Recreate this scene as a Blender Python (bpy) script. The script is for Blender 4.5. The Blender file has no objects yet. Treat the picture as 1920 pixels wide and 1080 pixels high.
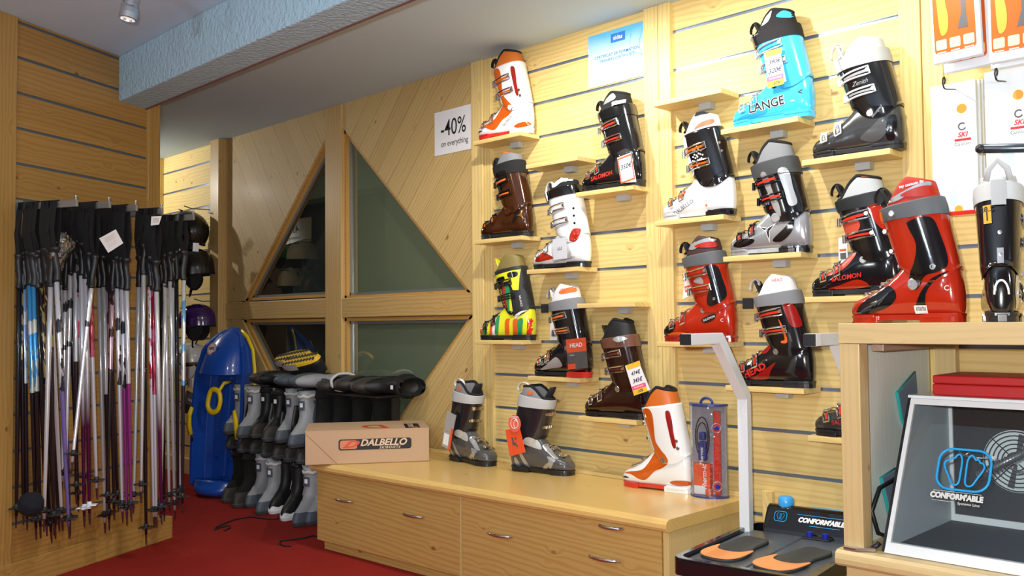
import bpy, bmesh, math, random
import numpy as np
from mathutils import Vector, Matrix
from mathutils.bvhtree import BVHTree
C = bpy.context.scene.collection
SC = bpy.context.scene
rnd = random.Random(7)

# ------------------------------------------------------------ camera
F_PX, YAW, PITCH, ROLL = 1706.24, 0.784458564, 0.0389509914, -0.00928780470
_f = Vector((-math.sin(YAW)*math.cos(PITCH), math.cos(YAW)*math.cos(PITCH), math.sin(PITCH)))
_r0 = Vector((math.cos(YAW), math.sin(YAW), 0)); _u0 = _r0.cross(_f)
_r = _r0*math.cos(ROLL) + _u0*math.sin(ROLL); _u = -_r0*math.sin(ROLL) + _u0*math.cos(ROLL)
EYE = Vector((0, 0, 1.05))
cam = bpy.data.cameras.new('camera'); co = bpy.data.objects.new('camera', cam); C.objects.link(co)
m = Matrix((( _r.x, _u.x, -_f.x, EYE.x), (_r.y, _u.y, -_f.y, EYE.y), (_r.z, _u.z, -_f.z, EYE.z), (0, 0, 0, 1)))
co.matrix_world = m
cam.sensor_width = 36; cam.lens = F_PX/1920*36; cam.clip_start = .02
SC.camera = co

# ------------------------------------------------------------ world, exposure, lights
SC.view_settings.view_transform = 'Standard'; SC.view_settings.look = 'None'
SC.view_settings.gamma = 1; SC.view_settings.use_curve_mapping = False
SC.view_settings.exposure = 0.05
w = bpy.data.worlds.new('world'); SC.world = w; w.use_nodes = True
w.node_tree.nodes['Background'].inputs[0].default_value = (.55, .65, .8, 1)
w.node_tree.nodes['Background'].inputs[1].default_value = .30

def light(name, kind, loc, target, power, color=(1, 1, 1), size=.1, spot=None, blend=.5, sizey=None):
    l = bpy.data.lights.new(name, kind); l.energy = power; l.color = color
    if kind == 'AREA':
        l.size = size
        if sizey: l.shape = 'RECTANGLE'; l.size_y = sizey
    else: l.shadow_soft_size = size
    if spot: l.spot_size = math.radians(spot); l.spot_blend = blend
    o = bpy.data.objects.new(name, l); C.objects.link(o)
    o.location = loc
    o.rotation_euler = (Vector(target)-Vector(loc)).to_track_quat('-Z', 'Y').to_euler()
    return o
WARM = (1, .95, .86)
for x, p in ((-2.42, 38), (-1.73, 35), (-1.02, 25)):
    light('ceiling_spot', 'SPOT', (x, 2.30, 2.27), (x-.04, 2.86, .9), p, WARM, .025, 158, .6)
light('beam_spot', 'SPOT', (-3.16, 1.36, 2.06), (-4.0, 3.1, .6), 17, WARM, .03, 88, .9)
light('far_spot', 'SPOT', (-6.75, 2.2, 2.15), (-6.2, 3, 1.6), 34, WARM, .02, 130, .5)
light('room_fill', 'POINT', (-1.1, -.4, 1.85), (-2.6, 2.4, .9), 22, (.84, .92, 1), .12)  # added cool fill light out of view, for ceiling and room
light('room_fill', 'POINT', (-3.0, -.9, 1.75), (-2.6, 2.4, .9), 17, (.78, .89, 1), .12)  # second added fill, unseen, lifting the front left side
light('ceiling_fill', 'SPOT', (-1.5, -.9, 1.55), (-2.6, .4, 2.4), 60, (.74, .88, 1), .1, 150, .8)  # added upward fill, no fixture, to brighten the front ceiling
light('ceiling_fill', 'SPOT', (.45, 2.2, 1.5), (-1.2, 2.3, 2.5), 34, (.85, .93, 1), .1, 140, .8)  # added upward fill out of view, for the ceiling past the beam
light('camera_flash', 'AREA', (-.05, -.04, 1.12), (-1.6, 1.9, 1.05), 56, (1, .985, .96), .04)

# ------------------------------------------------------------ materials
def new_mat(name):
    mt = bpy.data.materials.new(name); mt.use_nodes = True
    return mt, mt.node_tree.nodes, mt.node_tree.links, mt.node_tree.nodes['Principled BSDF']
_pc = {}
def plain(name, col, rough=.5, metal=0, coat=0, alpha=1, trans=0, bump=0, bscale=200, sub=0, ior=1.45, emit=None):
    if name in _pc: return _pc[name]
    mt, N, L, b = new_mat(name)
    b.inputs['Base Color'].default_value = (*col, 1); b.inputs['Roughness'].default_value = rough
    b.inputs['Metallic'].default_value = metal; b.inputs['Coat Weight'].default_value = coat
    b.inputs['Coat Roughness'].default_value = .06
    b.inputs['Transmission Weight'].default_value = trans; b.inputs['Alpha'].default_value = alpha
    b.inputs['IOR'].default_value = ior
    if sub: b.inputs['Subsurface Weight'].default_value = sub
    if emit: b.inputs['Emission Color'].default_value = (*emit[0], 1); b.inputs['Emission Strength'].default_value = emit[1]
    # slight procedural mottling so that nothing is dead flat
    tc = N.new('ShaderNodeTexCoord'); nz = N.new('ShaderNodeTexNoise'); nz.inputs['Scale'].default_value = 9 if not bump else bscale
    nz.inputs['Detail'].default_value = 4
    L.new(tc.outputs['Object'], nz.inputs['Vector'])
    if bump:
        bp = N.new('ShaderNodeBump'); bp.inputs['Strength'].default_value = bump; bp.inputs['Distance'].default_value = .004
        L.new(nz.outputs['Fac'], bp.inputs['Height']); L.new(bp.outputs['Normal'], b.inputs['Normal'])
    if not trans:
        mp = N.new('ShaderNodeMapRange'); mp.inputs['To Min'].default_value = max(.02, rough-.06); mp.inputs['To Max'].default_value = min(1, rough+.06)
        L.new(nz.outputs['Fac'], mp.inputs['Value']); L.new(mp.outputs['Result'], b.inputs['Roughness'])
    _pc[name] = mt
    return mt

def wood(name, light_c, dark_c, axis='X', pitch=None, rough=.45, grain=1.0, knots=1.0, rot=0, pitch_axis='Z', coat=.15, seam=None):
    """pine: stretched growth lines along `axis`, oval knots, every board of `pitch` with its own tone"""
    mt, N, L, b = new_mat(name)
    tc = N.new('ShaderNodeTexCoord'); mp = N.new('ShaderNodeMapping')
    mp.inputs['Rotation'].default_value = (0, rot, 0)
    L.new(tc.outputs['Object'], mp.inputs['Vector'])
    sep = N.new('ShaderNodeSeparateXYZ'); L.new(mp.outputs['Vector'], sep.inputs[0])
    comb = N.new('ShaderNodeCombineXYZ')
    def mul(src, k):
        n = N.new('ShaderNodeMath'); n.operation = 'MULTIPLY'; L.new(src, n.inputs[0]); n.inputs[1].default_value = k; return n.outputs[0]
    sc = {'X': (1, 9, 9), 'Y': (9, 1, 9), 'Z': (9, 9, 1)}[axis]
    off = None
    if pitch:
        dv = N.new('ShaderNodeMath'); dv.operation = 'DIVIDE'; L.new(sep.outputs[pitch_axis], dv.inputs[0]); dv.inputs[1].default_value = pitch
        fl = N.new('ShaderNodeMath'); fl.operation = 'FLOOR'; L.new(dv.outputs[0], fl.inputs[0])
        wn = N.new('ShaderNodeTexWhiteNoise'); wn.noise_dimensions = '1D'; L.new(fl.outputs[0], wn.inputs['W'])
        off = wn.outputs['Value']
    for i, a in enumerate('XYZ'):
        s = mul(sep.outputs[a], sc[i])
        if off is not None and a == axis:
            ad = N.new('ShaderNodeMath'); ad.operation = 'MULTIPLY_ADD'; L.new(off, ad.inputs[0]); ad.inputs[1].default_value = 37.; L.new(s, ad.inputs[2]); s = ad.outputs[0]
        L.new(s, comb.inputs[i])
    # knots
    vo = N.new('ShaderNodeTexVoronoi'); vo.inputs['Scale'].default_value = 2.1 ; vo.inputs['Randomness'].default_value = 1
    kc = N.new('ShaderNodeVectorMath'); kc.operation = 'MULTIPLY'; L.new(comb.outputs[0], kc.inputs[0])
    kc.inputs[1].default_value = tuple(2.6 if a == axis else .55 for a in 'XYZ')
    L.new(kc.outputs[0], vo.inputs['Vector'])
    kr = N.new('ShaderNodeMapRange'); kr.interpolation_type = 'SMOOTHSTEP'
    kr.inputs['From Min'].default_value = .035; kr.inputs['From Max'].default_value = .105*max(knots, .01); kr.inputs['To Min'].default_value = 1; kr.inputs['To Max'].default_value = 0
    L.new(vo.outputs['Distance'], kr.inputs['Value'])
    kr2 = N.new('ShaderNodeMapRange'); kr2.interpolation_type = 'SMOOTHSTEP'
    kr2.inputs['From Min'].default_value = 0; kr2.inputs['From Max'].default_value = .32; kr2.inputs['To Min'].default_value = 1; kr2.inputs['To Max'].default_value = 0
    L.new(vo.outputs['Distance'], kr2.inputs['Value'])
    # growth lines: bands distorted by noise and bulging round knots
    n1 = N.new('ShaderNodeTexNoise'); n1.inputs['Scale'].default_value = 1.1; n1.inputs['Detail'].default_value = 3
    L.new(comb.outputs[0], n1.inputs['Vector'])
    sm = N.new('ShaderNodeMath'); sm.operation = 'MULTIPLY_ADD'; L.new(n1.outputs['Fac'], sm.inputs[0]); sm.inputs[1].default_value = 7.
    mm = mul(kr2.outputs[0], 2.2); L.new(mm, sm.inputs[2])
    # across-grain coordinate
    acr = [a for a in 'XYZ' if a != axis]
    a1 = N.new('ShaderNodeMath'); a1.operation = 'ADD'
    L.new(mul(sep.outputs[acr[0]], 95), a1.inputs[0]); L.new(mul(sep.outputs[acr[1]], 95), a1.inputs[1])
    a2 = N.new('ShaderNodeMath'); a2.operation = 'ADD'; L.new(a1.outputs[0], a2.inputs[0]); L.new(sm.outputs[0], a2.inputs[1])
    sn = N.new('ShaderNodeMath'); sn.operation = 'SINE'; L.new(mul(a2.outputs[0], 3.2), sn.inputs[0])
    gr = N.new('ShaderNodeMapRange'); gr.inputs['From Min'].default_value = -.2; gr.inputs['From Max'].default_value = 1; L.new(sn.outputs[0], gr.inputs['Value'])
    fine = N.new('ShaderNodeTexNoise'); fine.inputs['Scale'].default_value = 16; fine.inputs['Detail'].default_value = 5; fine.inputs['Roughness'].default_value = .7
    L.new(comb.outputs[0], fine.inputs['Vector'])
    big = N.new('ShaderNodeTexNoise'); big.inputs['Scale'].default_value = .35; L.new(comb.outputs[0], big.inputs['Vector'])
    tot = N.new('ShaderNodeMath'); tot.operation = 'MULTIPLY_ADD'; L.new(gr.outputs[0], tot.inputs[0]); tot.inputs[1].default_value = .32*grain
    L.new(mul(fine.outputs['Fac'], .34), tot.inputs[2])
    t2 = N.new('ShaderNodeMath'); t2.operation = 'MULTIPLY_ADD'; L.new(big.outputs['Fac'], t2.inputs[0]); t2.inputs[1].default_value = .45; L.new(tot.outputs[0], t2.inputs[2])
    last = t2.outputs[0]
    if off is not None:
        t3 = N.new('ShaderNodeMath'); t3.operation = 'MULTIPLY_ADD'; L.new(off, t3.inputs[0]); t3.inputs[1].default_value = .22; L.new(last, t3.inputs[2]); last = t3.outputs[0]
    mr = N.new('ShaderNodeMapRange'); mr.inputs['From Min'].default_value = .25; mr.inputs['From Max'].default_value = 1.15; L.new(last, mr.inputs['Value'])
    mx = N.new('ShaderNodeMix'); mx.data_type = 'RGBA'; mx.inputs[6].default_value = (*light_c, 1); mx.inputs[7].default_value = (*dark_c, 1)
    L.new(mr.outputs[0], mx.inputs[0])
    kx = N.new('ShaderNodeMix'); kx.data_type = 'RGBA'; kx.inputs[7].default_value = (dark_c[0]*.45, dark_c[1]*.3, dark_c[2]*.25, 1)
    L.new(mul(kr.outputs[0], .8 if knots else 0), kx.inputs[0]); L.new(mx.outputs[2], kx.inputs[6])
    outc = kx.outputs[2]
    if seam:      # tongue-and-groove joint lines at every board of `pitch`
        fr = N.new('ShaderNodeMath'); fr.operation = 'FRACT'; L.new(dv.outputs[0], fr.inputs[0])
        lt = N.new('ShaderNodeMath'); lt.operation = 'LESS_THAN'; L.new(fr.outputs[0], lt.inputs[0]); lt.inputs[1].default_value = seam
        sx = N.new('ShaderNodeMix'); sx.data_type = 'RGBA'; sx.inputs[7].default_value = (dark_c[0]*.72, dark_c[1]*.68, dark_c[2]*.6, 1)
        L.new(lt.outputs[0], sx.inputs[0]); L.new(outc, sx.inputs[6]); outc = sx.outputs[2]
    L.new(outc, b.inputs['Base Color'])
    b.inputs['Roughness'].default_value = rough; b.inputs['Coat Weight'].default_value = coat; b.inputs['Coat Roughness'].default_value = .25
    bp = N.new('ShaderNodeBump'); bp.inputs['Strength'].default_value = .12; bp.inputs['Distance'].default_value = .002
    L.new(fine.outputs['Fac'], bp.inputs['Height']); L.new(bp.outputs['Normal'], b.inputs['Normal'])
    return mt

def thin_glass(name, tint, k=1.5, base=.0, rough=.01, ior=1.5, bump=0):
    """window-like sheet: clear transmission plus a Fresnel mirror"""
    if name in _pc: return _pc[name]
    mt, N, L, b = new_mat(name); N.remove(b); out = [n_ for n_ in N if n_.type == 'OUTPUT_MATERIAL'][0]
    tr = N.new('ShaderNodeBsdfTransparent'); tr.inputs[0].default_value = (*tint, 1); gl_ = N.new('ShaderNodeBsdfGlossy'); gl_.inputs['Roughness'].default_value = rough
    lw = N.new('ShaderNodeLayerWeight'); pw = N.new('ShaderNodeMath'); pw.operation = 'POWER'; L.new(lw.outputs['Facing'], pw.inputs[0]); pw.inputs[1].default_value = 4.; fr_ = N.new('ShaderNodeMath'); fr_.operation = 'MULTIPLY_ADD'; L.new(pw.outputs[0], fr_.inputs[0]); fr_.inputs[1].default_value = .9; fr_.inputs[2].default_value = .045; ma = N.new('ShaderNodeMath'); ma.operation = 'MULTIPLY_ADD'; ma.use_clamp = True
    L.new(fr_.outputs[0], ma.inputs[0]); ma.inputs[1].default_value = k; ma.inputs[2].default_value = base
    if bump:
        tc = N.new('ShaderNodeTexCoord'); nz = N.new('ShaderNodeTexNoise'); nz.inputs['Scale'].default_value = bump; bp = N.new('ShaderNodeBump'); bp.inputs['Distance'].default_value = .006
        L.new(tc.outputs['Object'], nz.inputs['Vector']); L.new(nz.outputs['Fac'], bp.inputs['Height']); L.new(bp.outputs['Normal'], gl_.inputs['Normal']); L.new(bp.outputs['Normal'], lw.inputs['Normal'])
    mx = N.new('ShaderNodeMixShader'); L.new(ma.outputs[0], mx.inputs[0]); L.new(tr.outputs[0], mx.inputs[1]); L.new(gl_.outputs[0], mx.inputs[2]); L.new(mx.outputs[0], out.inputs['Surface'])
    _pc[name] = mt; return mt
PL, PD = (.84, .65, .27), (.60, .40, .13)
pine_h = wood('pine_boards', PL, PD, 'X', .1548, rough=.62, coat=.03)
pine_x = wood('pine_rail', PL, PD, 'X', knots=.8)
pine_y = wood('pine_rail_deep', PL, PD, 'Y', knots=.8)
pine_v = wood('pine_post', PL, PD, 'Z', knots=.8)
pine_diag = wood('pine_diagonal_left', (.62, .44, .19), (.40, .25, .08), 'X', .115, rot=math.radians(-55), knots=1.1, seam=.022, coat=.02, rough=.6)
pine_diag2 = wood('pine_diagonal_right', (.66, .48, .20), (.44, .28, .085), 'X', .115, rot=math.radians(48), knots=1.1, seam=.022, coat=.02, rough=.6)
pine_win = wood('pine_window', (.60, .40, .15), (.40, .23, .065), 'Z', knots=.6)
pine_winx = wood('pine_window_bar', (.60, .40, .15), (.40, .23, .065), 'X', knots=.6)
pine_p = wood('dark_pine_boards', (.42, .235, .06), (.26, .125, .024), 'Y', .1465, knots=.9)  # left wall pine, darker and more orange than the boot wall
pine_pv = wood('dark_pine_post', (.44, .26, .07), (.28, .145, .03), 'Z', knots=.7)
pine_pb = wood('dark_pine_base', (.44, .26, .07), (.28, .145, .032), 'Y', knots=.7)
bench_top_m = wood('bench_pine', (.78, .53, .18), (.60, .36, .10), 'X', rough=.3, coat=.4, knots=.7, grain=.5)
bench_m = wood('bench_front_pine', (.60, .39, .125), (.38, .21, .05), 'X', rough=.35, coat=.3, knots=1.2)
bench_end_m = wood('bench_end_pine', (.72, .53, .22), (.55, .37, .13), 'Z', rough=.4, knots=.6, grain=.3)
alu = plain('aluminium_slat', (.24, .29, .37), .34, .6)
chrome = plain('chrome', (.82, .83, .86), .12, 1)
steel = plain('brushed_steel', (.62, .64, .68), .28, 1)
black_gloss = plain('black_gloss_plastic', (.006, .006, .008), .14, 0, .8)
black_satin = plain('black_satin_plastic', (.012, .012, .014), .4, 0, .2)
black_fab = plain('black_fabric', (.012, .012, .014), .85, bump=.5, bscale=500)
white_paint = plain('white_paint', (.86, .87, .9), .35, 0, .3)
white_paper = plain('white_paper', (.86, .87, .90), .6)
ink = plain('black_ink', (.01, .01, .015), .5)

# ------------------------------------------------------------ mesh helpers
class MB:
    def __init__(s): s.v = []; s.f = []; s.m = []
    def add(s, vs, fs, mi=0, M=None):
        o = len(s.v)
        for p in vs:
            p = Vector(p)
            s.v.append(M @ p if M is not None else p)
        for f in fs: s.f.append([i+o for i in f]); s.m.append(mi)
        return s
    def box(s, a, b, mi=0, M=None):
        x0, y0, z0 = a; x1, y1, z1 = b
        vs = [(x0, y0, z0), (x1, y0, z0), (x1, y1, z0), (x0, y1, z0), (x0, y0, z1), (x1, y0, z1), (x1, y1, z1), (x0, y1, z1)]
        return s.add(vs, [(0, 3, 2, 1), (4, 5, 6, 7), (0, 1, 5, 4), (1, 2, 6, 5), (2, 3, 7, 6), (3, 0, 4, 7)], mi, M)
    def loft(s, rings, cap=True, mi=0, closed=True, M=None):
        n = len(rings[0]); vs = [p for r in rings for p in r]; fs = []
        for i in range(len(rings)-1):
            for j in range(n if closed else n-1):
                k = (j+1) % n
                fs.append((i*n+j, i*n+k, (i+1)*n+k, (i+1)*n+j))
        if cap:
            fs.append(tuple(range(n-1, -1, -1))); fs.append(tuple(range((len(rings)-1)*n, len(rings)*n)))
        return s.add(vs, fs, mi, M)
    def tube(s, path, r, n=8, mi=0, cap=True, M=None, closed=False, flat=None):
        path = [Vector(p) for p in path]; rings = []
        up = None; N_ = len(path)
        for i, p in enumerate(path):
            a = path[(i-1) % N_] if (i > 0 or closed) else p; b_ = path[(i+1) % N_] if (i < N_-1 or closed) else p
            t = (b_-a).normalized() if (b_-a).length > 1e-9 else Vector((0, 0, 1))
            if up is None:
                up = Vector((0, 0, 1)) if abs(t.z) < .9 else Vector((1, 0, 0))
            u = (up - t*up.dot(t))
            u = u.normalized() if u.length > 1e-6 else t.orthogonal().normalized()
            up = u; w_ = t.cross(u)
            rr = r[i] if isinstance(r, (list, tuple)) else r
            fw, fu = (flat if flat else (1, 1))
            rings.append([p + (w_*math.cos(q)*fw + u*math.sin(q)*fu)*rr for q in [2*math.pi*k/n for k in range(n)]])
        if closed: rings.append(rings[0]); cap = False
        return s.loft(rings, cap, mi, True, M)
    def lathe(s, prof, n=24, mi=0, M=None, cap=True):
        rings = [[(r*math.cos(2*math.pi*k/n), r*math.sin(2*math.pi*k/n), z) for k in range(n)] for r, z in prof]
        return s.loft(rings, cap, mi, True, M)
    def prism(s, poly, d0, d1, mi=0, M=None, axis='Y'):
        """2-D outline (a, b) extruded between d0 and d1 along axis; Y: (x,z) outline, Z: (x,y), X: (y,z)"""
        def P(a, b, d): return {'Y': (a, d, b), 'Z': (a, b, d), 'X': (d, a, b)}[axis]
        n = len(poly); vs = [P(a, b, d0) for a, b in poly] + [P(a, b, d1) for a, b in poly]
        fs = [tuple(range(n)), tuple(range(2*n-1, n-1, -1))] + [(i, i+n, (i+1) % n+n, (i+1) % n) for i in range(n)]
        return s.add(vs, fs, mi, M)
    def build(s, name, mats, parent=None, bevel=0, smooth=False, seg=2, sub=0, solid=0, fix=True):
        me = bpy.data.meshes.new(name)
        me.from_pydata([tuple(v) for v in s.v], [], s.f)
        if not isinstance(mats, (list, tuple)): mats = [mats]
        for q in mats: me.materials.append(q)
        me.polygons.foreach_set('material_index', s.m)
        if fix:
            bm = bmesh.new(); bm.from_mesh(me); bmesh.ops.recalc_face_normals(bm, faces=bm.faces); bm.to_mesh(me); bm.free()
        if smooth: me.polygons.foreach_set('use_smooth', [True]*len(me.polygons))
        o = bpy.data.objects.new(name, me); C.objects.link(o)
        if parent: o.parent = parent
        if solid: q = o.modifiers.new('solid', 'SOLIDIFY'); q.thickness = solid; q.offset = 0
        if bevel:
            q = o.modifiers.new('bevel', 'BEVEL'); q.width = bevel; q.segments = seg; q.limit_method = 'ANGLE'; q.angle_limit = math.radians(40)
        if sub: q = o.modifiers.new('sub', 'SUBSURF'); q.levels = sub; q.render_levels = sub
        return o

def tag(o, label, cat, group=None):
    o['label'] = label; o['category'] = cat
    if group: o['group'] = group
    return o
def thing(name, loc, rz, label, cat, group=None):
    o = bpy.data.objects.new(name, None); C.objects.link(o)
    o.location = loc; o.rotation_euler = (0, 0, rz); o.empty_display_size = .05
    return tag(o, label, cat, group)
def struct(o): o['kind'] = 'structure'; return o

# pixel (1920x1080) -> the point of a real plane it looks at
def ray(px, py): return (_r*((px-960)/F_PX) + _u*(-(py-540)/F_PX) + _f)
def on(px, py, n, d):
    n = Vector(n); r = ray(px, py); return EYE + r*((d-n.dot(EYE))/n.dot(r))
def onY(px, py, y): return on(px, py, (0, 1, 0), y)
def onZ(px, py, z): return on(px, py, (0, 0, 1), z)

_text_cache = {}
def text_mesh(s, size=1, bold=0, shear=0, space=1, ax='CENTER'):
    k = (s, size, bold, shear, space, ax)
    if k not in _text_cache:
        cu = bpy.data.curves.new('lettering', 'FONT'); cu.body = s; cu.size = size; cu.align_x = ax; cu.align_y = 'CENTER'
        cu.offset = bold; cu.shear = shear; cu.space_character = space; cu.resolution_u = 3; cu.fill_mode = 'FRONT'
        o = bpy.data.objects.new('lettering', cu); C.objects.link(o)
        dg = bpy.context.evaluated_depsgraph_get(); me = o.evaluated_get(dg).to_mesh()
        vs = [v.co.copy() for v in me.vertices]; fs = [list(p.vertices) for p in me.polygons]
        o.evaluated_get(dg).to_mesh_clear()
        C.objects.unlink(o); bpy.data.objects.remove(o); bpy.data.curves.remove(cu)
        _text_cache[k] = (vs, fs)
    return _text_cache[k]
def text(name, s, M, mat, parent=None, size=.1, bold=0, shear=0, space=1, ax='CENTER', sx=1, label=None):
    """flat lettering lying in the local XY plane of M"""
    vs, fs = text_mesh(s, size, bold, shear, space, ax)
    b = MB(); b.add([(v.x*sx, v.y, 0) for v in vs], fs, 0, M)
    o = b.build(name, mat, parent, fix=False)
    if label: o['label'] = label
    return o
# lettering frame on a plane facing -Y
def MY(x, y, z, rot=0): return Matrix.Translation((x, y, z)) @ Matrix.Rotation(rot, 4, 'Y') @ Matrix.Rotation(math.pi/2, 4, 'X')
# ============================================================ SETTING
CEIL = 2.325; WY = 3.0
SL = [2.205-.1548*i for i in range(14)]                # slat heights on the long wall
def carpet():
    mt, N, L, b = new_mat('red_carpet')
    tc = N.new('ShaderNodeTexCoord'); n1 = N.new('ShaderNodeTexNoise'); n1.inputs['Scale'].default_value = 420; n1.inputs['Detail'].default_value = 2
    n2 = N.new('ShaderNodeTexNoise'); n2.inputs['Scale'].default_value = 3; n2.inputs['Detail'].default_value = 5
    L.new(tc.outputs['Object'], n1.inputs['Vector']); L.new(tc.outputs['Object'], n2.inputs['Vector'])
    ad = N.new('ShaderNodeMath'); ad.operation = 'MULTIPLY_ADD'; L.new(n1.outputs['Fac'], ad.inputs[0]); ad.inputs[1].default_value = .8
    m2 = N.new('ShaderNodeMath'); m2.operation = 'MULTIPLY'; L.new(n2.outputs['Fac'], m2.inputs[0]); m2.inputs[1].default_value = .5
    L.new(m2.outputs[0], ad.inputs[2])
    mx = N.new('ShaderNodeMix'); mx.data_type = 'RGBA'; mx.inputs[6].default_value = (.13, .006, .004, 1); mx.inputs[7].default_value = (.40, .026, .018, 1)
    L.new(ad.outputs[0], mx.inputs[0]); L.new(mx.outputs[2], b.inputs['Base Color']); b.inputs['Roughness'].default_value = .95
    b.inputs['Specular IOR Level'].default_value = .15
    bp = N.new('ShaderNodeBump'); bp.inputs['Strength'].default_value = .7; bp.inputs['Distance'].default_value = .004
    L.new(n1.outputs['Fac'], bp.inputs['Height']); L.new(bp.outputs['Normal'], b.inputs['Normal'])
    return mt
plaster = plain('ceiling_paint', (.54, .69, .82), .8, bump=.06, bscale=60)
beam_m = plain('rough_blue_white_plaster', (.40, .58, .70), .75, bump=1.0, bscale=55)
beam_m.node_tree.nodes['Bump'].inputs['Distance'].default_value = .011
struct(MB().box((-9, -3.4, -.08), (2.6, WY+.1, 0)).build('floor', carpet()))
struct(MB().box((-9, -3.4, CEIL), (2.6, WY+.1, CEIL+.08)).build('ceiling', plaster))
struct(MB().box((-9, 1.70, 2.11), (2.6, 1.855, CEIL)).build('trim_1', beam_m, bevel=.006))
trim_dark = plain('beam_edge_strip', (.20, .10, .09), .7)
b = MB(); b.box((-9, 1.852, 2.108), (2.6, 1.862, 2.114)); struct(b.build('trim_2', trim_dark))

def slat_panel(b, x0, x1, y, z0=0, z1=CEIL, slats=SL, t=.018, g=.0065):
    """horizontal boards with an aluminium channel sunk in every gap (material 0 wood, 1 alu)"""
    zs = sorted([s for s in slats if z0+.02 < s < z1-.01])
    lo = z0
    for s in zs+[z1]:
        hi = s-g if s != z1 else z1
        b.box((x0, y, lo), (x1, y+t, hi)); lo = s+g
    for s in zs:
        b.box((x0, y+.0045, s-g-.002), (x1, y+t+.004, s+g+.002), 1)
        b.box((x0, y+.001, s-g-.0002), (x1, y+.011, s-g+.0022), 1)
        b.box((x0, y+.001, s+g-.0022), (x1, y+.011, s+g+.0002), 1)
# long wall: slat panels (boot wall), panel far left; solid backing behind
b = MB()
slat_panel(b, -3.115, -2.19, WY)
slat_panel(b, -2.09, -1.17, WY)
slat_panel(b, -1.07, 2.5, WY)
slat_panel(b, -6.72, -5.86, WY)
b.box((-3.3, WY+.03, 0), (2.5, WY+.1, CEIL), 0); b.box((-9, WY+.03, 0), (-5.7, WY+.1, CEIL), 0)
struct(b.build('wall_back', [pine_h, alu]))
# window wall boards (diagonal), split round the star-shaped window
cx = -4.44
TL, TR = (-4.52, 2.17), (-4.365, 2.19)
UL, UR = (-5.50, 1.215), (-3.275, 1.20)          # horizontal corners of upper triangles
LL, LR = (-5.52, 1.09), (-3.262, 1.09)
BL_, BR_ = (-4.53, .06), (-4.35, .06)
y0, y1 = WY, WY+.045
b = MB()
b.prism([(-5.72, CEIL), (-5.72, UL[1]), UL, TL, (-4.52, CEIL)], y0, y1)
b.prism([(-5.72, LL[1]), (-5.72, 0), (-4.53, 0), BL_, LL], y0, y1)
struct(b.build('wall_left_of_window', pine_diag))
b = MB()
b.prism([(-4.365, CEIL), TR, UR, (-3.24, UR[1]), (-3.24, CEIL)], y0, y1)
b.prism([LR, BR_, (-4.35, 0), (-3.24, 0), (-3.24, LR[1])], y0, y1)
struct(b.build('wall_right_of_window', pine_diag2))
# window: mullion, cross bar, glazing beads and panes
b = MB(); b.box((-4.525, WY-.012, 0), (-4.362, WY+.07, CEIL)); struct(b.build('trim_3', pine_win, bevel=.003))
b = MB(); b.box((-5.72, WY-.008, 1.094), (-4.526, WY+.07, 1.207)); b.box((-4.361, WY-.008, 1.094), (-3.24, WY+.07, 1.203)); struct(b.build('trim_4', pine_winx, bevel=.003))
def bead(b, p, q, w, ya, yb, inner):
    """strip along the edge p->q of a pane, offset inwards"""
    p = Vector(p); q = Vector(q); d = (q-p).normalized(); n = Vector((-d.y, d.x)); p = p-d*.012; q = q+d*.012
    if (Vector(inner)-p).dot(n) < 0: n = -n
    pts = [p, q, q+n*w, p+n*w]
    b.prism([(k.x, k.y) for k in pts], ya, yb)
wf = wood('window_bead_pine', (.58, .32, .08), (.40, .19, .04), 'X', knots=0)
seal = plain('window_seal', (.35, .38, .36), .3, .6)
glass = thin_glass('window_glass', (.93, .97, .94), 2.4, .04)
tris = [([TL, UL, (-4.525, UL[1])], 'L'), ([TR, UR, (-4.362, UR[1])], 'R'), ([BL_, LL, (-4.525, LL[1])], 'L'), ([BR_, LR, (-4.362, LR[1])], 'R')]
wn = 0
for T, side in tris:
    wn += 1
    root = bpy.data.objects.new('window_%d' % wn, None); C.objects.link(root); root.location = (T[1][0], WY, T[1][1]); struct(root)
    off = Vector((-T[1][0], -WY, -T[1][1])); Mo = Matrix.Translation(off)
    c = ((T[0][0]+T[1][0]+T[2][0])/3, (T[0][1]+T[1][1]+T[2][1])/3)
    b = MB()
    for i in range(3): bead(b, T[i], T[(i+1) % 3], .022 if i == 0 else .018, WY+.012, WY+.045, c)
    bb = MB(); bb.add(b.v, b.f, 0, Mo); bb.build('frame', wf, root)
    b = MB()
    for i in range(3): bead(b, T[i], T[(i+1) % 3], .034 if i != 2 else .028, WY+.035, WY+.052, c)
    bb = MB(); bb.add(b.v, b.f, 0, Mo); bb.build('seal', seal, root)
    b = MB(); b.add([(k[0], WY+.046, k[1]) for k in T], [(0, 1, 2)]); bb = MB(); bb.add(b.v, b.f, 0, Mo); bb.build('pane', glass, root)
# grey-green blind film a hand behind the right panes, dark night outside on the left
film = plain('grey_green_film', (.24, .275, .18), .6, bump=.3, bscale=900)
night = plain('night_outside', (.022, .028, .026), .8)
struct(MB().box((-4.40, WY+.085, 0), (-3.0, WY+.095, CEIL)).build('trim_5', film))
struct(MB().box((-5.9, WY+.12, 0), (-4.35, WY+.13, CEIL)).build('trim_6', night))
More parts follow.
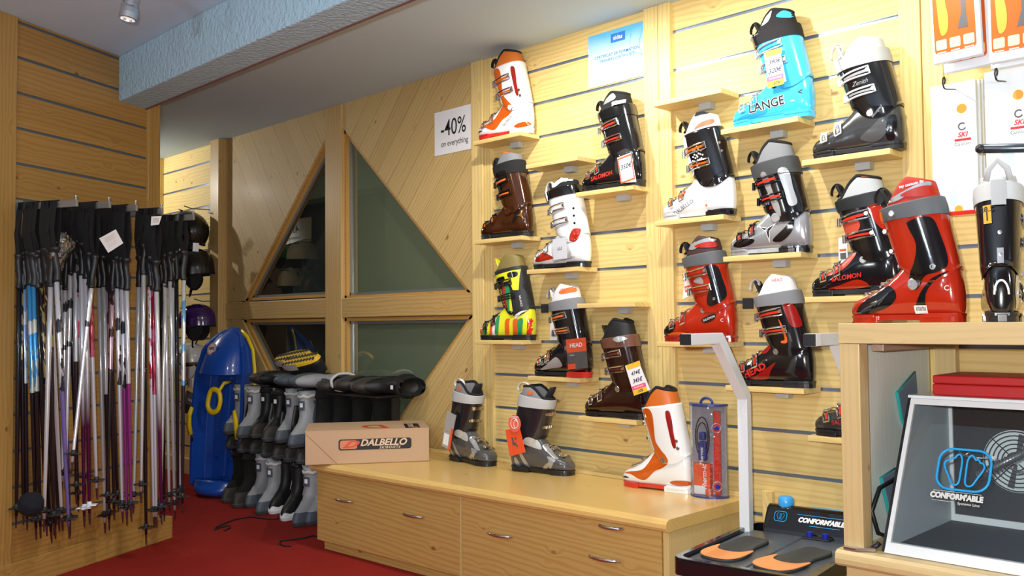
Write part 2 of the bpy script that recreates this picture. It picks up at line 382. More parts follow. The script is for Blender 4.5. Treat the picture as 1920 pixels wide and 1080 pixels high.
# posts on the long wall
n = 6
def post(x0, x1, ya=WY-.022, yb=WY+.02, m=None, z0=0, z1=CEIL):
    global n; n += 1
    struct(MB().box((x0, ya, z0), (x1, yb, z1)).build('trim_%d' % n, m or pine_v, bevel=.0025))
post(-3.245, -3.165); post(-3.163, -3.115, WY-.012)
post(-2.205, -2.135); post(-2.133, -2.075)
post(-1.177, -1.11); post(-1.108, -1.045, WY-.015)
post(-5.855, -5.735, WY-.06, WY+.02, pine_win); post(-6.80, -6.72, WY-.05, WY+.02); post(-7.6, -6.9)
struct(MB().box((-6.9, WY-.03, 0), (-3.75, WY, .11)).build('baseboard_back', pine_x, bevel=.003))
# left display wall, angled: local frame s (along, away from its far corner), o (out of the wall)
PA = math.radians(25.6); PC = Vector((-4.45, 2.029, 0)); PN = Vector((math.cos(PA), math.sin(PA), 0)); PD_ = Vector((math.sin(PA), -math.cos(PA), 0))
PM = Matrix(((PN.x, -PD_.x, 0, PC.x), (PN.y, -PD_.y, 0, PC.y), (0, 0, 1, 0), (0, 0, 0, 1)))   # local x = out, local y = towards the far corner (=-s)
def onP(px, py, o=0): 
    q = on(px, py, PN, PN.dot(PC)+o); return q
b = MB(); zs = sorted([2.31-.1465*i for i in range(16)]); zs = [z for z in zs if z > .12]
lo = .0
for z in zs+[CEIL]:
    hi = z-.006 if z != CEIL else CEIL
    b.box((-.018, -.945, lo), (0, -.175, hi)); lo = z+.006
for z in zs:
    b.box((-.022, -.945, z-.008), (-.0045, -.175, z+.008), 1)
b.box((-.05, -3.4, 0), (-.02, -.1, CEIL)); b.box((-.05, -3.4, 0), (0, -1.08, CEIL))
o = struct(b.build('wall_left', [pine_p, plain('dull_alu', (.10, .13, .16), .45, .4)])); o.matrix_world = PM
b = MB(); b.box((-.03, -1.10, 0), (.014, -.942, CEIL)); o = struct(b.build('trim_30', pine_pv, bevel=.003)); o.matrix_world = PM
b = MB(); b.box((-.07, -.180, .10), (.012, -.155, CEIL)); b.box((-.07, -.153, .10), (.006, -.092, CEIL)); o = struct(b.build('trim_31', pine_pv, bevel=.002)); o.matrix_world = PM
b = MB(); b.box((-.03, -3.3, 0), (.016, -.1815, .108)); b.box((-.09, -.18, 0), (.016, 0, .108)); o = struct(b.build('baseboard_left', pine_pb, bevel=.003)); o.matrix_world = PM
# remaining room shell (behind and beside the camera)
shell = plain('cream_wall_paint', (.62, .55, .44), .8)
struct(MB().box((2.5, -3.4, 0), (2.6, WY+.1, CEIL)).build('wall_right', shell))
struct(MB().box((-9, -3.5, 0), (2.6, -3.4, CEIL)).build('wall_front', shell))
struct(MB().box((-9.1, -3.5, 0), (-9, WY+.1, CEIL)).build('wall_far_left', pine_h))
# ============================================================ SKI BOOT BUILDER
# local frame: toe tip at x=-.15, heel at +.155, shown side faces -y, sole on z=0
def lerp_tab(tab, t):
    if t <= tab[0][0]: return tab[0][1:]
    for a, b_ in zip(tab, tab[1:]):
        if t <= b_[0]:
            k = (t-a[0])/(b_[0]-a[0]); k = k*k*(3-2*k)*.35+k*.65
            return [p+(q-p)*k for p, q in zip(a[1:], b_[1:])]
    return tab[-1][1:]
#          x     zbot  ztop  halfwidth
SHELL = [(.000, .024, .034, .012), (.004, .020, .044, .024), (.012, .017, .054, .034), (.025, .015, .063, .042), (.045, .014, .070, .0475),
         (.070, .014, .080, .050), (.092, .014, .093, .0495), (.115, .014, .111, .047), (.140, .014, .134, .0435), (.162, .014, .158, .041),
         (.195, .014, .170, .040), (.235, .014, .172, .040), (.262, .014, .170, .0385), (.283, .014, .160, .034), (.296, .016, .138, .027),
         (.303, .020, .105, .018), (.306, .035, .075, .008)]
#        h:  zfront xfront zback xback halfwidth
CUFF = [(0, .120, .150, .112, .303, .0455), (.12, .142, .139, .132, .299, .0475), (.35, .185, .124, .182, .288, .0495), (.6, .230, .110, .235, .275, .052),
        (.8, .262, .101, .275, .265, .054), (1, .292, .092, .318, .254, .055)]
def sgnpow(v, e): return math.copysign(abs(v)**e, v)
def shell_pt(x, phi, off=0, k=1):
    zb, zt, hw = lerp_tab(SHELL, x); zc = (zb+zt)/2; hz = (zt-zb)/2
    c, s_ = math.cos(phi), math.sin(phi)
    e = 2/2.7
    narrow = 1 if s_ < 0 else 1-.22*s_*min(1, max(0, (zt-.06)/.1))
    return Vector((x-.15, -(hw*narrow+off)*sgnpow(c, e)*k, zc+(hz+off)*sgnpow(s_, e)))
def cuff_pt(h, u, off=0):
    """u = 0 front, pi/2 shown side, pi back"""
    zf, xf, zb, xb, hw = lerp_tab(CUFF, max(0, min(1, h)))
    if h > 1: zf += (h-1)*.17; zb += (h-1)*.17; xf -= (h-1)*.05; xb -= (h-1)*.05
    cx_, cz = (xf+xb)/2, (zf+zb)/2; a = (xb-xf)/2+off
    c, s_ = math.cos(u), math.sin(u); e = 2/2.35
    p = Vector((cx_-.15-a*sgnpow(c, e), -(hw+off)*sgnpow(s_, e), cz-(zb-zf)/2*(-c)*-1))
    p.z = cz - (zb-zf)/2*c
    if h < .12: p.z += (.12-h)/.12*(.028*c*c-.014*(1-c*c))
    return p

def spline(pts, n=6):
    out = []; N_ = len(pts)
    for i in range(N_):
        p0, p1, p2, p3 = [Vector(pts[(i+k) % N_]) for k in (-1, 0, 1, 2)]
        for j in range(n):
            t = j/n
            out.append(tuple(.5*((2*p1)+(p2-p0)*t+(2*p0-5*p1+4*p2-p3)*t*t+(3*p1-p0-3*p2+p3)*t**3)))
    return out

class Boot:
    def __init__(s, root, mirror=False):
        s.root = root; s.mir = mirror; s.bm = MB(); s.bvh = None
    def put(s, mb, name, mats, **k):
        if s.mir:
            mb.v = [Vector((-v.x, v.y, v.z)) for v in mb.v]; mb.f = [f[::-1] for f in mb.f]
        label = k.pop('label', None)
        o = mb.build(name, mats, s.root, **k)
        if label: o['label'] = label
        return o
    def target(s, mb):
        s.bm.add(mb.v, mb.f)
    def prep(s): s.bvh = BVHTree.FromPolygons([tuple(v) for v in s.bm.v], s.bm.f)
    def drop(s, x, z, off):
        """(x from toe, z) -> point on the shown flank"""
        hit, nr, _, _ = s.bvh.ray_cast(Vector((x-.15, -1, z)), Vector((0, 1, 0)))
        if hit is None:
            hit, nr, _, _ = s.bvh.find_nearest(Vector((x-.15, -.05, z)))
        if nr.y > 0: nr = -nr
        return hit+nr*off
    def decal(s, name, poly, mat, off=.0009, smooth=True, step=.007, curve=True, label=None):
        if curve: poly = spline(poly, 4)
        bm = bmesh.new(); vs = [bm.verts.new((x, z, 0)) for x, z in poly]
        try: bm.faces.new(vs)
        except Exception: bm.free(); return
        bmesh.ops.triangulate(bm, faces=bm.faces[:])
        for _ in range(6):
            es = [e for e in bm.edges if e.calc_length() > step]
            if not es: break
            bmesh.ops.subdivide_edges(bm, edges=es, cuts=1); bmesh.ops.triangulate(bm, faces=[f for f in bm.faces if len(f.verts) > 3])
        mb = MB(); idx = {v: i for i, v in enumerate(bm.verts)}
        mb.v = [s.drop(v.co.x, v.co.y, off) for v in bm.verts]; mb.f = [[idx[v] for v in f.verts] for f in bm.faces]; mb.m = [0]*len(mb.f); bm.free()
        # make the faces look outwards
        for f in mb.f:
            a, b_, c = [mb.v[i] for i in f[:3]]
            if (b_-a).cross(c-a).y > 0: f.reverse()
        return s.put(mb, name, mat, smooth=smooth, fix=False, label=label)
    def letter(s, name, txt, x, z, size, mat, rot=0, off=.0018, bold=0, shear=0, sx=1, space=1, label=None):
        vs, fs = text_mesh(txt, size, bold, shear, space); c, n_ = math.cos(rot), math.sin(rot)
        mb = MB(); q = -1 if s.mir else 1
        mb.v = [s.drop(x+q*(v.x*sx*c-v.y*n_), z+(v.x*sx*n_+v.y*c), off) for v in vs]
        mb.f = [list(f) for f in fs]; mb.m = [0]*len(fs)
        return s.put(mb, name, mat, fix=False, label=label)

def tube_ring(b, rings_out, rings_in, mi=0):
    b.loft(rings_out+rings_in[::-1], cap=False, mi=mi)
    # close the lower gap
    n_ = len(rings_out[0]); o = len(b.v)
    b.add(list(rings_in[0])+list(rings_out[0]), [(j, (j+1) % n_, n_+(j+1) % n_, n_+j) for j in range(n_)], mi)

def make_boot(name, loc, rz, label, spec, group=None, mirror=False, cat='ski boot', scale=1.0):
    root = thing(name, loc, rz, label, cat, group)
    root.scale = (scale, scale, scale*1.055)
    B = Boot(root, mirror); g = spec.get
    NU = 56
    # ---- sole: toe lug, arch, heel lug
    def outline(x0, x1, ins, n_=14):
        xs = [x0+(x1-x0)*i/n_ for i in range(n_+1)]
        w_ = [lerp_tab(SHELL, x)[2] for x in xs]
        up_ = [(x-.15, -(w-ins)) for x, w in zip(xs, w_)]; dn = [(x-.15, (w-ins)) for x, w in zip(xs[::-1], w_[::-1])]
        return up_+dn
    b = MB()
    b.prism(outline(.0015, .088, .003), 0, .019, 0, axis='Z')
    b.prism(outline(.085, .205, .011), .006, .020, 0, axis='Z')
    b.prism(outline(.202, .3045, .003), 0, .019, 1 if g('heel_c') else 0, axis='Z')
    b.prism(outline(.0035, .080, .0005), .014, .021, 0, axis='Z')
    b.prism(outline(.212, .3035, .0000), .014, .023, 1 if g('heel_c') else 0, axis='Z')
    B.put(b, 'sole', [g('sole', black_satin), g('heel_c') or black_satin], bevel=.0012)
    # ---- lower shell
    xs = [.306*(1-math.cos(math.pi*(i+.15)/44.3))/2 for i in range(44)]
    b = MB(); b.loft([[shell_pt(x, 2*math.pi*k/NU) for k in range(NU)] for x in xs])
    B.target(b); B.put(b, 'lower_shell', g('shell'), smooth=True)
    # ---- cuff
    hs = [0, .04, .08, .12, .2, .3, .4, .5, .6, .7, .8, .9, .96, 1]
    U = [2*math.pi*k/NU for k in range(NU)]
    ro = [[cuff_pt(h, u, .0012 if h > .04 else -.0005) for u in U] for h in hs]
    ri = [[cuff_pt(h, u, -.0035) for u in U] for h in hs]
    b = MB(); tube_ring(b, ro, ri)
    t_ = MB(); t_.loft(ro, cap=False); B.target(t_)
    B.put(b, 'cuff', g('cuff'), smooth=True)
    # ---- liner: padded collar rising to the back, hollow
    lh = g('liner_h', .045)+.008
    def lin(k, u, off):
        base = cuff_pt(.82, u, off); top = cuff_pt(1, u, off)
        c = (1-math.cos(u))/2                      # 0 front, 1 back
        q_ = min(1, max(0, c-.14)/.52); rise = .006+lh*(q_*q_*(3-2*q_))*(1-.38*max(0, c-.62)/.38)
        p = top.copy(); p.z += rise; p.x -= rise*.30; p.y *= 1-rise*2.6
        return base.lerp(p, k)
    ks = [0, .35, .7, .88, .97, 1]
    ro = [[lin(k, u, -.0045-(.0035 if k == 1 else .001 if k > .9 else 0)) for u in U] for k in ks]
    ri = [[lin(k-(.0 if k < 1 else -.0), u, -.0125) for u in U] for k in ks]
    b = MB(); tube_ring(b, ro, ri)
    t_ = MB(); t_.loft(ro, cap=False); B.target(t_)
    # dark foot bed seen from above closes the leg opening low down
    cen = [cuff_pt(.80, u, -.01) for u in U]; b.add(cen, [list(range(NU))], 0)
    ln = B.put(b, 'liner', g('liner', black_fab), smooth=True)
    if g('rim'):
        b = MB(); b.tube([lin(1.0, u, -.009)+Vector((0, 0, .001)) for u in U], .0062, 8, closed=True); t_ = MB(); t_.add(b.v, b.f); B.put(b, 'liner_rim', g('rim'), smooth=True)
    # ---- tongue
    b = MB(); rings = []
    for k in range(7):
        q = k/6; z0_ = .262+q*(.080+g('tongue_h', .012)); xx = cuff_pt(.7+q*.3, 0).x+.015-max(0, q-.5)*.036
        wd = .030*(1-.25*q*q) if q < .9 else .019
        ring = []
        for a in range(12):
            an = 2*math.pi*a/12
            ring.append(Vector((xx+.0065*math.cos(an)+.010*(abs(math.sin(an))**2), wd*math.sin(an), z0_)))
        rings.append(ring)
    b.loft(rings); B.target(b); B.put(b, 'tongue', g('tongue', g('liner', black_fab)), smooth=True)
    if g('loop', True):
        top = cuff_pt(1, 0); b = MB(); pth = []
        lr = g('loop_r', .021)
        for k in range(13):
            an = math.pi*(-.28+1.56*k/12)
            pth.append((top.x-.006-lr*.8*math.cos(an+.5), .002, top.z+.044+lr*math.sin(an+.2)*1.05))
        if g('loop_back'):
            bk_ = cuff_pt(1, math.pi); pth = [(bk_.x-.012+lr*1.15*math.cos(math.pi*(1.15-1.3*k/12)), 0, bk_.z+.022+lr*.9*math.sin(math.pi*(1.15-1.3*k/12))) for k in range(13)]
        b.tube(pth, .0018, 8, flat=(5.5, 1)); B.put(b, 'pull_loop', g('loop_c', black_fab), smooth=True)
    # ---- power strap
    if g('strap'):
        h0, h1 = g('strap_h', (.80, 1.015)); b = MB()
        ro = [[cuff_pt(h, u, .0045+(.0012 if .2 < (h-h0)/(h1-h0) < .8 else 0)) for u in U] for h in [h0, h0+.02, (h0+h1)/2, h1-.02, h1]]
        ri = [[cuff_pt(h, u, .0018) for u in U] for h in [h0, h0+.02, (h0+h1)/2, h1-.02, h1]]
        tube_ring(b, ro, ri); t_ = MB(); t_.loft(ro, cap=False); B.target(t_)
        st = B.put(b, 'power_strap', g('strap'), smooth=True)
        if g('strap_tab'):
            b = MB(); us = [.05+.85*i/8 for i in range(9)]
            lo_ = [[cuff_pt(h0-.02+(h1-h0+.04)*j, u, .007) for j in (0, .15, .85, 1)] for u in us]
            hi_ = [[cuff_pt(h0-.02+(h1-h0+.04)*j, u, .0105) for j in (0, .15, .85, 1)] for u in us]
            rings = [lo_[i]+hi_[i][::-1] for i in range(len(us))]
            b.loft(rings); t_ = MB(); t_.add(b.v, b.f); B.target(t_); B.put(b, 'strap_fastener', g('strap_tab'), smooth=False)
        if g('strap_flap'):     # loose end sticking out in front
            p = cuff_pt((h0+h1)/2, 0, .005); b = MB()
            b.box((p.x-.040, -.030, p.z-.018), (p.x+.004, -.026, p.z+.018)); B.put(b, 'strap_end', g('strap_flap'), bevel=.004)
    B.prep()
    # ---- coloured panels
    for pn in g('panels', []): B.decal(pn[0], pn[1], pn[2], off=pn[3] if len(pn) > 3 else .0009, label=(pn[4] if len(pn) > 4 else None), curve=(pn[5] if len(pn) > 5 else True))
    for tx in g('texts', []): B.letter('logo', *tx[:5], **(tx[5] if len(tx) > 5 else {}))
    # ---- pivot rivet
    def disc(name, x, z, r, mat, th=.004, inner=None):
        p = B.drop(x, z, 0); b = MB(); M_ = Matrix.Translation(p) @ Matrix.Rotation(math.pi/2, 4, 'X')
        b.lathe([(r*.2, -.002), (r, -.002), (r, th*.5), (r*.85, th), (r*.5, th), (r*.45, th*.7), (.0001, th*.7)], 20, 0, M_)
        return B.put(b, name, mat, smooth=False)
    if g('rivet', True): disc('pivot_rivet', *g('rivet_xz', (.213, .117)), g('rivet_r', .0105), g('rivet_c', steel))
    for (x, z, r, mm) in g('discs', []): disc('rivet', x, z, r, mm, .003)
    # ---- buckles
    bc = g('buckle', chrome); ins = g('buckle_in', black_gloss)
    def cuff_buckle(h, u0, u1, hw_):
        b = MB(); n_ = 11; up_, dn_ = [], []
        Hh = lambda t: h+.09*(t)       # rises a little to the back
        for i in range(n_):
            t = i/(n_-1); u = u0+(u1-u0)*t; k = hw_*(1 if t > .25 else .7+.3*t/.25)
            up_.append(cuff_pt(Hh(t)+k, u, .0085-.003*t)); dn_.append(cuff_pt(Hh(t)-k, u, .0085-.003*t))
        loop = up_+dn_[::-1]
        b.tube(loop, .0032, 6, 0, closed=True)
        # lever plate between the rails
        pl_o = [[cuff_pt(Hh(t)+k*hw_, u0+(u1-u0)*t, .0065) for k in (-.34, .34)]+[cuff_pt(Hh(t)+k*hw_, u0+(u1-u0)*t, .0035) for k in (.34, -.34)] for t in (.30, .45, .6, .75, .92)]
        b.loft(pl_o, mi=1)
        # ladder strap and catch running to the front
        ld = [[cuff_pt(Hh(0)+k*hw_, u, .0075) for k in (-.8, .8)]+[cuff_pt(Hh(0)+k*hw_, u, .002) for k in (.8, -.8)] for u in (u0-.55, u0-.3, u0-.05, u0+.2)]
        b.loft(ld, mi=0)
        for k in range(4):
            u = u0-.5+.16*k
            b.tube([cuff_pt(Hh(0)-hw_*.7, u, .0095), cuff_pt(Hh(0)+hw_*.7, u, .0095)], .0019, 6, 0)
        p = cuff_pt(Hh(0), u0+.12, .010); b.tube([p+Vector((-.002, 0, -.013)), p+Vector((-.002, 0, .013))], .0058, 8, 0)
        p = cuff_pt(Hh(1), u1-.05, .004); b.tube([p+Vector((0, .003, 0)), p+Vector((0, -.006, 0))], .0062, 10, 0)
        B.put(b, 'buckle', [bc, ins], smooth=False)
    def shell_buckle(x, p0, p1, wd):
        b = MB(); n_ = 9; A, D_ = [], []
        for i in range(n_):
            t = i/(n_-1); ph = p0+(p1-p0)*t; xx = x+.010*t
            A.append(shell_pt(xx-wd, ph, .0085-.002*t)); D_.append(shell_pt(xx+wd, ph, .0085-.002*t))
        b.tube(A+D_[::-1], .0030, 6, 0, closed=True)
        pl_ = [[shell_pt(x+.01*t+k*wd, p0+(p1-p0)*t, .006) for k in (-.35, .35)]+[shell_pt(x+.01*t+k*wd, p0+(p1-p0)*t, .003) for k in (.35, -.35)] for t in (.1, .3, .5, .7, .9)]
        b.loft(pl_, mi=1)
        # bail wires over the instep
        for k in (-.75, .75):
            b.tube([shell_pt(x+k*wd, p0+.05+ (math.pi*.5+.45-p0)*t, .004+.010*math.sin(math.pi*t)) for t in [i/6 for i in range(7)]], .0019, 6, 0)
        p = shell_pt(x, p0, .010); b.tube([p+Vector((-.010, 0, 0)), p+Vector((.010, 0, 0))], .0042, 8, 0)
        p = shell_pt(x, math.pi*.5+.25, .005); b.box((p.x-.010, p.y-.010, p.z-.004), (p.x+.010, p.y+.010, p.z+.004), 0)
        B.put(b, 'buckle', [bc, ins], smooth=False)
    bk = g('buckles', 'lat')
    if bk == 'lat':
        for h in g('cuff_b', (.30, .60)): cuff_buckle(h, .42, 1.85, .058)
        for x in g('shell_b', (.050, .098)): shell_buckle(x, 1.12, .05, .0095)
    else:
        for h in g('cuff_b', (.36, .66)):       # far-side levers: only strap ends and catches come round the front
            b = MB()
            ld = [[cuff_pt(h+k*.04, u, .006) for k in (-1, 1)]+[cuff_pt(h+k*.04, u, .002) for k in (1, -1)] for u in (-.9, -.5, -.1, .25, .5)]
            b.loft(ld, mi=0)
            for k in range(5):
                u = -.7+.24*k; b.tube([cuff_pt(h-.04, u, .0085), cuff_pt(h+.04, u, .0085)], .0025, 6)
            p = cuff_pt(h, .5, .006); b.tube([p+Vector((0, .002, 0)), p+Vector((0, -.004, 0))], .0055, 10)
            B.put(b, 'buckle', [bc, ins])
        for x in g('shell_b', (.050, .098)):
            b = MB()
            for k in (-.009, 0, .009):
                b.tube([shell_pt(x+k, 1.2+(math.pi-1.2-.5)*t, .005+.006*math.sin(math.pi*t)) for t in [i/7 for i in range(8)]], .0024, 6)
            p = shell_pt(x, 1.57, .006); b.box((p.x-.013, p.y-.012, p.z-.004), (p.x+.013, p.y+.012, p.z+.004))
            B.put(b, 'buckle', [bc, ins])
    return root, B
# ============================================================ WALL SHELVES AND BOOTS
def col(n, c, r=.16, **k): return plain(n, c, r, 0, .8, **k)
WHT = col('white_boot_plastic', (.86, .88, .90)); ORG = col('orange_boot_plastic', (.58, .10, .006)); AMB = col('amber_boot_plastic', (.050, .013, .003))
RED = col('red_boot_plastic', (.42, .020, .005)); DRED = col('dark_red_plastic', (.30, .010, .008)); BLU = col('light_blue_plastic', (.05, .50, .85), .22)
GRY = col('gunmetal_plastic', (.075, .078, .082), .24); SLV = plain('silver_plastic', (.50, .52, .55), .25, .55, .4); CHAR = col('charcoal_plastic', (.035, .036, .037), .25)
BRN = col('brown_boot_plastic', (.022, .006, .004)); YEL = col('yellow_plastic', (.80, .82, .03)); GRN = col('green_print', (.02, .32, .12)); ORP = col('orange_print', (.80, .13, .02))
REDP = col('red_print', (.65, .03, .02)); WHP = plain('white_print', (.85, .86, .88), .4); ORF = plain('orange_fabric', (.75, .16, .03), .7); GRF = plain('grey_fabric', (.22, .23, .25), .8, bump=.3, bscale=500)
LGF = plain('light_grey_fabric', (.52, .54, .55), .7, bump=.3, bscale=500); WHF = plain('white_fabric', (.80, .80, .82), .6, bump=.2, bscale=400); REF = plain('red_fabric', (.55, .03, .02), .7)
OLV = plain('olive_gold_fabric', (.22, .17, .05), .5); GOLD = plain('brass', (.80, .50, .16), .2, 1); TRG = thin_glass('clear_plastic', (.93, .95, .97), 1.6, .05, .05, bump=25)
BG = black_gloss; BS = black_satin; BF = black_fab
def tilted(x0, z0, w_, h_, a): 
    c, s_ = math.cos(a), math.sin(a); return [(x0+p*c-q*s_, z0+p*s_+q*c) for p, q in ((0, 0), (w_, 0), (w_, h_), (0, h_))]
def star(x, z, r, rot=0, thin=.22): 
    out = []
    for k in range(6):
        rr = r if k % 2 == 0 else r*thin
        a = rot+k*math.pi/3; out.append((x+rr*math.cos(a), z+rr*math.sin(a)))
    return out
TOESTRIPE = [(.02, .030), (.06, .040), (.11, .036), (.15, .05), (.13, .03), (.08, .02), (.03, .020)]
tecnica = [('side_panel', [(.022, .050), (.050, .058), (.085, .064), (.112, .072), (.135, .095), (.155, .128), (.17, .150), (.21, .140), (.228, .110), (.200, .085), (.165, .070), (.138, .046), (.118, .034), (.095, .036), (.06, .050)], ORG, .0012, 'orange side panel'),
           ('cuff_panel', [(.118, .285), (.150, .295), (.168, .272), (.172, .225), (.176, .180), (.20, .150), (.222, .125), (.205, .105), (.185, .110), (.165, .150), (.150, .190), (.138, .225)], ORG, .0022, 'orange cuff panel'),
           ('heel_panel', [(.225, .034), (.25, .044), (.298, .046), (.300, .030), (.25, .026)], ORG, .0012, 'orange heel band'),
           ('spine_stripe', [(.222, .285), (.240, .283), (.252, .215), (.262, .165), (.250, .165), (.236, .215)], DRED, .0022, 'red stripe up the spine'),
           ('toe_line', [(.008, .032), (.03, .040), (.05, .036), (.03, .033)], BS, .0014)]
specs = {}
specs['tec1'] = dict(shell=WHT, rim=BF, cuff=WHT, liner=plain('orange_liner', (.62, .15, .02), .35), tongue=BF, sole=REDP, heel_c=WHT, buckle=chrome, buckle_in=ORG, strap=None, liner_h=.05, loop_c=BF,
    panels=tecnica, texts=[('TECNICA', .190, .060, .0155, ink, dict(rot=.62, shear=.2))], discs=[(.262, .185, .007, steel), (.268, .160, .007, steel)], rivet_c=WHT, rivet_r=.012)
specs['tec2'] = dict(specs['tec1']); specs['tec2'].update(buckles='med', rivet_xz=(.205, .112), rivet_c=steel, loop_c=BF, discs=[(.262, .185, .007, steel), (.268, .160, .007, steel), (.134, .268, .006, WHT)], texts=[('C', .150, .268, .001, WHT)])
specs['amber'] = dict(shell=AMB, cuff=AMB, liner=GRF, tongue=BF, strap=BF, strap_h=(.80, 1.08), buckle=black_gloss, buckle_in=ORF, liner_h=.048, rivet_c=AMB, rivet_r=.018, rivet_xz=(.200, .110),
    panels=[('cuff_panel', [(.115, .265), (.20, .285), (.205, .23), (.165, .20), (.150, .16), (.130, .20)], BG, .0012, 'black cuff overlay'), ('collar_trim', [(.12, .352), (.16, .378), (.21, .372), (.20, .360), (.16, .362), (.13, .340)], ORF, .002, 'orange collar trim'),
            ('star_mark', star(.185, .060, .022, .5), GOLD, .0016, None, False), ('star_mark', star(.275, .090, .026, 1.2), GOLD, .0016, None, False), ('side_panel', [(.225, .060), (.262, .085), (.268, .115), (.245, .100)], BG, .0014)],
    texts=[('LIVE FIT', .170, .165, .017, GOLD, dict(rot=.25, shear=.3)), ('RC', .150, .150, .013, GOLD, dict(rot=.2, shear=.3))])
specs['whitered'] = dict(shell=WHT, cuff=WHT, liner=BF, tongue=BF, strap=BG, strap_h=(.90, 1.10), strap_tab=BG, buckle=chrome, buckle_in=WHT, loop_c=WHF, liner_h=.045, loop_r=.024, rivet_c=WHT,
    panels=[('side_panel', [(.035, .035), (.06, .056), (.085, .068), (.115, .058), (.14, .042), (.10, .034), (.06, .030)], RED, .0012, 'red toe panel'), ('heel_panel', [(.235, .110), (.255, .150), (.285, .150), (.280, .120), (.258, .100)], RED, .0014, 'red ankle panel'),
            ('collar_trim', [(.130, .330), (.165, .352), (.215, .372), (.235, .350), (.20, .350), (.16, .330)], WHF, .002)], discs=[(.255, .235, .005, BS), (.258, .205, .005, BS), (.262, .175, .005, BS)],
    texts=[('HEAD', .200, .350, .014, WHP, dict(rot=.1)), ('HEAD', .245, .040, .008, ink)])
specs['salblack'] = dict( rim=BF,shell=BG, cuff=BG, liner=BF, tongue=BF, strap=BG, buckle=chrome, buckle_in=REDP, liner_h=.05, rivet_c=BG,
    panels=[('collar_trim', [(.110, .325), (.15, .345), (.185, .365), (.20, .345), (.16, .330)], SLV, .002, 'silver collar flash'), ('ankle_plate', [(.195, .060), (.225, .045), (.265, .060), (.285, .100), (.260, .140), (.215, .130), (.195, .100)], CHAR, .0016), ('strap_plate', tilted(.190, .310, .05, .018, .1), SLV, .0075, None, False)],
    texts=[('SALOMON', .125, .052, .022, REDP, dict(rot=.16, bold=.0006, shear=.2)), ('S', .278, .095, .014, WHP)])
rasta = []
for i, (x, cm) in enumerate(((.010, ORP), (.030, GRN), (.047, CHAR), (.062, YEL), (.078, ORP), (.094, WHP), (.108, GRN), (.130, YEL), (.160, ORP), (.185, YEL), (.205, ORP), (.232, GRN), (.262, YEL), (.280, REDP))):
    w_ = .016 if i < 8 else .022
    zt = lerp_tab(SHELL, min(.30, x+w_))[1]*.86 if x < .14 else .09
    rasta.append(('stripe', [(x, .024), (x+w_, .026), (x+w_+.010, zt*.55), (x+w_+.016, zt), (x+.012, zt*.95), (x+.006, zt*.5)], cm, .0010+.0001*i))
specs['rasta'] = dict(shell=YEL, cuff=plain('matt_charcoal_plastic', (.022, .024, .026), .45), liner=OLV, tongue=YEL, strap=None, buckle=BS, buckle_in=BS, liner_h=.05, loop=False, rivet_c=BG,
    panels=rasta+[('cuff_panel', [(.113, .225), (.130, .235), (.175, .242), (.212, .242), (.225, .212), (.252, .212), (.252, .300), (.200, .292), (.15, .283), (.106, .276)], YEL, .0024, 'yellow collar band', False), ('cuff_mark', [(.128, .262), (.178, .272), (.176, .250), (.132, .242)], BG, .0034), ('cuff_mark', [(.200, .285), (.240, .290), (.241, .270), (.204, .266)], BG, .0034),
            ('stripe', [(.178, .225), (.205, .225), (.214, .150), (.195, .120), (.188, .150)], GRN, .0022), ('stripe', [(.165, .235), (.178, .235), (.186, .150), (.176, .135), (.170, .170)], REDP, .0022), ('stripe', [(.205, .190), (.212, .190), (.222, .112), (.206, .112)], YEL, .0026), ('ankle_line', [(.225, .100), (.262, .122), (.290, .125), (.265, .114), (.235, .092)], WHP, .0022)],
    texts=[('IL MORO', .155, .195, .024, YEL, dict(rot=-1.25)), ('BALANCE', .262, .165, .011, WHP, dict(rot=-1.35)), ('RASTA', .197, .175, .014, YEL, dict(rot=-1.35))])
specs['headpack'] = dict(shell=BG, cuff=BG, liner=WHF, tongue=WHF, strap=GRF, strap_tab=None, strap_flap=BF, buckle=chrome, buckle_in=ORF, liner_h=.055, loop_c=LGF, loop_r=.026, sole=BS, heel_c=REDP, rivet_c=steel,
    panels=[('side_panel', [(.06, .026), (.12, .034), (.18, .045), (.150, .080), (.10, .048)], SLV, .0012, 'silver side panel'), ('collar_trim', [(.175, .345), (.245, .365), (.25, .345), (.19, .335)], ORF, .002)],
    texts=[('HEAD', .085, .056, .024, SLV, dict(rot=.25, bold=.0006)), ('HEAD', .198, .352, .014, REDP, dict(rot=.05))])
specs['brown'] = dict( rim=BF,shell=BRN, cuff=BRN, liner=plain('ribbed_black_liner', (.015, .015, .016), .5), tongue=BS, strap=col('brown_strap', (.15, .06, .035), .5), buckle=chrome, buckle_in=col('maroon_lever', (.12, .02, .015), .3), liner_h=.055, loop=False, rivet_c=steel, rivet_r=.012, rivet_xz=(.190, .112),
    panels=[('strap_plate', [(.19, .300), (.215, .312), (.245, .302), (.215, .290)], SLV, .0085)], texts=[])
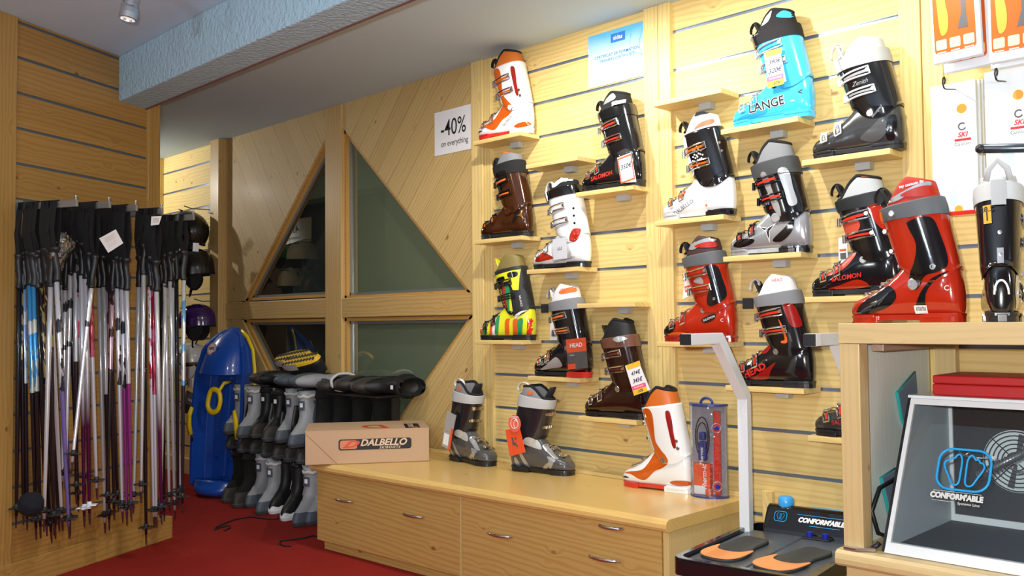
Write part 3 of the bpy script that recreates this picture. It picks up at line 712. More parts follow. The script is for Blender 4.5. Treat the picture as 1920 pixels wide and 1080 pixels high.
specs['lange'] = dict( rim=BF,shell=BLU, cuff=BLU, sole=BLU, liner=BF, tongue=BF, strap=BF, strap_tab=BG, buckle=SLV, buckle_in=BLU, liner_h=.052, rivet_c=BS, rivet_r=.013, rivet_xz=(.178, .122), cuff_b=(.32, .62),
    panels=[('collar_trim', [(.118, .325), (.135, .365), (.165, .388), (.178, .375), (.165, .335)], WHF, .002, 'white liner patch'), ('spine_cap', [(.195, .345), (.215, .362), (.240, .350), (.235, .335)], BLU, .003), ('blue_patch', [(.03, .024), (.08, .040), (.15, .045), (.13, .028), (.07, .022)], col('deeper_blue', (.03, .36, .68), .25), .0008)],  # last panel: flat patch in a deeper blue along the foot
    texts=[('LANGE', .150, .058, .040, WHP, dict(rot=.10, bold=.0022, sx=1.05, off=.0014)), ('LANGE', .150, .058, .040, ink, dict(rot=.10, bold=.0006, sx=1.05, off=.0022)), ('LANGE', .105, .300, .016, WHP, dict(rot=.15, off=.004)), ('<', .275, .080, .03, ink, dict())])
specs['rossi'] = dict(shell=CHAR, cuff=BG, liner=LGF, tongue=LGF, strap=plain('pale_grey_strap', (.40, .42, .42), .7), strap_tab=LGF, buckle=WHT, buckle_in=SLV, liner_h=.040, loop_c=WHF, loop_r=.026, rivet_c=WHT, sole=BS,
    panels=[('ankle_plate', [(.175, .045), (.215, .075), (.250, .100), (.265, .075), (.255, .045), (.22, .030)], GRY, .0014), ('heel_panel', [(.262, .030), (.285, .035), (.292, .095), (.27, .10), (.26, .06)], BG, .0014)],
    texts=[('Zenith', .185, .215, .020, SLV, dict(rot=.1, shear=.4)), ('Rossignol', .235, .118, .012, SLV, dict(rot=.75, shear=.2)), ('Sensor', .115, .045, .012, GRY, dict(rot=.1, shear=.3))], discs=[(.252, .088, .004, steel), (.268, .065, .004, steel), (.275, .055, .004, steel)])
flou = []
for i in range(26):
    a = i*2.399; r = .0055*math.sqrt(i); flou.append((.182+r*math.cos(a)*.9, .212+r*math.sin(a)*1.5))
specs['dalbello'] = dict(shell=WHT, cuff=BG, liner=WHF, tongue=BG, strap=None, buckle=chrome, buckle_in=ORG, liner_h=.055, loop_c=BF, rivet_c=BG, rivet_r=.014, rivet_xz=(.205, .125), sole=plain('pale_grey_sole', (.5, .52, .55), .4), heel_c=BG,
    panels=[('ankle_panel', [(.180, .165), (.182, .125), (.200, .105), (.225, .112), (.250, .135), (.280, .160), (.240, .180)], BG, .0026, 'black ankle plate'), ('tongue_panel', [(.108, .285), (.128, .290), (.140, .230), (.160, .170), (.152, .150), (.135, .175), (.118, .225)], WHT, .002, 'white front flap'),
            ('collar_panel', [(.165, .312), (.19, .332), (.232, .342), (.232, .325), (.19, .318)], plain('tan_leather', (.35, .13, .05), .5), .003, 'tan collar panel'), ('collar_panel', [(.165, .360), (.190, .385), (.215, .388), (.22, .365), (.19, .362)], BF, .003), ('toe_flash', [(.042, .058), (.085, .084), (.10, .092), (.07, .066)], BG, .0014), ('toe_flash', [(.088, .080), (.112, .098), (.120, .092), (.10, .078)], ORP, .0016)],
    texts=[('DALBELLO', .110, .040, .020, ink, dict(rot=.45))], discs=[(p[0], p[1], .0030, WHP) for p in flou]+[(.262, .255, .005, steel), (.270, .225, .005, steel), (.205, .040, .004, ORP)])
specs['atomic'] = dict( rim=BF,shell=plain('silver_grey_shell', (.36, .37, .39), .22, .35, .6), cuff=BG, liner=GRF, tongue=BF, strap=plain('rubbery_grey', (.045, .05, .055), .6), strap_h=(.74, 1.02), strap_tab=None, buckle=black_gloss, buckle_in=REDP, liner_h=.055, rivet_c=SLV, rivet_r=.017, rivet_xz=(.198, .118), sole=SLV, heel_c=BG,
    panels=[('cuff_panel', [(.150, .262), (.172, .268), (.195, .200), (.215, .160), (.22, .12), (.195, .145), (.178, .190)], SLV, .0018, 'silver cuff stripe'), ('spine_panel', [(.215, .270), (.245, .275), (.262, .210), (.275, .160), (.250, .155), (.235, .205)], SLV, .0018), ('star_mark', star(.165, .078, .042, .62, .20), WHP, .0015, None, False), ('star_mark', star(.165, .078, .030, .62, .20), BG, .0022, None, False),
            ('toe_window', [(.028, .034), (.045, .050), (.085, .056), (.115, .050), (.10, .036), (.06, .028)], BG, .0012), ('ankle_panel', [(.180, .045), (.225, .080), (.262, .110), (.255, .070), (.215, .040)], BG, .0013), ('toe_flash', [(.02, .046), (.045, .062), (.068, .072), (.05, .068), (.03, .060)], WHP, .0012)],
    texts=[('LIVE FIT', .175, .170, .018, WHP, dict(rot=.2, shear=.3)), ('RC', .185, .152, .014, REDP, dict(rot=.15, shear=.3))])
specs['redmy'] = dict(shell=RED, cuff=RED, liner=plain('ribbed_dark_liner', (.05, .02, .02), .6), tongue=BF, strap=plain('grey_strap', (.10, .11, .12), .5), strap_tab=None, buckle=chrome, buckle_in=RED, liner_h=.055, rivet_c=steel, rivet_xz=(.190, .110), sole=DRED, loop_r=.022,
    panels=[('spine_panel', [(.205, .262), (.250, .266), (.270, .220), (.285, .160), (.262, .135), (.225, .125), (.215, .150), (.232, .200), (.215, .250)], BG, .0018, 'black spine panel'), ('ankle_plate', [(.185, .078), (.215, .092), (.245, .098), (.238, .078), (.2, .066)], BG, .0016), ('toe_cap', [(.008, .026), (.015, .05), (.04, .062), (.075, .062), (.06, .035)], BG, .0012, 'black toe cap'), ('toe_flash', [(.03, .024), (.08, .036), (.12, .030), (.08, .022)], ORP, .0014), ('collar_trim', [(.130, .335), (.165, .352), (.225, .366), (.232, .350), (.19, .338), (.155, .325)], SLV, .002), ('collar_patch', [(.165, .335), (.19, .347), (.232, .350), (.235, .330)], RED, .003), ('cuff_mark', [(.160, .215), (.192, .228), (.205, .205), (.18, .205)], SLV, .002)],
    texts=[('my custom fit', .192, .354, .011, WHP, dict(rot=.12, bold=.0003)), ('SALOMON', .218, .082, .011, WHP, dict(rot=.3)), ('C', .270, .075, .016, WHP)], discs=[(.245, .150, .006, steel)])
specs['headred'] = dict(shell=BG, cuff=BG, liner=WHF, tongue=BF, strap=GRF, strap_flap=BF, buckle=chrome, buckle_in=REDP, liner_h=.052, loop_c=WHF, rivet_c=steel, rivet_xz=(.186, .117), sole=BS,
    panels=[('side_panel', [(.075, .024), (.105, .034), (.150, .062), (.185, .082), (.165, .055), (.15, .028), (.11, .022)], DRED, .0012, 'dark red side panel'), ('spine_panel', [(.222, .268), (.250, .272), (.268, .235), (.276, .20), (.25, .20), (.232, .235)], DRED, .0024, 'red spine panel'), ('cuff_mark', [(.205, .225), (.225, .190), (.235, .150), (.215, .145), (.212, .152), (.226, .158), (.216, .190)], ORP, .002), ('instep_panel', [(.125, .110), (.145, .135), (.165, .135), (.15, .112)], DRED, .0014), ('toe_window', tilted(.075, .068, .022, .010, .3), WHP, .0016, None, False)],
    texts=[('HEAD', .105, .052, .030, REDP, dict(rot=.42, bold=.0012, sx=1.15)), ('HEAD', .196, .352, .014, REDP, dict(rot=.05)), ('-', .150, .09, .02, WHP, dict())])
specs['salred'] = dict( rim=BF,shell=BG, cuff=BG, liner=plain('silver_liner', (.45, .48, .50), .4), tongue=BF, strap=plain('teal_black_strap', (.01, .013, .015), .5), buckle=chrome, buckle_in=REDP, liner_h=.048, loop_c=BF, rivet_c=steel, rivet_r=.012, rivet_xz=(.190, .110), sole=BS,
    panels=[('side_panel', [(.070, .024), (.11, .034), (.17, .050), (.205, .030), (.14, .022)], RED, .0012, 'red side panel'), ('instep_panel', [(.05, .062), (.085, .078), (.115, .098), (.15, .130), (.165, .128), (.14, .095), (.10, .070)], plain('coral_plastic', (.52, .07, .04), .35), .0013, 'coral instep panel'), ('front_panel', [(.125, .225), (.16, .245), (.188, .225), (.182, .200), (.14, .185)], plain('coral_plastic', (.52, .07, .04), .35), .002), ('spine_panel', [(.215, .268), (.250, .272), (.268, .225), (.274, .19), (.25, .205), (.230, .235)], RED, .0024), ('collar_trim', [(.19, .378), (.222, .386), (.224, .374), (.195, .368)], ORF, .003)],
    texts=[('SALOMON', .135, .058, .020, REDP, dict(rot=.12, bold=.0006, shear=.2))])
specs['salbig'] = dict(specs['redmy']); specs['salbig'].update(buckles='med', sole=RED, rivet_xz=(.188, .098), rivet_r=.015, strap_tab=None, liner=plain('red_ribbed_liner', (.45, .035, .02), .6),
    panels=[('spine_panel', [(.188, .258), (.240, .266), (.262, .222), (.280, .150), (.262, .128), (.225, .118), (.200, .085), (.178, .090), (.180, .118), (.198, .155), (.205, .200), (.185, .245)], BG, .0020, 'black spine panel'), ('toe_grille', [(.030, .028), (.045, .050), (.105, .088), (.122, .096), (.140, .082), (.142, .062), (.118, .040), (.07, .026)], BG, .0020, 'black ribbed toe window'),
            ('heel_frame', [(.190, .028), (.200, .060), (.215, .085), (.240, .110), (.282, .128), (.240, .098), (.222, .070), (.215, .026)], BG, .0016), ('collar_trim', [(.115, .310), (.165, .335), (.225, .358), (.232, .345), (.19, .330), (.155, .315)], SLV, .002), ('collar_patch', [(.165, .325), (.19, .340), (.235, .347), (.238, .322)], RED, .003), ('barcode_sticker', [(.188, .024), (.222, .024), (.222, .044), (.188, .044)], WHP, .0022, 'white barcode sticker', False)]
        + [('grille_rib', [(.046+k*.012, .034+k*.0035), (.090+k*.008, .054+k*.006), (.091+k*.008, .052+k*.006), (.048+k*.012, .032+k*.0035)], GRY, .0030, None, False) for k in range(5)]
        + [('barcode', [(.193+k*.0034, .031), (.1948+k*.0034, .031), (.1948+k*.0034, .041), (.193+k*.0034, .041)], ink, .0026, None, False) for k in range(8)] + [('strap_slot', [(.112, .262), (.119, .263), (.117, .288), (.110, .287)], ORP, .008)],
    texts=[('my custom fit', .190, .354, .011, WHP, dict(rot=.15, bold=.0003)), ('C', .275, .085, .018, WHP)], discs=[(.245, .140, .008, steel), (.142, .282, .008, steel)])
specs['saldark'] = dict(specs['salblack']); specs['saldark'].update(shell=CHAR, liner=BF, loop=False, texts=[('SALOMON', .120, .05, .018, REDP, dict(rot=.12))])
nordica = [('side_flash', [(.060, .062), (.085, .040), (.118, .020), (.135, .020), (.112, .040), (.092, .054), (.100, .074)], SLV, .0013, 'silver flash'), ('side_flash', [(.068, .050), (.082, .030), (.092, .030), (.080, .048)], SLV, .0013), ('heel_stripe', [(.200, .024), (.218, .024), (.250, .080), (.240, .086)], SLV, .0013), ('heel_stripe', [(.248, .024), (.272, .024), (.276, .055), (.262, .055)], SLV, .0013),
           ('instep_patch', [(.132, .100), (.152, .128), (.185, .145), (.212, .140), (.222, .120), (.19, .108), (.155, .100)], plain('pale_silver_plastic', (.60, .62, .62), .25, .3, .5), .0014, 'pale silver instep shell'), ('instep_patch', [(.05, .066), (.075, .080), (.105, .102), (.125, .118), (.13, .108), (.10, .086), (.07, .068)], SLV, .0014)]
specs['nordica'] = dict(shell=GRY, cuff=col('navy_black_plastic', (.010, .012, .017), .3), liner=plain('silver_grey_liner', (.30, .30, .31), .45), tongue=BF, strap=LGF, strap_h=(.78, 1.02), strap_tab=None, buckle=chrome, buckle_in=SLV, buckles='med', liner_h=.030, tongue_h=.006, loop_c=WHF, loop_r=.026, rivet=False, sole=BS, loop_back=True, rim=BF,
    panels=nordica+[('liner_badge', [(.165, .325), (.185, .333), (.200, .325), (.185, .317)], ORF, .003, 'orange oval badge')], texts=[])

SHELF_T = .019
def shelf(x0, x1, z, label, dep=.125, brk=True):
    r = thing('display_shelf', ((x0+x1)/2, WY-.002-dep/2, z), 0, label, 'shelf', 'small wooden shelves on the slat wall')
    h = (x1-x0)/2
    b = MB(); b.box((-h, -dep/2, -SHELF_T), (h, dep/2-.0015, 0)); b.build('board', pine_x, r, bevel=.0015)
    b = MB(); b.box((h-.155, dep/2-.035, -SHELF_T-.024), (h-.105, dep/2-.001, -SHELF_T)); b.box((h-.145, dep/2-.028, -SHELF_T-.018), (h-.115, dep/2+.0085, -SHELF_T-.006)); b.build('bracket', LGF, r)
    return r
A1, A2, A3, A4, A5, A6 = (-3.115, -2.805), (-2.775, -2.475), (-2.487, -2.187), (-2.085, -1.780), (-1.785, -1.482), (-1.472, -1.172)
wall_items = [  # columns, slat k, spec, label, sole centre dx, name
 (A1, 2, 'tec1', 'white and orange ski boot with gold buckles, topmost on the left column of shelves'),
 (A1, 5, 'amber', 'dark amber see-through ski boot with wide black strap, below the white and orange boot'),
 (A1, 8, 'rasta', 'ski boot with green, yellow and red striped shell and yellow collar'),
 (A2, 6, 'whitered', 'white ski boot with red panels and plastic hang tag on its front'),
 (A2, 9, 'headpack', 'black ski boot with white collar and clear accessory pack hanging on it'),
 (A3, 4, 'salblack', 'glossy black ski boot with chrome buckles and orange-edged price tag'),
 (A3, 10, 'brown', 'dark brown ski boot with brown strap and price tag, above the bench'),
 (A4, 5, 'dalbello', 'ski boot with white foot, black cuff and white floral print'),
 (A4, 8, 'redmy', 'red ski boot with black spine and grey strap, behind the white handle'),
 (A5, 3, 'lange', 'light blue ski boot with large dark lettering, topmost boot of the right panel'),
 (A5, 6, 'atomic', 'black and silver ski boot with star mark and wide grey strap'),
 (A5, 9, 'headred', 'black ski boot with red side panel and white collar, beside the white arm'),
 (A6, 4, 'rossi', 'charcoal ski boot with white buckles and white collar at the upper right'),
 (A6, 7, 'salred', 'black and red ski boot with silver collar, behind the large red boot'),
 (A6, 10, 'saldark', 'dark ski boot half hidden behind the pine post of the stand'),
]
K = lambda k: SL[k]+.0085
shelf_lab = {(A1, 2): 'shelf under the white and orange boot', (A1, 5): 'shelf under the dark amber boot', (A1, 8): 'shelf under the striped boot', (A2, 6): 'shelf under the white and red boot', (A2, 9): 'shelf under the black boot with the clear pack',
 (A3, 4): 'shelf under the black boot with price tag, left panel', (A3, 10): 'shelf under the dark brown boot', (A4, 5): 'shelf under the boot with the floral print', (A4, 8): 'shelf under the red boot', (A5, 3): 'shelf under the light blue boot', (A5, 6): 'shelf under the black and silver boot',
 (A5, 9): 'shelf under the black and red boot beside the white arm', (A6, 4): 'shelf under the charcoal boot with white buckles', (A6, 7): 'shelf under the boot behind the large red one', (A6, 10): 'shelf cut off by the pine post, lowest on the right'}
boots = {}
for cl, k, sp, lab in wall_items:
    shelf(cl[0], cl[1], K(k), 'small pine '+shelf_lab[(cl, k)])
    if sp in specs:
        yaw = {'tec1': .10, 'rasta': .1}.get(sp, 0)
        cxx = (cl[0]+cl[1])/2
        boots[sp] = make_boot('ski_boot', (cxx+{'lange': .028, 'rossi': .022, 'dalbello': .014}.get(sp, .008), WY-.073, K(k)+.0002), yaw, lab, specs[sp], 'ski boots on the wall shelves')
shelf(A2[0], A2[1], K(3), 'small empty pine shelf left of the black boot with price tag')
shelf(A3[0], A3[1], K(7), 'small empty pine shelf above the dark brown boot')
shelf(A4[0], A4[1], K(2), 'small empty pine shelf left of the light blue boot')
# ============================================================ BENCH WITH CUPBOARDS
BZ = .408
def by(x, off=0): return 2.402+.040*(x+3.71)+off          # front line of the bench body
XL, XM, XR = -3.71, -2.735, -1.765
def bench_unit(x0, x1, label, handles, endp):
    cx_ = (x0+x1)/2; r = thing('bench_cupboard', (cx_, 2.7, 0), 0, label, 'cupboard', 'cupboards under the bench')
    o_ = Vector((-cx_, -2.7, 0)); T = Matrix.Translation(o_)
    b = MB(); b.prism([(x0+.003, by(x0, .022)), (x1-.003, by(x1, .022)), (x1-.003, 2.965), (x0+.003, 2.965)], .05, .362, 0, T, 'Z'); b.build('body', bench_end_m, r, bevel=.001)
    b = MB(); b.prism([(x0+.004, by(x0)), (x1-(.028 if endp else .012), by(x1)), (x1-(.028 if endp else .012), by(x1, .019)), (x0+.004, by(x0, .019))], .045, .362, 0, T, 'Z'); b.build('front_panel', bench_m, r, bevel=.0015)
    b = MB(); b.prism([(x0+.02, by(x0, .03)), (x1-.01, by(x1, .03)), (x1-.01, by(x1, .05)), (x0+.02, by(x0, .05))], 0, .05, 0, T, 'Z'); b.build('plinth', bench_m, r)
    if endp:
        b = MB(); b.prism([(x1-.022, by(x1, .002)), (x1, by(x1, .002)), (x1, 2.965), (x1-.022, 2.965)], 0, .363, 0, T, 'Z'); b.build('end_panel', bench_end_m, r, bevel=.001)
    else:
        b = MB(); b.prism([(x1-.010, by(x1, .002)), (x1-.001, by(x1, .002)), (x1-.001, 2.9), (x1-.010, 2.9)], 0, .362, 0, T, 'Z'); b.build('side_panel', bench_end_m, r)
    for (px, py, w_) in handles:
        # handle centre on the front plane
        nn = Vector((-.045, 1, 0)).normalized(); p = on(px, py, nn, nn.dot(Vector((XL, 2.405, 0))))
        b = MB(); pth = []
        for k in range(11):
            t = -1+2*k/10; x = p.x+t*w_/2; pth.append((x, by(x, -.006-.022*math.sqrt(max(0, 1-t*t))), p.z))
        b.tube(pth, [.0035+.0028*math.cos(1.3*(-1+2*k/10)) for k in range(11)], 8, 0, True, T)
        b.build('handle', steel, r, smooth=True)
    return r
bench_unit(XL, XM, 'pine bench cupboard with two steel handles, left of the joint', [(650, 937, .125), (780, 965, .125)], False)
bench_unit(XM, XR, 'pine bench cupboard with steel handles, right of the joint', [(943, 1001, .125), (1139, 1045, .13), (1152, 986, .10)], True)
r = thing('worktop', ((XL+XR)/2, 2.7, .366), 0, 'worn golden pine worktop with rounded front edge carrying boots', 'worktop')
T = Matrix.Translation(-Vector(r.location)); b = MB()
b.prism([(XL-.012, by(XL, .018)), (XR+.012, by(XR, .018)), (XR+.012, 2.985), (XL-.012, 2.985)], .368, BZ, 0, T, 'Z'); b.build('top_board', bench_top_m, r)
for (xa, xb) in ((XL-.012, XM-.001), (XM+.001, XR+.012)):
    b = MB(); prof = [(.019, .3665), (.006, .3655), (-.012, .3655), (-.024, .370), (-.030, .380), (-.029, .393), (-.022, .402), (-.010, BZ), (.019, BZ)]
    b.loft([[(x, by(x, o)-.0, z) for o, z in prof] for x in (xa, xb)], M=T); b.build('rounded_edge', bench_top_m, r, bevel=.001)
b = MB(); b.box((XL, 2.964, BZ), (XR, 2.986, BZ+.016), 0, T); b.build('back_strip', pine_x, r, bevel=.002)
# boots on the bench
def bench_boot(sp, x, y, a, lab, mirror):
    return make_boot('ski_boot', (x, y, BZ+.0003), a, lab, specs[sp], 'ski boots standing on the bench', mirror)
nb1 = bench_boot('nordica', -3.125, 2.862, -.07, 'grey and silver ski boot with grey strap, beside the cardboard box', True)
nb2 = bench_boot('nordica', -2.695, 2.880, .20, 'grey and silver ski boot with round orange tag at its heel', True)
wb = bench_boot('tec2', -2.105, 2.895, .04, 'white and orange ski boot standing on the bench beside the clear case', False)
# cardboard box
pa_, pb_ = Vector((-3.315, 2.762)), Vector((-3.640, 2.295)); dd = (pa_-pb_); L_ = dd.length; ang = math.atan2(dd.y, dd.x)
card = plain('cardboard', (.50, .33, .20), .75, bump=.1, bscale=300); card2 = plain('cardboard_edge', (.32, .19, .09), .8)
r = thing('cardboard_box', (pb_.x, pb_.y, BZ+.001), ang, 'brown cardboard boot box with black and orange logo, set aslant on the bench', 'box')
b = MB(); b.box((0, 0, 0), (L_, .35, .155)); b.build('carton', card, r, bevel=.003)
b = MB(); b.box((-.0006, -.0006, .152), (L_+.0006, .3506, .1556)); b.build('lid_edge', card, r)
b = MB(); b.add([(0.0, -.0012, .145), (.003, -.0012, .145), (.145, -.0012, .003), (.140, -.0012, .003)], [(0, 1, 2, 3)]); b.build('crease', card2, r, fix=False)
def rrect(cx_, cz, w_, h_, rad, n_=5):
    out = []
    for qx, qz, a0 in ((1, 1, 0), (-1, 1, 90), (-1, -1, 180), (1, -1, 270)):
        for k in range(n_+1):
            a = math.radians(a0+90*k/n_); out.append((cx_+qx*(w_/2-rad)+rad*math.cos(a), cz+qz*(h_/2-rad)+rad*math.sin(a)))
    return out
b = MB(); b.prism(rrect(.318, .088, .335, .050, .012), -.0012, -.0006); b.build('logo_plate', ink, r)
b = MB(); b.prism(rrect(.196, .088, .078, .040, .010), -.0018, -.0012); b.build('logo_plate', plain('logo_orange_tan', (.62, .22, .10), .6), r)
text('logo', 'D', Matrix.Translation((.197, -.0025, .088)) @ Matrix.Rotation(math.pi/2, 4, 'X'), plain('logo_red_orange', (.65, .07, .03), .5), r, .045, .0015, .6, sx=1.8)
text('logo', 'DALBELLO', Matrix.Translation((.355, -.0022, .094)) @ Matrix.Rotation(math.pi/2, 4, 'X'), plain('logo_cream', (.70, .52, .36), .6), r, .042, .0013, .3, sx=1.06)
text('logo', 'SKIBOOTS', Matrix.Translation((.385, -.0022, .071)) @ Matrix.Rotation(math.pi/2, 4, 'X'), plain('logo_cream', (.70, .52, .36), .6), r, .015, .0003, .2, 1.2, sx=1.2)
text('logo', 'D', Matrix.Translation((.30, .12, .1560)) @ Matrix.Rotation(math.pi, 4, 'Z'), plain('logo_red_orange', (.65, .07, .03), .5), r, .20, .006, -.3, sx=.8)
b = MB(); b.box((.46, .02, .1557), (.53, .20, .1561)); b.build('logo_plate', ink, r)
text('logo', 'DALBELLO', Matrix.Translation((.490, .12, .1566)) @ Matrix.Rotation(math.pi/2, 4, 'Z'), plain('logo_cream', (.70, .52, .36), .6), r, .034, .0008, .3)
b = MB(); b.prism(rrect(.505, .038, .028, .016, .003), .1561, .1566, 0, Matrix.Identity(4), 'Z'); b.build('logo_plate', plain('logo_orange_tan', (.62, .22, .10), .6), r)

# clear heater case on the bench
cc = onZ(1330, 929, BZ)
r = thing('clear_plastic_case', (-1.878, 2.908, BZ+.0005), .12, 'tall clear plastic case of boot heaters with blue hanger, standing on the bench', 'case')
def dshape(w_, d_, n_=10): return [(w_*math.cos(math.pi*(1+k/n_))*(-1), -d_*math.sin(math.pi*k/n_)) for k in range(n_+1)]
W2, H2 = .074, .335
b = MB(); ds = dshape(W2, .062)
b.loft([[(x, y, z) for x, y in ds] for z in (0, H2)]); b.build('clear_shell', TRG, r)
for z0_, z1_ in ((0, .006), (H2-.003, H2+.005)): b = MB(); b.prism(dshape(W2+.001, .063), z0_, z1_, axis='Z'); b.build('end_cap', plain('dark_blue_plastic', (.03, .05, .22), .3), r)
b = MB(); b.tube([(.018*math.cos(q)*1.3, -.02, H2+.006+.020*math.sin(q)) for q in [math.pi*k/10 for k in range(11)]], .0045, 8); b.build('hanger', plain('dark_blue_plastic', (.03, .05, .22), .3), r, smooth=True)
b = MB(); b.box((-W2+.004, -.006, .004), (W2-.004, -.002, H2-.006)); b.build('back_card', plain('case_card_grey', (.30, .30, .34), .5), r)
b = MB(); b.box((-.052, -.030, .006), (.014, -.006, .120)); b.build('inner_box', plain('orange_red_card', (.80, .10, .04), .5), r, bevel=.001)
text('logo', 'Therm-ic', Matrix.Translation((-.006, -.0305, .062)) @ Matrix.Rotation(math.pi/2, 4, 'Y') @ Matrix.Rotation(math.pi/2, 4, 'Z') @ Matrix.Rotation(0, 4, 'Z') if False else Matrix.Translation((-.008, -.0306, .070)) @ Matrix.Rotation(-math.pi/2, 4, 'Y') @ Matrix.Rotation(math.pi/2, 4, 'X'), white_paper, r, .026, .0004, .2)
b = MB(); b.box((-.050, -.0312, .008), (-.005, -.0304, .038)); b.build('price_label', white_paper, r)
b = MB(); b.box((.026, -.022, .01), (.050, -.006, H2-.02)); b.build('inner_strip', REDP, r, bevel=.002)
b = MB(); b.box((-.034, -.03, .130), (-.002, -.008, .20)); b.box((-.030, -.031, .205), (-.006, -.008, .235)); b.build('battery', plain('dark_blue_plastic', (.03, .05, .22), .3), r, bevel=.006)
b = MB()
for k in range(2): b.tube([(-.018+(.022+.006*k)*math.cos(q), -.022, .215+(.055+.02*k)*math.sin(q)) for q in [2*math.pi*i/16 for i in range(17)]], .0022, 6)
b.build('coiled_cable', black_satin, r, smooth=True)
for zz in (.045, .255):
    b = MB(); M_ = Matrix.Translation((.050, -.046, zz)) @ Matrix.Rotation(.75, 4, 'Z') @ Matrix.Rotation(math.pi/2, 4, 'X')
    b.lathe([(.004, .0), (.008, .0), (.008, .007), (.0001, .008)], 14, 0, M_); b.build('blue_button', plain('royal_blue_plastic', (.01, .02, .35), .3), r)
    b = MB(); b.tube([M_ @ Vector((.017*math.cos(q), .017*math.sin(q), .001)) for q in [2*math.pi*i/18 for i in range(18)]], .0012, 6, closed=True); b.build('moulded_ring', SLV, r)
text('logo', 'Thermic', Matrix.Translation((-.003, -.0600, .150)) @ Matrix.Rotation(-math.pi/2, 4, 'Y') @ Matrix.Rotation(math.pi/2, 4, 'X'), white_paper, r, .020, .0002, .3)

# ============================================================ SIGNS AND POSTER
r = thing('paper_sign', (-3.393, WY-.003, 2.017), 0, 'white paper sign reading -40% on everything, beside the left wall post', 'sign')
b = MB(); b.box((-.147, -.0006, -.110), (.147, .0006, .112)); b.build('sheet', white_paper, r)
text('lettering', '-40%', MY(-.003, -.0014, .018), ink, r, .118, .0004, sx=.82)
text('lettering', 'on everything', MY(.005, -.0014, -.058), ink, r, .042, .0001, sx=.88)
def poster_mat():
    mt, N, L, b_ = new_mat('blue_poster_print'); tc = N.new('ShaderNodeTexCoord'); sp = N.new('ShaderNodeSeparateXYZ'); L.new(tc.outputs['Object'], sp.inputs[0])
    nz = N.new('ShaderNodeTexNoise'); nz.inputs['Scale'].default_value = 7; L.new(tc.outputs['Object'], nz.inputs['Vector'])
    a = N.new('ShaderNodeMath'); a.operation = 'MULTIPLY_ADD'; L.new(nz.outputs['Fac'], a.inputs[0]); a.inputs[1].default_value = .10; L.new(sp.outputs['Z'], a.inputs[2])
    mr = N.new('ShaderNodeMapRange'); mr.inputs['From Min'].default_value = -.03; mr.inputs['From Max'].default_value = .15; L.new(a.outputs[0], mr.inputs['Value'])
    mx = N.new('ShaderNodeMix'); mx.data_type = 'RGBA'; mx.inputs[6].default_value = (.86, .90, .93, 1); mx.inputs[7].default_value = (.12, .48, .78, 1); L.new(mr.outputs[0], mx.inputs[0]); L.new(mx.outputs[2], b_.inputs['Base Color']); b_.inputs['Roughness'].default_value = .3
    return mt
r = thing('poster', (-2.355, WY-.004, 2.172), 0, 'blue and white certificate poster with a drawn foot, high on the slat wall', 'poster')
b = MB(); b.box((-.155, -.0006, -.112), (.155, .0006, .113)); b.build('sheet', poster_mat(), r)
pb = plain('poster_blue_ink', (.02, .18, .60), .5)
text('lettering', 'CERTIFICAT DE FORMATION', MY(.0, -.0014, .010), pb, r, .0185, .0002); text('lettering', 'TRAINING CERTIFICATE', MY(0, -.0014, -.010), pb, r, .0175, .0002)
b = MB(); b.box((-.03, -.0016, .058), (.045, -.0008, .095)); b.build('emblem', pb, r); text('lettering', 'sidas', MY(.0075, -.0022, .076), white_paper, r, .026, .0004)
b = MB()
for pts, cl in (([(.075, .075), (.070, .03), (.075, 0), (.068, -.03), (.060, -.045), (.075, -.055), (.10, -.052), (.125, -.045)], False), ([(.135, .085), (.120, .04), (.118, .01), (.128, -.015), (.132, -.04)], False)):
    b.tube([(x, -.0012, z) for x, z in pts], .0009, 4)
for x, z, rr in ((.088, -.012, .010), (.107, -.018, .008), (.120, -.020, .005), (.129, -.022, .0035)):
    b.tube([(x+rr*math.cos(q), -.0012, z+rr*math.sin(q)) for q in [2*math.pi*i/14 for i in range(14)]], .0008, 4, closed=True)
b.build('foot_drawing', plain('poster_line_blue', (.10, .42, .70), .5), r)
text('lettering', 'formation', MY(0, -.0014, -.033), pb, r, .010); text('lettering', 'bootfitting', MY(0, -.0014, -.048), pb, r, .010)

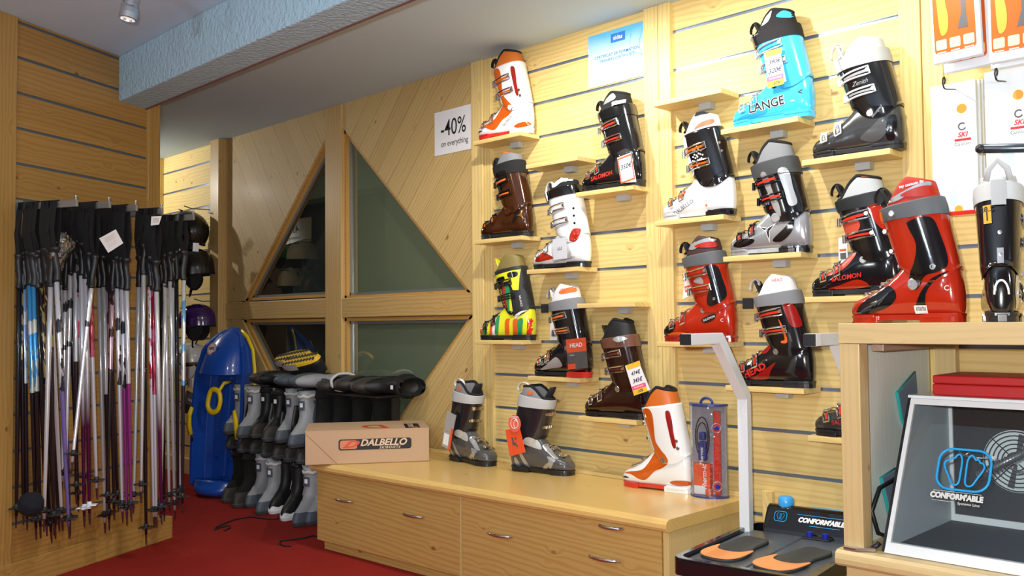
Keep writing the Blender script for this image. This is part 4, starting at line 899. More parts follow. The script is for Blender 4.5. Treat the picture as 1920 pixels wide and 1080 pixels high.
# ============================================================ INSOLE PACKS, HOOKS, BAR
pk_or = plain('pack_orange', (.66, .12, .015), .3); pk_wh = plain('pack_white', (.82, .88, .92), .35); pk_pale = plain('pack_pale_blue', (.55, .72, .82), .4); pk_dark = plain('pack_dark_print', (.10, .10, .11), .4); pk_y = plain('pack_yellow', (.85, .38, .04), .4)
def orange_pack(x, y, z0, lean, lab, dz=0, yaw=.0):
    r = thing('insole_pack', (x, y, z0), yaw, lab, 'insole pack', 'orange insole packs on hooks'); r.rotation_euler = (0, lean, yaw)
    b = MB(); b.box((0, 0, 0), (.130, .024, .36)); b.build('carton', pk_wh, r, bevel=.002)
    b = MB(); b.prism(rrect(.063, .190, .112, .330, .010), -.0010, 0); b.build('front_print', pk_or, r)
    b = MB(); b.prism(spline([(.032, .075), (.045, .09), (.048, .13), (.042, .18), (.05, .24), (.035, .30), (.018, .24), (.02, .15), (.024, .09)], 4), -.0018, -.0010); b.build('insole_picture', pk_y, r)
    b = MB(); b.prism([(.072, .085), (.100, .085), (.096, .13), (.102, .30), (.08, .30), (.084, .13)], -.0018, -.0010); b.build('heater_picture', pk_dark, r)
    b = MB()
    for k in range(3): b.prism(rrect(.026+.037*k, .050, .029, .029, .004), -.0016, -.0010)
    b.build('icon', plain('icon_pale_orange', (.95, .55, .35), .4), r)
    b = MB()
    for k in range(3): b.tube([(.026+.037*k+.010*math.cos(q), -.0018, .050+.010*math.sin(q)) for q in [2*math.pi*i/12 for i in range(12)]], .0009, 4, closed=True); b.box((.014+.037*k, -.0018, .026), (.038+.037*k, -.001, .029))
    b.build('icon', white_paper, r)
    text('lettering', 'insoles', Matrix.Translation((.090, -.0024, .21)) @ Matrix.Rotation(-math.pi/2, 4, 'Y') @ Matrix.Rotation(math.pi/2, 4, 'X'), white_paper, r, .022, .0004)
    return r
q = onY(1750, 122, 2.70); orange_pack(q.x, 2.70, q.z+.002, -.03, 'orange and white insole pack hanging leftmost in front', 0)
orange_pack(q.x+.012, 2.745, q.z-.018, -.02, 'orange and white insole pack just behind the leftmost one')
q = onY(1860, 128, 2.72); orange_pack(q.x, 2.70, q.z+.010, 0, 'orange and white insole pack at the right picture edge')
orange_pack(q.x-.012, 2.745, q.z+.004, 0, 'orange and white insole pack behind the one at the right edge')
def white_pack(x, y, z0, lab, w_=.128):
    r = thing('insole_pack', (x, y, z0), 0, lab, 'insole pack', 'white insole packs on hooks')
    b = MB(); b.box((0, 0, .012), (w_, .016, .395)); b.build('carton', pk_wh, r, bevel=.0015)
    b = MB(); b.box((0, -.001, 0), (w_, .018, .012)); b.build('red_base', REDP, r, bevel=.001)
    b = MB(); b.prism(spline([(.05, .03), (.065, .035), (.07, .08), (.062, .12), (.08, .19), (.06, .24), (.03, .22), (.035, .17), (.052, .12), (.045, .06)], 4), -.0008, 0); b.build('insole_picture', pk_pale, r)
    b = MB(); b.lathe([(.0001, 0), (.014, 0), (.014, .001), (.0001, .001)], 20, 0, Matrix.Translation((.088, 0, .315)) @ Matrix.Rotation(math.pi/2, 4, 'X')); b.build('round_badge', pk_y, r)
    b = MB(); b.tube([(.088+.010*math.cos(k), -.0012, .262+.010*math.sin(k)) for k in [1.1*math.pi/6+.2+i*.42 for i in range(13)]], .0022, 5); b.build('ring_mark', pk_dark, r)
    text('lettering', 'SKI', MY(.088, -.0012, .237), REDP, r, .020, .0006, .3); b = MB(); b.box((.066, -.0012, .219), (.112, -.0004, .226)); b.build('red_bar', REDP, r)
    text('lettering', 'Custom', MY(.088, -.0012, .210), pk_dark, r, .014)
    b = MB(); b.lathe([(.0001, 0), (.012, 0), (.008, .0006), (.0001, .0006)], 14, 0, Matrix.Translation((.072, 0, .018)) @ Matrix.Rotation(math.pi/2, 4, 'X')); b.build('orange_mark', pk_y, r)
    return r
q = onY(1744, 166, 2.83); zz = onY(1744, 408, 2.83).z
white_pack(q.x, 2.83, zz, 'tall white insole pack on the left hook, above the large red boot')
white_pack(q.x+.004, 2.853, zz+.004, 'white insole pack right behind the front one on the left hook')
white_pack(q.x+.006, 2.876, zz+.008, 'white insole pack third on the left hook')
q = onY(1845, 157, 2.80)
white_pack(q.x, 2.80, zz+.006, 'tall white insole pack on the right hook, crossed by the black bar', .150)
white_pack(q.x+.004, 2.823, zz+.010, 'white insole pack right behind the front one on the right hook', .150)
def hook(px, py, y, lab):
    p = onY(px, py, y); r = thing('wire_hook', tuple(p), 0, lab, 'hook', 'wire hooks of the slat wall')
    b = MB(); L3 = WY-y
    b.tube([(0, L3-.001, .035), (0, .012, -.006), (-.001, .002, -.004), (-.002, -.006, .010), (-.001, -.004, .024), (0, .004, .028), (.001, .008, .018), (0, .004, .008)], .0023, 7); b.build('wire', black_satin, r, smooth=True)
    b = MB(); b.box((-.02, L3-.006, .018), (.02, L3+.006, .055)); b.build('back_plate', black_satin, r)
hook(1770, 162, 2.74, 'black wire hook above the left white insole pack')
hook(1868, 146, 2.72, 'black wire hook above the right white insole pack')
pL = onY(1838, 279, 2.62); r = thing('display_bar', tuple(pL), 0, 'thick dark metal bar end crossing the right white insole pack', 'bar')
b = MB(); b.tube([(0, 0, 0), (.25, .25, .004), (.27, .27, .004), (.27, WY-2.62-.001, .004)], .0125, 14); b.build('rail', plain('dark_steel', (.10, .12, .14), .3, .9), r, smooth=True)
b = MB(); b.lathe([(.0001, -.012), (.009, -.010), (.0128, -.003), (.0128, .004)], 14, 0, Matrix.Rotation(math.radians(45), 4, 'Z') @ Matrix.Rotation(math.pi/2, 4, 'Y')); b.build('end_cap', black_satin, r, smooth=True)

# ============================================================ PINE STAND AT THE RIGHT
CY = 2.40
def stand():
    x0 = -1.131; x1 = .15; r = thing('pine_stand', (x0, CY, 0), 0, 'pine stand of square posts and beams carrying boots and the glass box', 'stand')
    B_ = lambda n_, a, c, m_, bv=.002: (lambda b: b.build(n_, m_, r, bevel=bv))(MB().box((a[0]-x0, a[1]-CY, a[2]), (c[0]-x0, c[1]-CY, c[2])))
    B_('post', (x0, CY, .432), (x0+.055, CY+.055, .986), stand_v); B_('top_beam', (x0-.002, CY-.002, .987), (x1, CY+.055, 1.042), stand_x)
    B_('post', (x0+.055, 2.94, .432), (x0+.115, 2.975, .99), stand_v)
    B_('top_board', (x0, CY+.056, 1.020), (x1, 2.975, 1.041), stand_x); B_('cleat', (x0+.056, CY+.075, .965), (x0+.090, 2.93, 1.018), stand_y)
    B_('side_panel', (x0+.006, CY+.056, .432), (x0+.024, 2.975, 1.018), stand_side)
    B_('lower_body', (x0, CY+.012, 0), (x1, 2.975, .39), stand_x)
    b = MB(); prof = [(.06, .39), (.0, .388), (-.022, .390), (-.030, .397), (-.032, .41), (-.028, .424), (-.018, .431), (0, .432), (.575, .432), (.575, .39)]
    b.loft([[(x, y, z) for y, z in prof] for x in (-.012, x1-x0)]); b.build('sill', stand_x, r, bevel=.001)
    return r
stand_v = wood('stand_pine_post', (.66, .50, .24), (.48, .33, .13), 'Z', knots=.8, grain=.6); stand_x = wood('stand_pine_rail', (.66, .50, .24), (.48, .33, .13), 'X', knots=.7, grain=.6)
stand_y = wood('stand_pine_cleat', (.42, .30, .22), (.30, .20, .13), 'Y', knots=.4); stand_side = wood('white_washed_panel', (.86, .95, .88), (.70, .78, .68), 'Z', rough=.6, grain=.5, knots=.4)
stand()
q = onY(1603, 603, 2.60)
br = make_boot('ski_boot', (-1.022, 2.590, 1.0422), -.06, 'large glossy red ski boot on top of the pine stand', specs['salbig'], scale=1.02, mirror=False)
specs['back'] = dict(shell=BG, cuff=BG, liner=LGF, tongue=LGF, strap=LGF, strap_h=(.90, 1.14), buckle=chrome, buckle_in=BG, liner_h=.040, loop=False, rivet_c=SLV, panels=[('side_panel', [(.19, .03), (.26, .03), (.29, .06), (.28, .11), (.24, .10), (.20, .08)], SLV, .001)], texts=[])
bb, BB = make_boot('ski_boot', (-.800, 2.67, 1.0422), math.radians(107), 'black ski boot seen from behind with pale grey collar, on the pine stand', specs['back'], scale=1.02, mirror=True)
def back_quad(name, u0, u1, h0, h1, mat, off=.004):
    b = MB(); n_ = 4
    b.loft([[cuff_pt(h, u0+(u1-u0)*k/n_, off) for k in range(n_+1)] for h in (h0, (h0+h1)/2, h1)], cap=False, closed=False); BB.put(b, name, mat, fix=False, smooth=False)
P_ = math.pi
back_quad('size_sticker', P_+.62, P_+.25, .62, .85, pk_y); back_quad('spine_clip', P_+.10, P_-.10, .16, .32, SLV); back_quad('strap_yoke', P_+.22, P_-.22, .84, 1.16, plain('pale_yoke', (.40, .41, .42), .5), .0075)
for v, (ln, hh) in enumerate((('28.5', .79), ('1', .70))):
    vs, fs = text_mesh(ln, .020 if v == 0 else .026, .0004); b = MB(); b.v = [cuff_pt(hh+p.y/.19, P_+.43-(p.x/.055), .0048) for p in vs]; b.f = fs; b.m = [0]*len(fs); BB.put(b, 'sticker_print', ink, fix=False)
b = MB(); b.tube([(lambda p: p)(Vector((.1535+.004*0, y, z))) for y, z in [(.016*math.cos(q_), .065+.034*math.sin(q_)) for q_ in [math.pi*(k/12) for k in range(13)]]], .0028, 6); BB.put(b, 'logo', WHP, smooth=True)
b = MB(); b.tube([cuff_pt(1.0, P_+.5, -.004)+Vector((0, 0, .028)), cuff_pt(1.0, P_+.35, -.003)+Vector((.0, 0, .055)), cuff_pt(1, P_, 0)+Vector((0, 0, .075)), cuff_pt(1.0, P_-.35, -.003)+Vector((.0, 0, .055)), cuff_pt(1.0, P_-.5, -.004)+Vector((0, 0, .028))], .0018, 8, flat=(4, 1)); BB.put(b, 'pull_loop', LGF, smooth=True)
for hh in (.5, .25):
    p = cuff_pt(hh, P_, .002); b = MB(); M_ = Matrix.Translation(p) @ Matrix.Rotation(math.pi/2, 4, 'Y'); b.lathe([(.0001, 0), (.006, 0), (.005, .004), (.0001, .005)], 14, 0, M_); BB.put(b, 'rivet', steel)

# glass box with leaning front
r = thing('glass_heating_box', (-1.030, 2.42, .4335), 0, 'white-framed glass box with blue foot logo and a round fan, in the pine stand', 'heating box')
wf_ = plain('white_enamel_frame', (.80, .84, .86), .3, 0, .3); gpan = plain('grey_box_side', (.50, .58, .63), .5); gl = thin_glass('box_front_glass', (.92, .96, .96), 1.3, .01)
H_, D_, W_, S_ = .395, .50, .345, .205       # height, depth, width, how far the front leans back
fy = lambda z: S_*z/H_
def bar(n_, pts, m_): b = MB(); b.prism(pts, 0, .014, axis='X'); return b
b = MB()
def fr(xa, xb, za, zb):   # piece of the leaning front frame
    b.add([(xa, fy(za), za), (xb, fy(za), za), (xb, fy(zb), zb), (xa, fy(zb), zb), (xa, fy(za)+.016, za), (xb, fy(za)+.016, za), (xb, fy(zb)+.016, zb), (xa, fy(zb)+.016, zb)], [(0, 1, 2, 3), (7, 6, 5, 4), (0, 4, 5, 1), (1, 5, 6, 2), (2, 6, 7, 3), (3, 7, 4, 0)])
fr(0, W_, 0, .026); fr(0, W_, H_-.016, H_); fr(0, .012, .026, H_-.016); fr(W_-.012, W_, .026, H_-.016); b.build('front_frame', wf_, r, bevel=.001)
b = MB(); b.add([(.012, fy(.026)+.006, .026), (W_-.012, fy(.026)+.006, .026), (W_-.012, fy(H_-.016)+.006, H_-.016), (.012, fy(H_-.016)+.006, H_-.016)], [(0, 1, 2, 3)]); b.build('glass_pane', gl, r, fix=False)
b = MB(); b.prism([(.018, 0), (D_, 0), (D_, H_), (fy(H_)+.02, H_)], -.006, .004, axis='X'); b.build('side_panel', gpan, r)
b = MB(); b.prism([(.012, 0), (D_, 0), (D_, H_), (fy(H_)+.012, H_)], -.012, -.0065, axis='X'); b.build('rubber_side', black_satin, r)
b = MB(); b.prism([(.018, 0), (D_, 0), (D_, H_), (fy(H_)+.02, H_)], W_-.004, W_+.006, axis='X'); b.build('side_panel', gpan, r)
b = MB(); b.box((.004, .05, .002), (W_-.004, D_, .010)); b.build('black_floor', plain('dusty_black', (.012, .013, .014), .7), r)
b = MB(); b.box((.004, D_-.012, .010), (W_-.004, D_, H_)); b.build('back_panel', plain('blackened_back', (.012, .013, .014), .5), r)
b = MB(); b.box((.004, D_-.020, .010), (W_-.004, D_-.012, .030)); b.box((.004, D_-.020, .03), (.014, D_-.012, H_)); b.build('inner_trim', wf_, r)
b = MB(); b.box((-.012, fy(H_)+.01, H_), (W_+.006, D_, H_+.008)); b.build('box_lid', wf_, r, bevel=.001)
fm = plain('fan_grille_grey', (.40, .46, .48), .4, .4); fx, fz, FR_ = .190, .205, .090
b = MB(); M_ = Matrix.Translation((fx, D_-.0205, fz)) @ Matrix.Rotation(math.pi/2, 4, 'X')
b.lathe([(.0001, 0), (FR_, 0), (FR_, .003), (.0001, .003)], 40, 0, M_); fan = b.build('fan', plain('fan_pale_disc', (.70, .78, .80), .5), r)
b = MB()
for k in range(6): b.tube([M_ @ Vector(((FR_-.004-.012*k)*math.cos(t), (FR_-.004-.012*k)*math.sin(t), .008)) for t in [2*math.pi*i/32 for i in range(32)]], .0020, 5, closed=True)
for k in range(4): b.tube([M_ @ Vector((.01*math.cos(k*P_/2+.8), .01*math.sin(k*P_/2+.8), .008)), M_ @ Vector((FR_*math.cos(k*P_/2+.8), FR_*math.sin(k*P_/2+.8), .008))], .0018, 5)
b.build('grille', black_satin, fan)
b = MB()
for k in range(2):
    t = k*P_+1.35; b.add([M_ @ Vector((c_*math.cos(t+d_), c_*math.sin(t+d_), .005)) for c_, d_ in ((.01, -.5), (FR_-.01, -.12), (FR_-.01, .12), (.01, .5))], [(0, 1, 2, 3)])
b.build('blade', plain('dark_blade', (.06, .06, .06), .5), fan, fix=False)
hz = [Vector((.10+.20*t, .30-.06*math.sin(3*t), .15+.13*t)) for t in [i/20 for i in range(21)]]
b = MB(); b.tube(hz[6:], .009, 10)
for i in range(14*3):
    t = 6/20+(14/20)*i/42; c_ = Vector((.10+.20*t, .30-.06*math.sin(3*t), .15+.13*t)); 
    if i % 2 == 0: b.tube([c_+Vector((-.5, 0, .85)).normalized()*.0115*math.cos(q_)+Vector((0, 1, 0))*.0115*math.sin(q_) for q_ in [2*P_*k/10 for k in range(10)]], .0018, 5, closed=True)
b.build('spring_hose', plain('hose_grey', (.22, .23, .24), .3, .7), r, smooth=True)
b = MB(); b.tube([(.10, .30, .235), (.13, .31, .228), (.18, .32, .23), (.24, .31, .20), (.30, .30, .215)], .0022, 6); b.tube([(.09, .31, .245), (.105, .30, .232), (.12, .30, .243)], .003, 6); b.build('wire', steel, r, smooth=True)
# print on the glass: frame of the leaning pane
la = math.atan2(S_, H_); G = Matrix.Translation((0, .0035, 0)) @ Matrix.Rotation(-la, 4, 'X') @ Matrix.Rotation(P_/2, 4, 'X')      # local x right, y up the pane
blp = plain('blue_glass_print', (.02, .42, .90), .4); whp2 = plain('white_glass_print', (.78, .80, .76), .5)
def gl_tube(pts, rad, name, mat, closed=True):
    b = MB(); b.tube([G @ Vector((x, y, 0)) for x, y in pts], rad, 6, closed=closed, flat=(1, 1)); return b.build(name, mat, r, smooth=True)
gx, gy = .166, .245
gl_tube(rrect(gx, gy+.004, .130, .112, .034), .0036, 'logo', blp)
for sgn in (-1, 1):
    ft = [(gx+sgn*x*1.1, gy+.004+y*1.14) for x, y in ((.006, .022), (.012, .036), (.019, .034), (.024, .026), (.030, .028), (.035, .020), (.040, .020), (.045, .012), (.042, .0), (.032, -.018), (.024, -.034), (.014, -.038), (.007, -.030), (.006, -.005))]
    gl_tube(spline(ft, 3), .0028, 'logo', blp)
GT = lambda x, y: G @ Matrix.Translation((x, y, .002))
text('logo', "CONFORM'ABLE", GT(gx-.008, gy-.072), whp2, r, .0205, .0013, sx=.86)
text('logo', 'Systems Line', GT(gx+.024, gy-.088), whp2, r, .0095, .0001, sx=1.1); text('logo', '®', GT(gx+.068, gy+.042), whp2, r, .016, .0002)
b = MB(); b.box((gx-.068, gy-.059, 0), (gx+.052, gy-.058, .0006), 0, G); b.box((gx-.068, gy-.086, 0), (gx-.012, gy-.085, .0006), 0, G); b.build('logo', whp2, r)
# red case on the glass box
cz = .4335+H_+.0085
r = thing('red_plastic_case', (-.985, 2.665, cz), .02, 'flat red plastic tool case lying on the glass box', 'case')
cr = plain('red_case_plastic', (.50, .012, .014), .45, bump=.15, bscale=600)
b = MB(); b.box((0, 0, 0), (.300, .24, .032)); b.build('case_bottom', cr, r, bevel=.004); b = MB(); b.box((.0005, .0005, .0325), (.2995, .2395, .056)); b.build('case_lid', cr, r, bevel=.004)
b = MB(); b.box((.3005, .09, .012), (.312, .15, .042)); b.build('handle', cr, r, bevel=.003); b = MB(); b.box((.3005, .03, .02), (.305, .06, .05)); b.build('latch', cr, r, bevel=.001)
# lever latch on the sill
lp = onZ(1612, 1036, .434); r = thing('clamp_lever', (-1.085, 2.405, .4335), 0, 'small steel clamp lever on the sill beside the post', 'lever')
b = MB(); b.box((-.040, -.022, 0), (-.004, -.008, .008)); b.box((-.014, -.016, .0005), (.034, .004, .009), 0, Matrix.Rotation(.55, 4, 'Z')); b.build('arm', steel, r, bevel=.001)
b = MB(); b.tube([(.020, .020, .004), (.030, .030, .012), (.036, .034, .020)], .0065, 10); b.build('grip', black_satin, r, smooth=True)
# turquoise pads in the stand
tq = plain('turquoise_edge', (.02, .45, .42), .4); gm = plain('grey_mesh', (.20, .28, .36), .6, bump=.4, bscale=250)
def pad(cx_, cy_, cz_, pts, lab, th=.010, rz=0, ry=0):
    r = thing('padded_mitt', (cx_, cy_, cz_), rz, lab, 'mitt', 'turquoise edged pads in the pine stand'); r.rotation_euler = (0, ry, rz)
    b = MB(); b.prism(pts, 0, th, axis='X'); b.build('pad', gm, r, bevel=.003)
    b = MB(); b.tube([(th/2, y, z) for y, z in pts], .0045, 6, closed=True); b.build('edging', tq, r, smooth=True); return r
pad(-1.1045, 2.70, .735, [(0, .10), (.135, .155), (.15, .02), (.13, -.03), (.08, -.03), (.03, .02)], 'grey pad with turquoise edge hanging on the side panel of the stand')
pad(-1.100, 2.56, .475, [(0, .13), (.10, .145), (.12, .0), (.09, -.03), (.05, .02)], 'grey pad with turquoise edge leaning behind the glass box', .012)
r = thing('power_cable', (-1.09, 2.56, .45), 0, 'black cable looping down behind the pine post', 'cable')
b = MB(); b.tube([(.03, .06, .16), (.0, -.02, .13), (-.008, -.055, .07), (.004, -.045, .01), (.03, .0, -.010), (.045, .04, -.010)], .006, 8); b.build('cable', black_satin, r, smooth=True)
# ============================================================ TAGS HANGING ON BOOTS
def card(name, pts, y, mat, label, cat, group=None, tilt=0, th=.0012, edge=None):
    """flat card whose corners are seen at the pixels pts, hanging at depth y (tilt: bottom comes forward)"""
    P3 = []
    zt = max(onY(px, py, y).z for px, py in pts)
    for px, py in pts:
        z0_ = onY(px, py, y).z; P3.append(onY(px, py, y-tilt*(zt-z0_)))
    c = sum(P3, Vector())/len(P3)
    r = thing(name, tuple(c), 0, label, cat, group)
    q = [p-c for p in P3]; nrm = (q[1]-q[0]).cross(q[-1]-q[0]).normalized()
    if nrm.y > 0: nrm = -nrm
    b = MB(); b.loft([[p for p in q], [p-nrm*th for p in q]]); b.build('card', mat, r)
    u = (q[1]-q[0]); u_ = u.normalized(); v_ = u_.cross(nrm)*-1 if False else nrm.cross(u_)
    F = Matrix(((u_.x, v_.x, nrm.x, 0), (u_.y, v_.y, nrm.y, 0), (u_.z, v_.z, nrm.z, 0), (0, 0, 0, 1))) @ Matrix.Translation((0, 0, .0006))
    return r, F, u.length, (q[-1]-q[0]).length          # F: local x along the top edge, y up, origin at the centre
def patch(r, F, x0, y0, x1, y1, mat, name='print', dz=.0002):
    b = MB(); b.add([(x0, y0, dz), (x1, y0, dz), (x1, y1, dz), (x0, y1, dz)], [(0, 1, 2, 3)], 0, F); return b.build(name, mat, r, fix=False)
tagY = plain('tag_yellow', (.90, .55, .04), .5); tagP = plain('tag_pink', (.85, .12, .25), .5); tagO = plain('tag_orange_red', (.85, .10, .03), .45); tagG = plain('tag_grey_black', (.10, .10, .10), .35); pen = plain('pen_blue_black', (.03, .03, .08), .5)
def price(pts, y, lab, a, c_, tilt=0, dis='-50%'):
    r, F, w_, h_ = card('price_tag', pts, y, white_paper, lab, 'price tag', 'handwritten price tags on boots', tilt)
    patch(r, F, -w_/2, h_*.34, w_/2, h_/2, tagY); patch(r, F, -w_/2, -h_*.5, w_/2, -h_*.34, tagY); patch(r, F, -w_/2, -h_*.34, w_/2, -h_*.21, tagP)
    T_ = lambda x, y_: F @ Matrix.Translation((x, y_, .0005))
    text('lettering', a, T_(0, h_*.17), pen, r, h_*.17, .0003, .3); text('lettering', c_, T_(0, -h_*.07), pen, r, h_*.18, .0004, .3)
    text('lettering', 'FIN DE SERIE', T_(0, -h_*.275), white_paper, r, h_*.065, .0001); text('lettering', dis, T_(0, -h_*.42), pen, r, h_*.12, .0003, .3)
    b = MB(); top = F @ Vector((0, h_/2-.004, .001)); b.tube([top, top+Vector((-.004, -.002, .02)), top+Vector((-.010, .010, .045))], .0006, 4); b.build('string', ink, r)
    return r
price([(1172, 686), (1197, 677), (1219, 731), (1189, 742)], 2.862, 'yellow edged price tag reading 345 euros on the dark brown boot', '474€', '345€')
price([(1432, 100), (1462, 91), (1474, 152), (1442, 166)], 2.862, 'yellow edged price tag with pink line on the light blue boot', '390€', '320€')
r, F, w_, h_ = card('price_tag', [(1157, 296), (1183, 286), (1193, 341), (1164, 343)], 2.862, white_paper, 'white price tag with orange border on the glossy black boot', 'price tag')
for x0, y0, x1, y1 in ((-.5, .44, .5, .5), (-.5, -.5, .5, -.44), (-.5, -.44, -.43, .44), (.43, -.44, .5, .44)): patch(r, F, x0*w_, y0*h_, x1*w_, y1*h_, tagO)
text('lettering', '350€', F @ Matrix.Translation((0, .01, .0005)), pen, r, .026, .0003, .3)
r, F, w_, h_ = card('hang_tag', [(1284, 517), (1291, 515), (1303, 550), (1280, 561)], 2.905, white_paper, 'white and red hang tag at the front of the red boot on the wall', 'tag')
patch(r, F, -w_*.9, -h_*.25, w_*.9, 0, tagO); text('lettering', 'SERIE', F @ Matrix.Translation((0, -h_*.12, .0005)), white_paper, r, .012, .0002)
r, F, w_, h_ = card('hang_tag', [(1572, 446), (1588, 444), (1590, 500), (1573, 506)], 2.93, white_paper, 'white hang tag behind the front of the black and red boot', 'tag')
patch(r, F, -w_*.35, -h_*.2, w_*.35, 0, tagG); patch(r, F, -w_*.4, .05*h_, w_*.4, .12*h_, tagO)
r, F, w_, h_ = card('hang_tag', [(1032, 590), (1045, 590), (1045, 638), (1031, 638)], 2.965, white_paper, 'white hang tag behind the front of the boot with the clear pack', 'tag')
patch(r, F, -w_*.3, -h_*.35, w_*.3, -.12*h_, tagG)
# clear pouches
r, F, w_, h_ = card('clear_pouch', [(1054, 637), (1098, 632), (1110, 688), (1064, 698)], 2.845, TRG, 'clear pouch with orange and black leaflet hanging on the black boot', 'pouch', None, 0, .010)
patch(r, F, -w_*.42, h_*.06, w_*.42, h_*.46, tagO, 'leaflet', -.002); patch(r, F, -w_*.42, -h_*.44, w_*.42, h_*.06, tagG, 'leaflet', -.002); patch(r, F, -w_*.42, -h_*.44, -w_*.1, -h_*.28, tagO, 'leaflet', -.0014)
text('logo', 'HEAD', F @ Matrix.Translation((0, h_*.26, -.0008)), white_paper, r, .024, .0004, 0, sx=1.1); text('logo', 'custom', F @ Matrix.Translation((-w_*.2, -h_*.02, -.0008)), white_paper, r, .009)
b = MB(); top = F @ Vector((0, h_/2, 0)); b.tube([top+Vector((-.03, 0, 0)), top+Vector((-.015, 0, .05)), top+Vector((.01, .004, .075)), top+Vector((.025, 0, .04)), top+Vector((.032, 0, 0))], .0015, 5); b.build('strap', TRG, r)
r, F, w_, h_ = card('clear_pouch', [(1030, 447), (1061, 442), (1070, 484), (1037, 492)], 2.850, TRG, 'clear pouch with white leaflet on the white and red boot', 'pouch', None, 0, .008)
patch(r, F, -w_*.42, -h_*.42, w_*.42, h_*.42, white_paper, 'leaflet', -.002); text('lettering', 'LU', F @ Matrix.Translation((0, 0, -.0008)), ink, r, .02)
# tags on the bench boots
r, F, w_, h_ = card('hang_tag', [(838, 771), (855, 779), (841, 843), (828, 836)], 2.790, plain('tag_light_grey', (.38, .38, .38), .35), 'grey hang tag with red edge at the heel of the boot beside the box', 'tag', None, 0, .003)
patch(r, F, w_*.28, -h_*.5, w_*.5, h_*.1, tagO); patch(r, F, -w_*.35, -h_*.42, w_*.2, -h_*.1, white_paper); text('lettering', 'Strolz', F @ Matrix.Translation((-w_*.05, -h_*.02, .0005)), tagO, r, .012)
r, F, w_, h_ = card('hang_tag', [(947, 806), (973, 802), (984, 848), (956, 856)], 2.790, tagO, 'orange hang tag with a dark shoe drawing at the heel of the second grey boot', 'tag', None, 0, .005)
b = MB()
for pts in ([(-.016, .022), (-.006, .018), (-.004, .002), (.002, -.012), (-.006, -.018), (-.016, -.010), (-.012, .004)], [(.002, .014), (.018, .018), (.014, .010), (.004, .006)], [(.004, -.002), (.018, -.022), (.012, -.026), (.0, -.010)]): b.add([(x, y, .0004) for x, y in pts], [tuple(range(len(pts)))], 0, F)
b.build('print', tagG, r, fix=False)
p = onY(965, 794, 2.786); r = thing('round_tag', tuple(p), 0, 'round orange tag with white drawing above the rectangular tag on the second grey boot', 'tag')
b = MB(); M_ = Matrix.Translation((0, 0, 0)) @ Matrix.Rotation(P_/2, 4, 'X'); b.lathe([(.0001, 0), (.037, 0), (.037, .0015), (.0001, .0015)], 28, 0, M_); b.build('disc', plain('tag_coral', (.85, .16, .10), .45), r)
b = MB(); b.tube([M_ @ Vector((.022*math.cos(t), .022*math.sin(t), .002)) for t in [2*P_*i/24 for i in range(24)]], .0012, 4, closed=True)
for k in range(5): b.tube([M_ @ Vector((.005+.009*math.cos(t+k), .002+.009*math.sin(t+k)*1.2-.004*k+.006, .002)) for t in [.0, .6, 1.3]], .0012, 4)
b.build('print', white_paper, r); text('lettering', 'COMFORT', M_ @ Matrix.Translation((0, .027, .002)) , white_paper, r, .011, .0002)

# ============================================================ FOOT MACHINE
MA = math.radians(7); MO = onZ(1262, 1048, .355)
r = thing('foot_machine', (MO.x, MO.y, -.092), MA, 'white and black foot moulding machine with two insoles on its pads, before the boot wall', 'machine')
MWd, MDp = .405, .60
mwh = plain('machine_white', (.78, .82, .86), .3, 0, .4); pad_m = plain('grey_silicone_pad', (.085, .10, .115), .38, 0, .2, bump=.05)
b = MB(); b.loft([[(-.035, -.045, .093), (MWd+.01, -.045, .093), (MWd+.01, MDp-.02, .093), (-.035, MDp-.02, .093)], [(-.03, -.04, .36), (MWd+.008, -.04, .36), (MWd+.008, MDp-.03, .36), (-.03, MDp-.03, .36)], [(.012, -.002, .402), (MWd-.012, -.002, .402), (MWd-.012, MDp-.04, .402), (.012, MDp-.04, .402)]]); b.build('housing', mwh, r, bevel=.008, seg=3)
def rr3(x0, y0, x1, y1, rad, n_=5): return [(x+(x0+x1)/2, z+(y0+y1)/2) for x, z in rrect(0, 0, x1-x0, y1-y0, rad, n_)]
b = MB(); oo = rr3(-.006, -.006, MWd+.006, MDp, .035); oi = rr3(.014, .016, MWd-.014, MDp-.016, .03)
b.loft([[(x, y, .403) for x, y in oo], [(x, y, .446) for x, y in oo], [(x*.995+.001, y*.995+.001, .454) for x, y in oo], [(x, y, .454) for x, y in oi], [(x, y, .425) for x, y in oi]], cap=True); b.build('tray', black_gloss, r, bevel=.002)
for x0, x1 in ((.018, MWd/2-.001), (MWd/2+.001, MWd-.018)):
    b = MB(); ol = rr3(x0, .018, x1, MDp-.085, .012); cx_ = (x0+x1)/2
    b.loft([[(x, y, .426) for x, y in ol], [(x, y, .436) for x, y in ol], [(cx_+(x-cx_)*.96, .27+(y-.27)*.975, .442) for x, y in ol], [(cx_+(x-cx_)*.5, .27+(y-.27)*.6, .443) for x, y in ol]]); b.build('pad', pad_m, r, smooth=False)
    b = MB(); b.tube([(x0+.004, .05, .441), (x0+.03, .030, .443), (cx_, .026, .443), (x1-.008, .024, .441)], .0014, 5); b.build('seam', plain('pale_seam', (.35, .38, .42), .3), r)
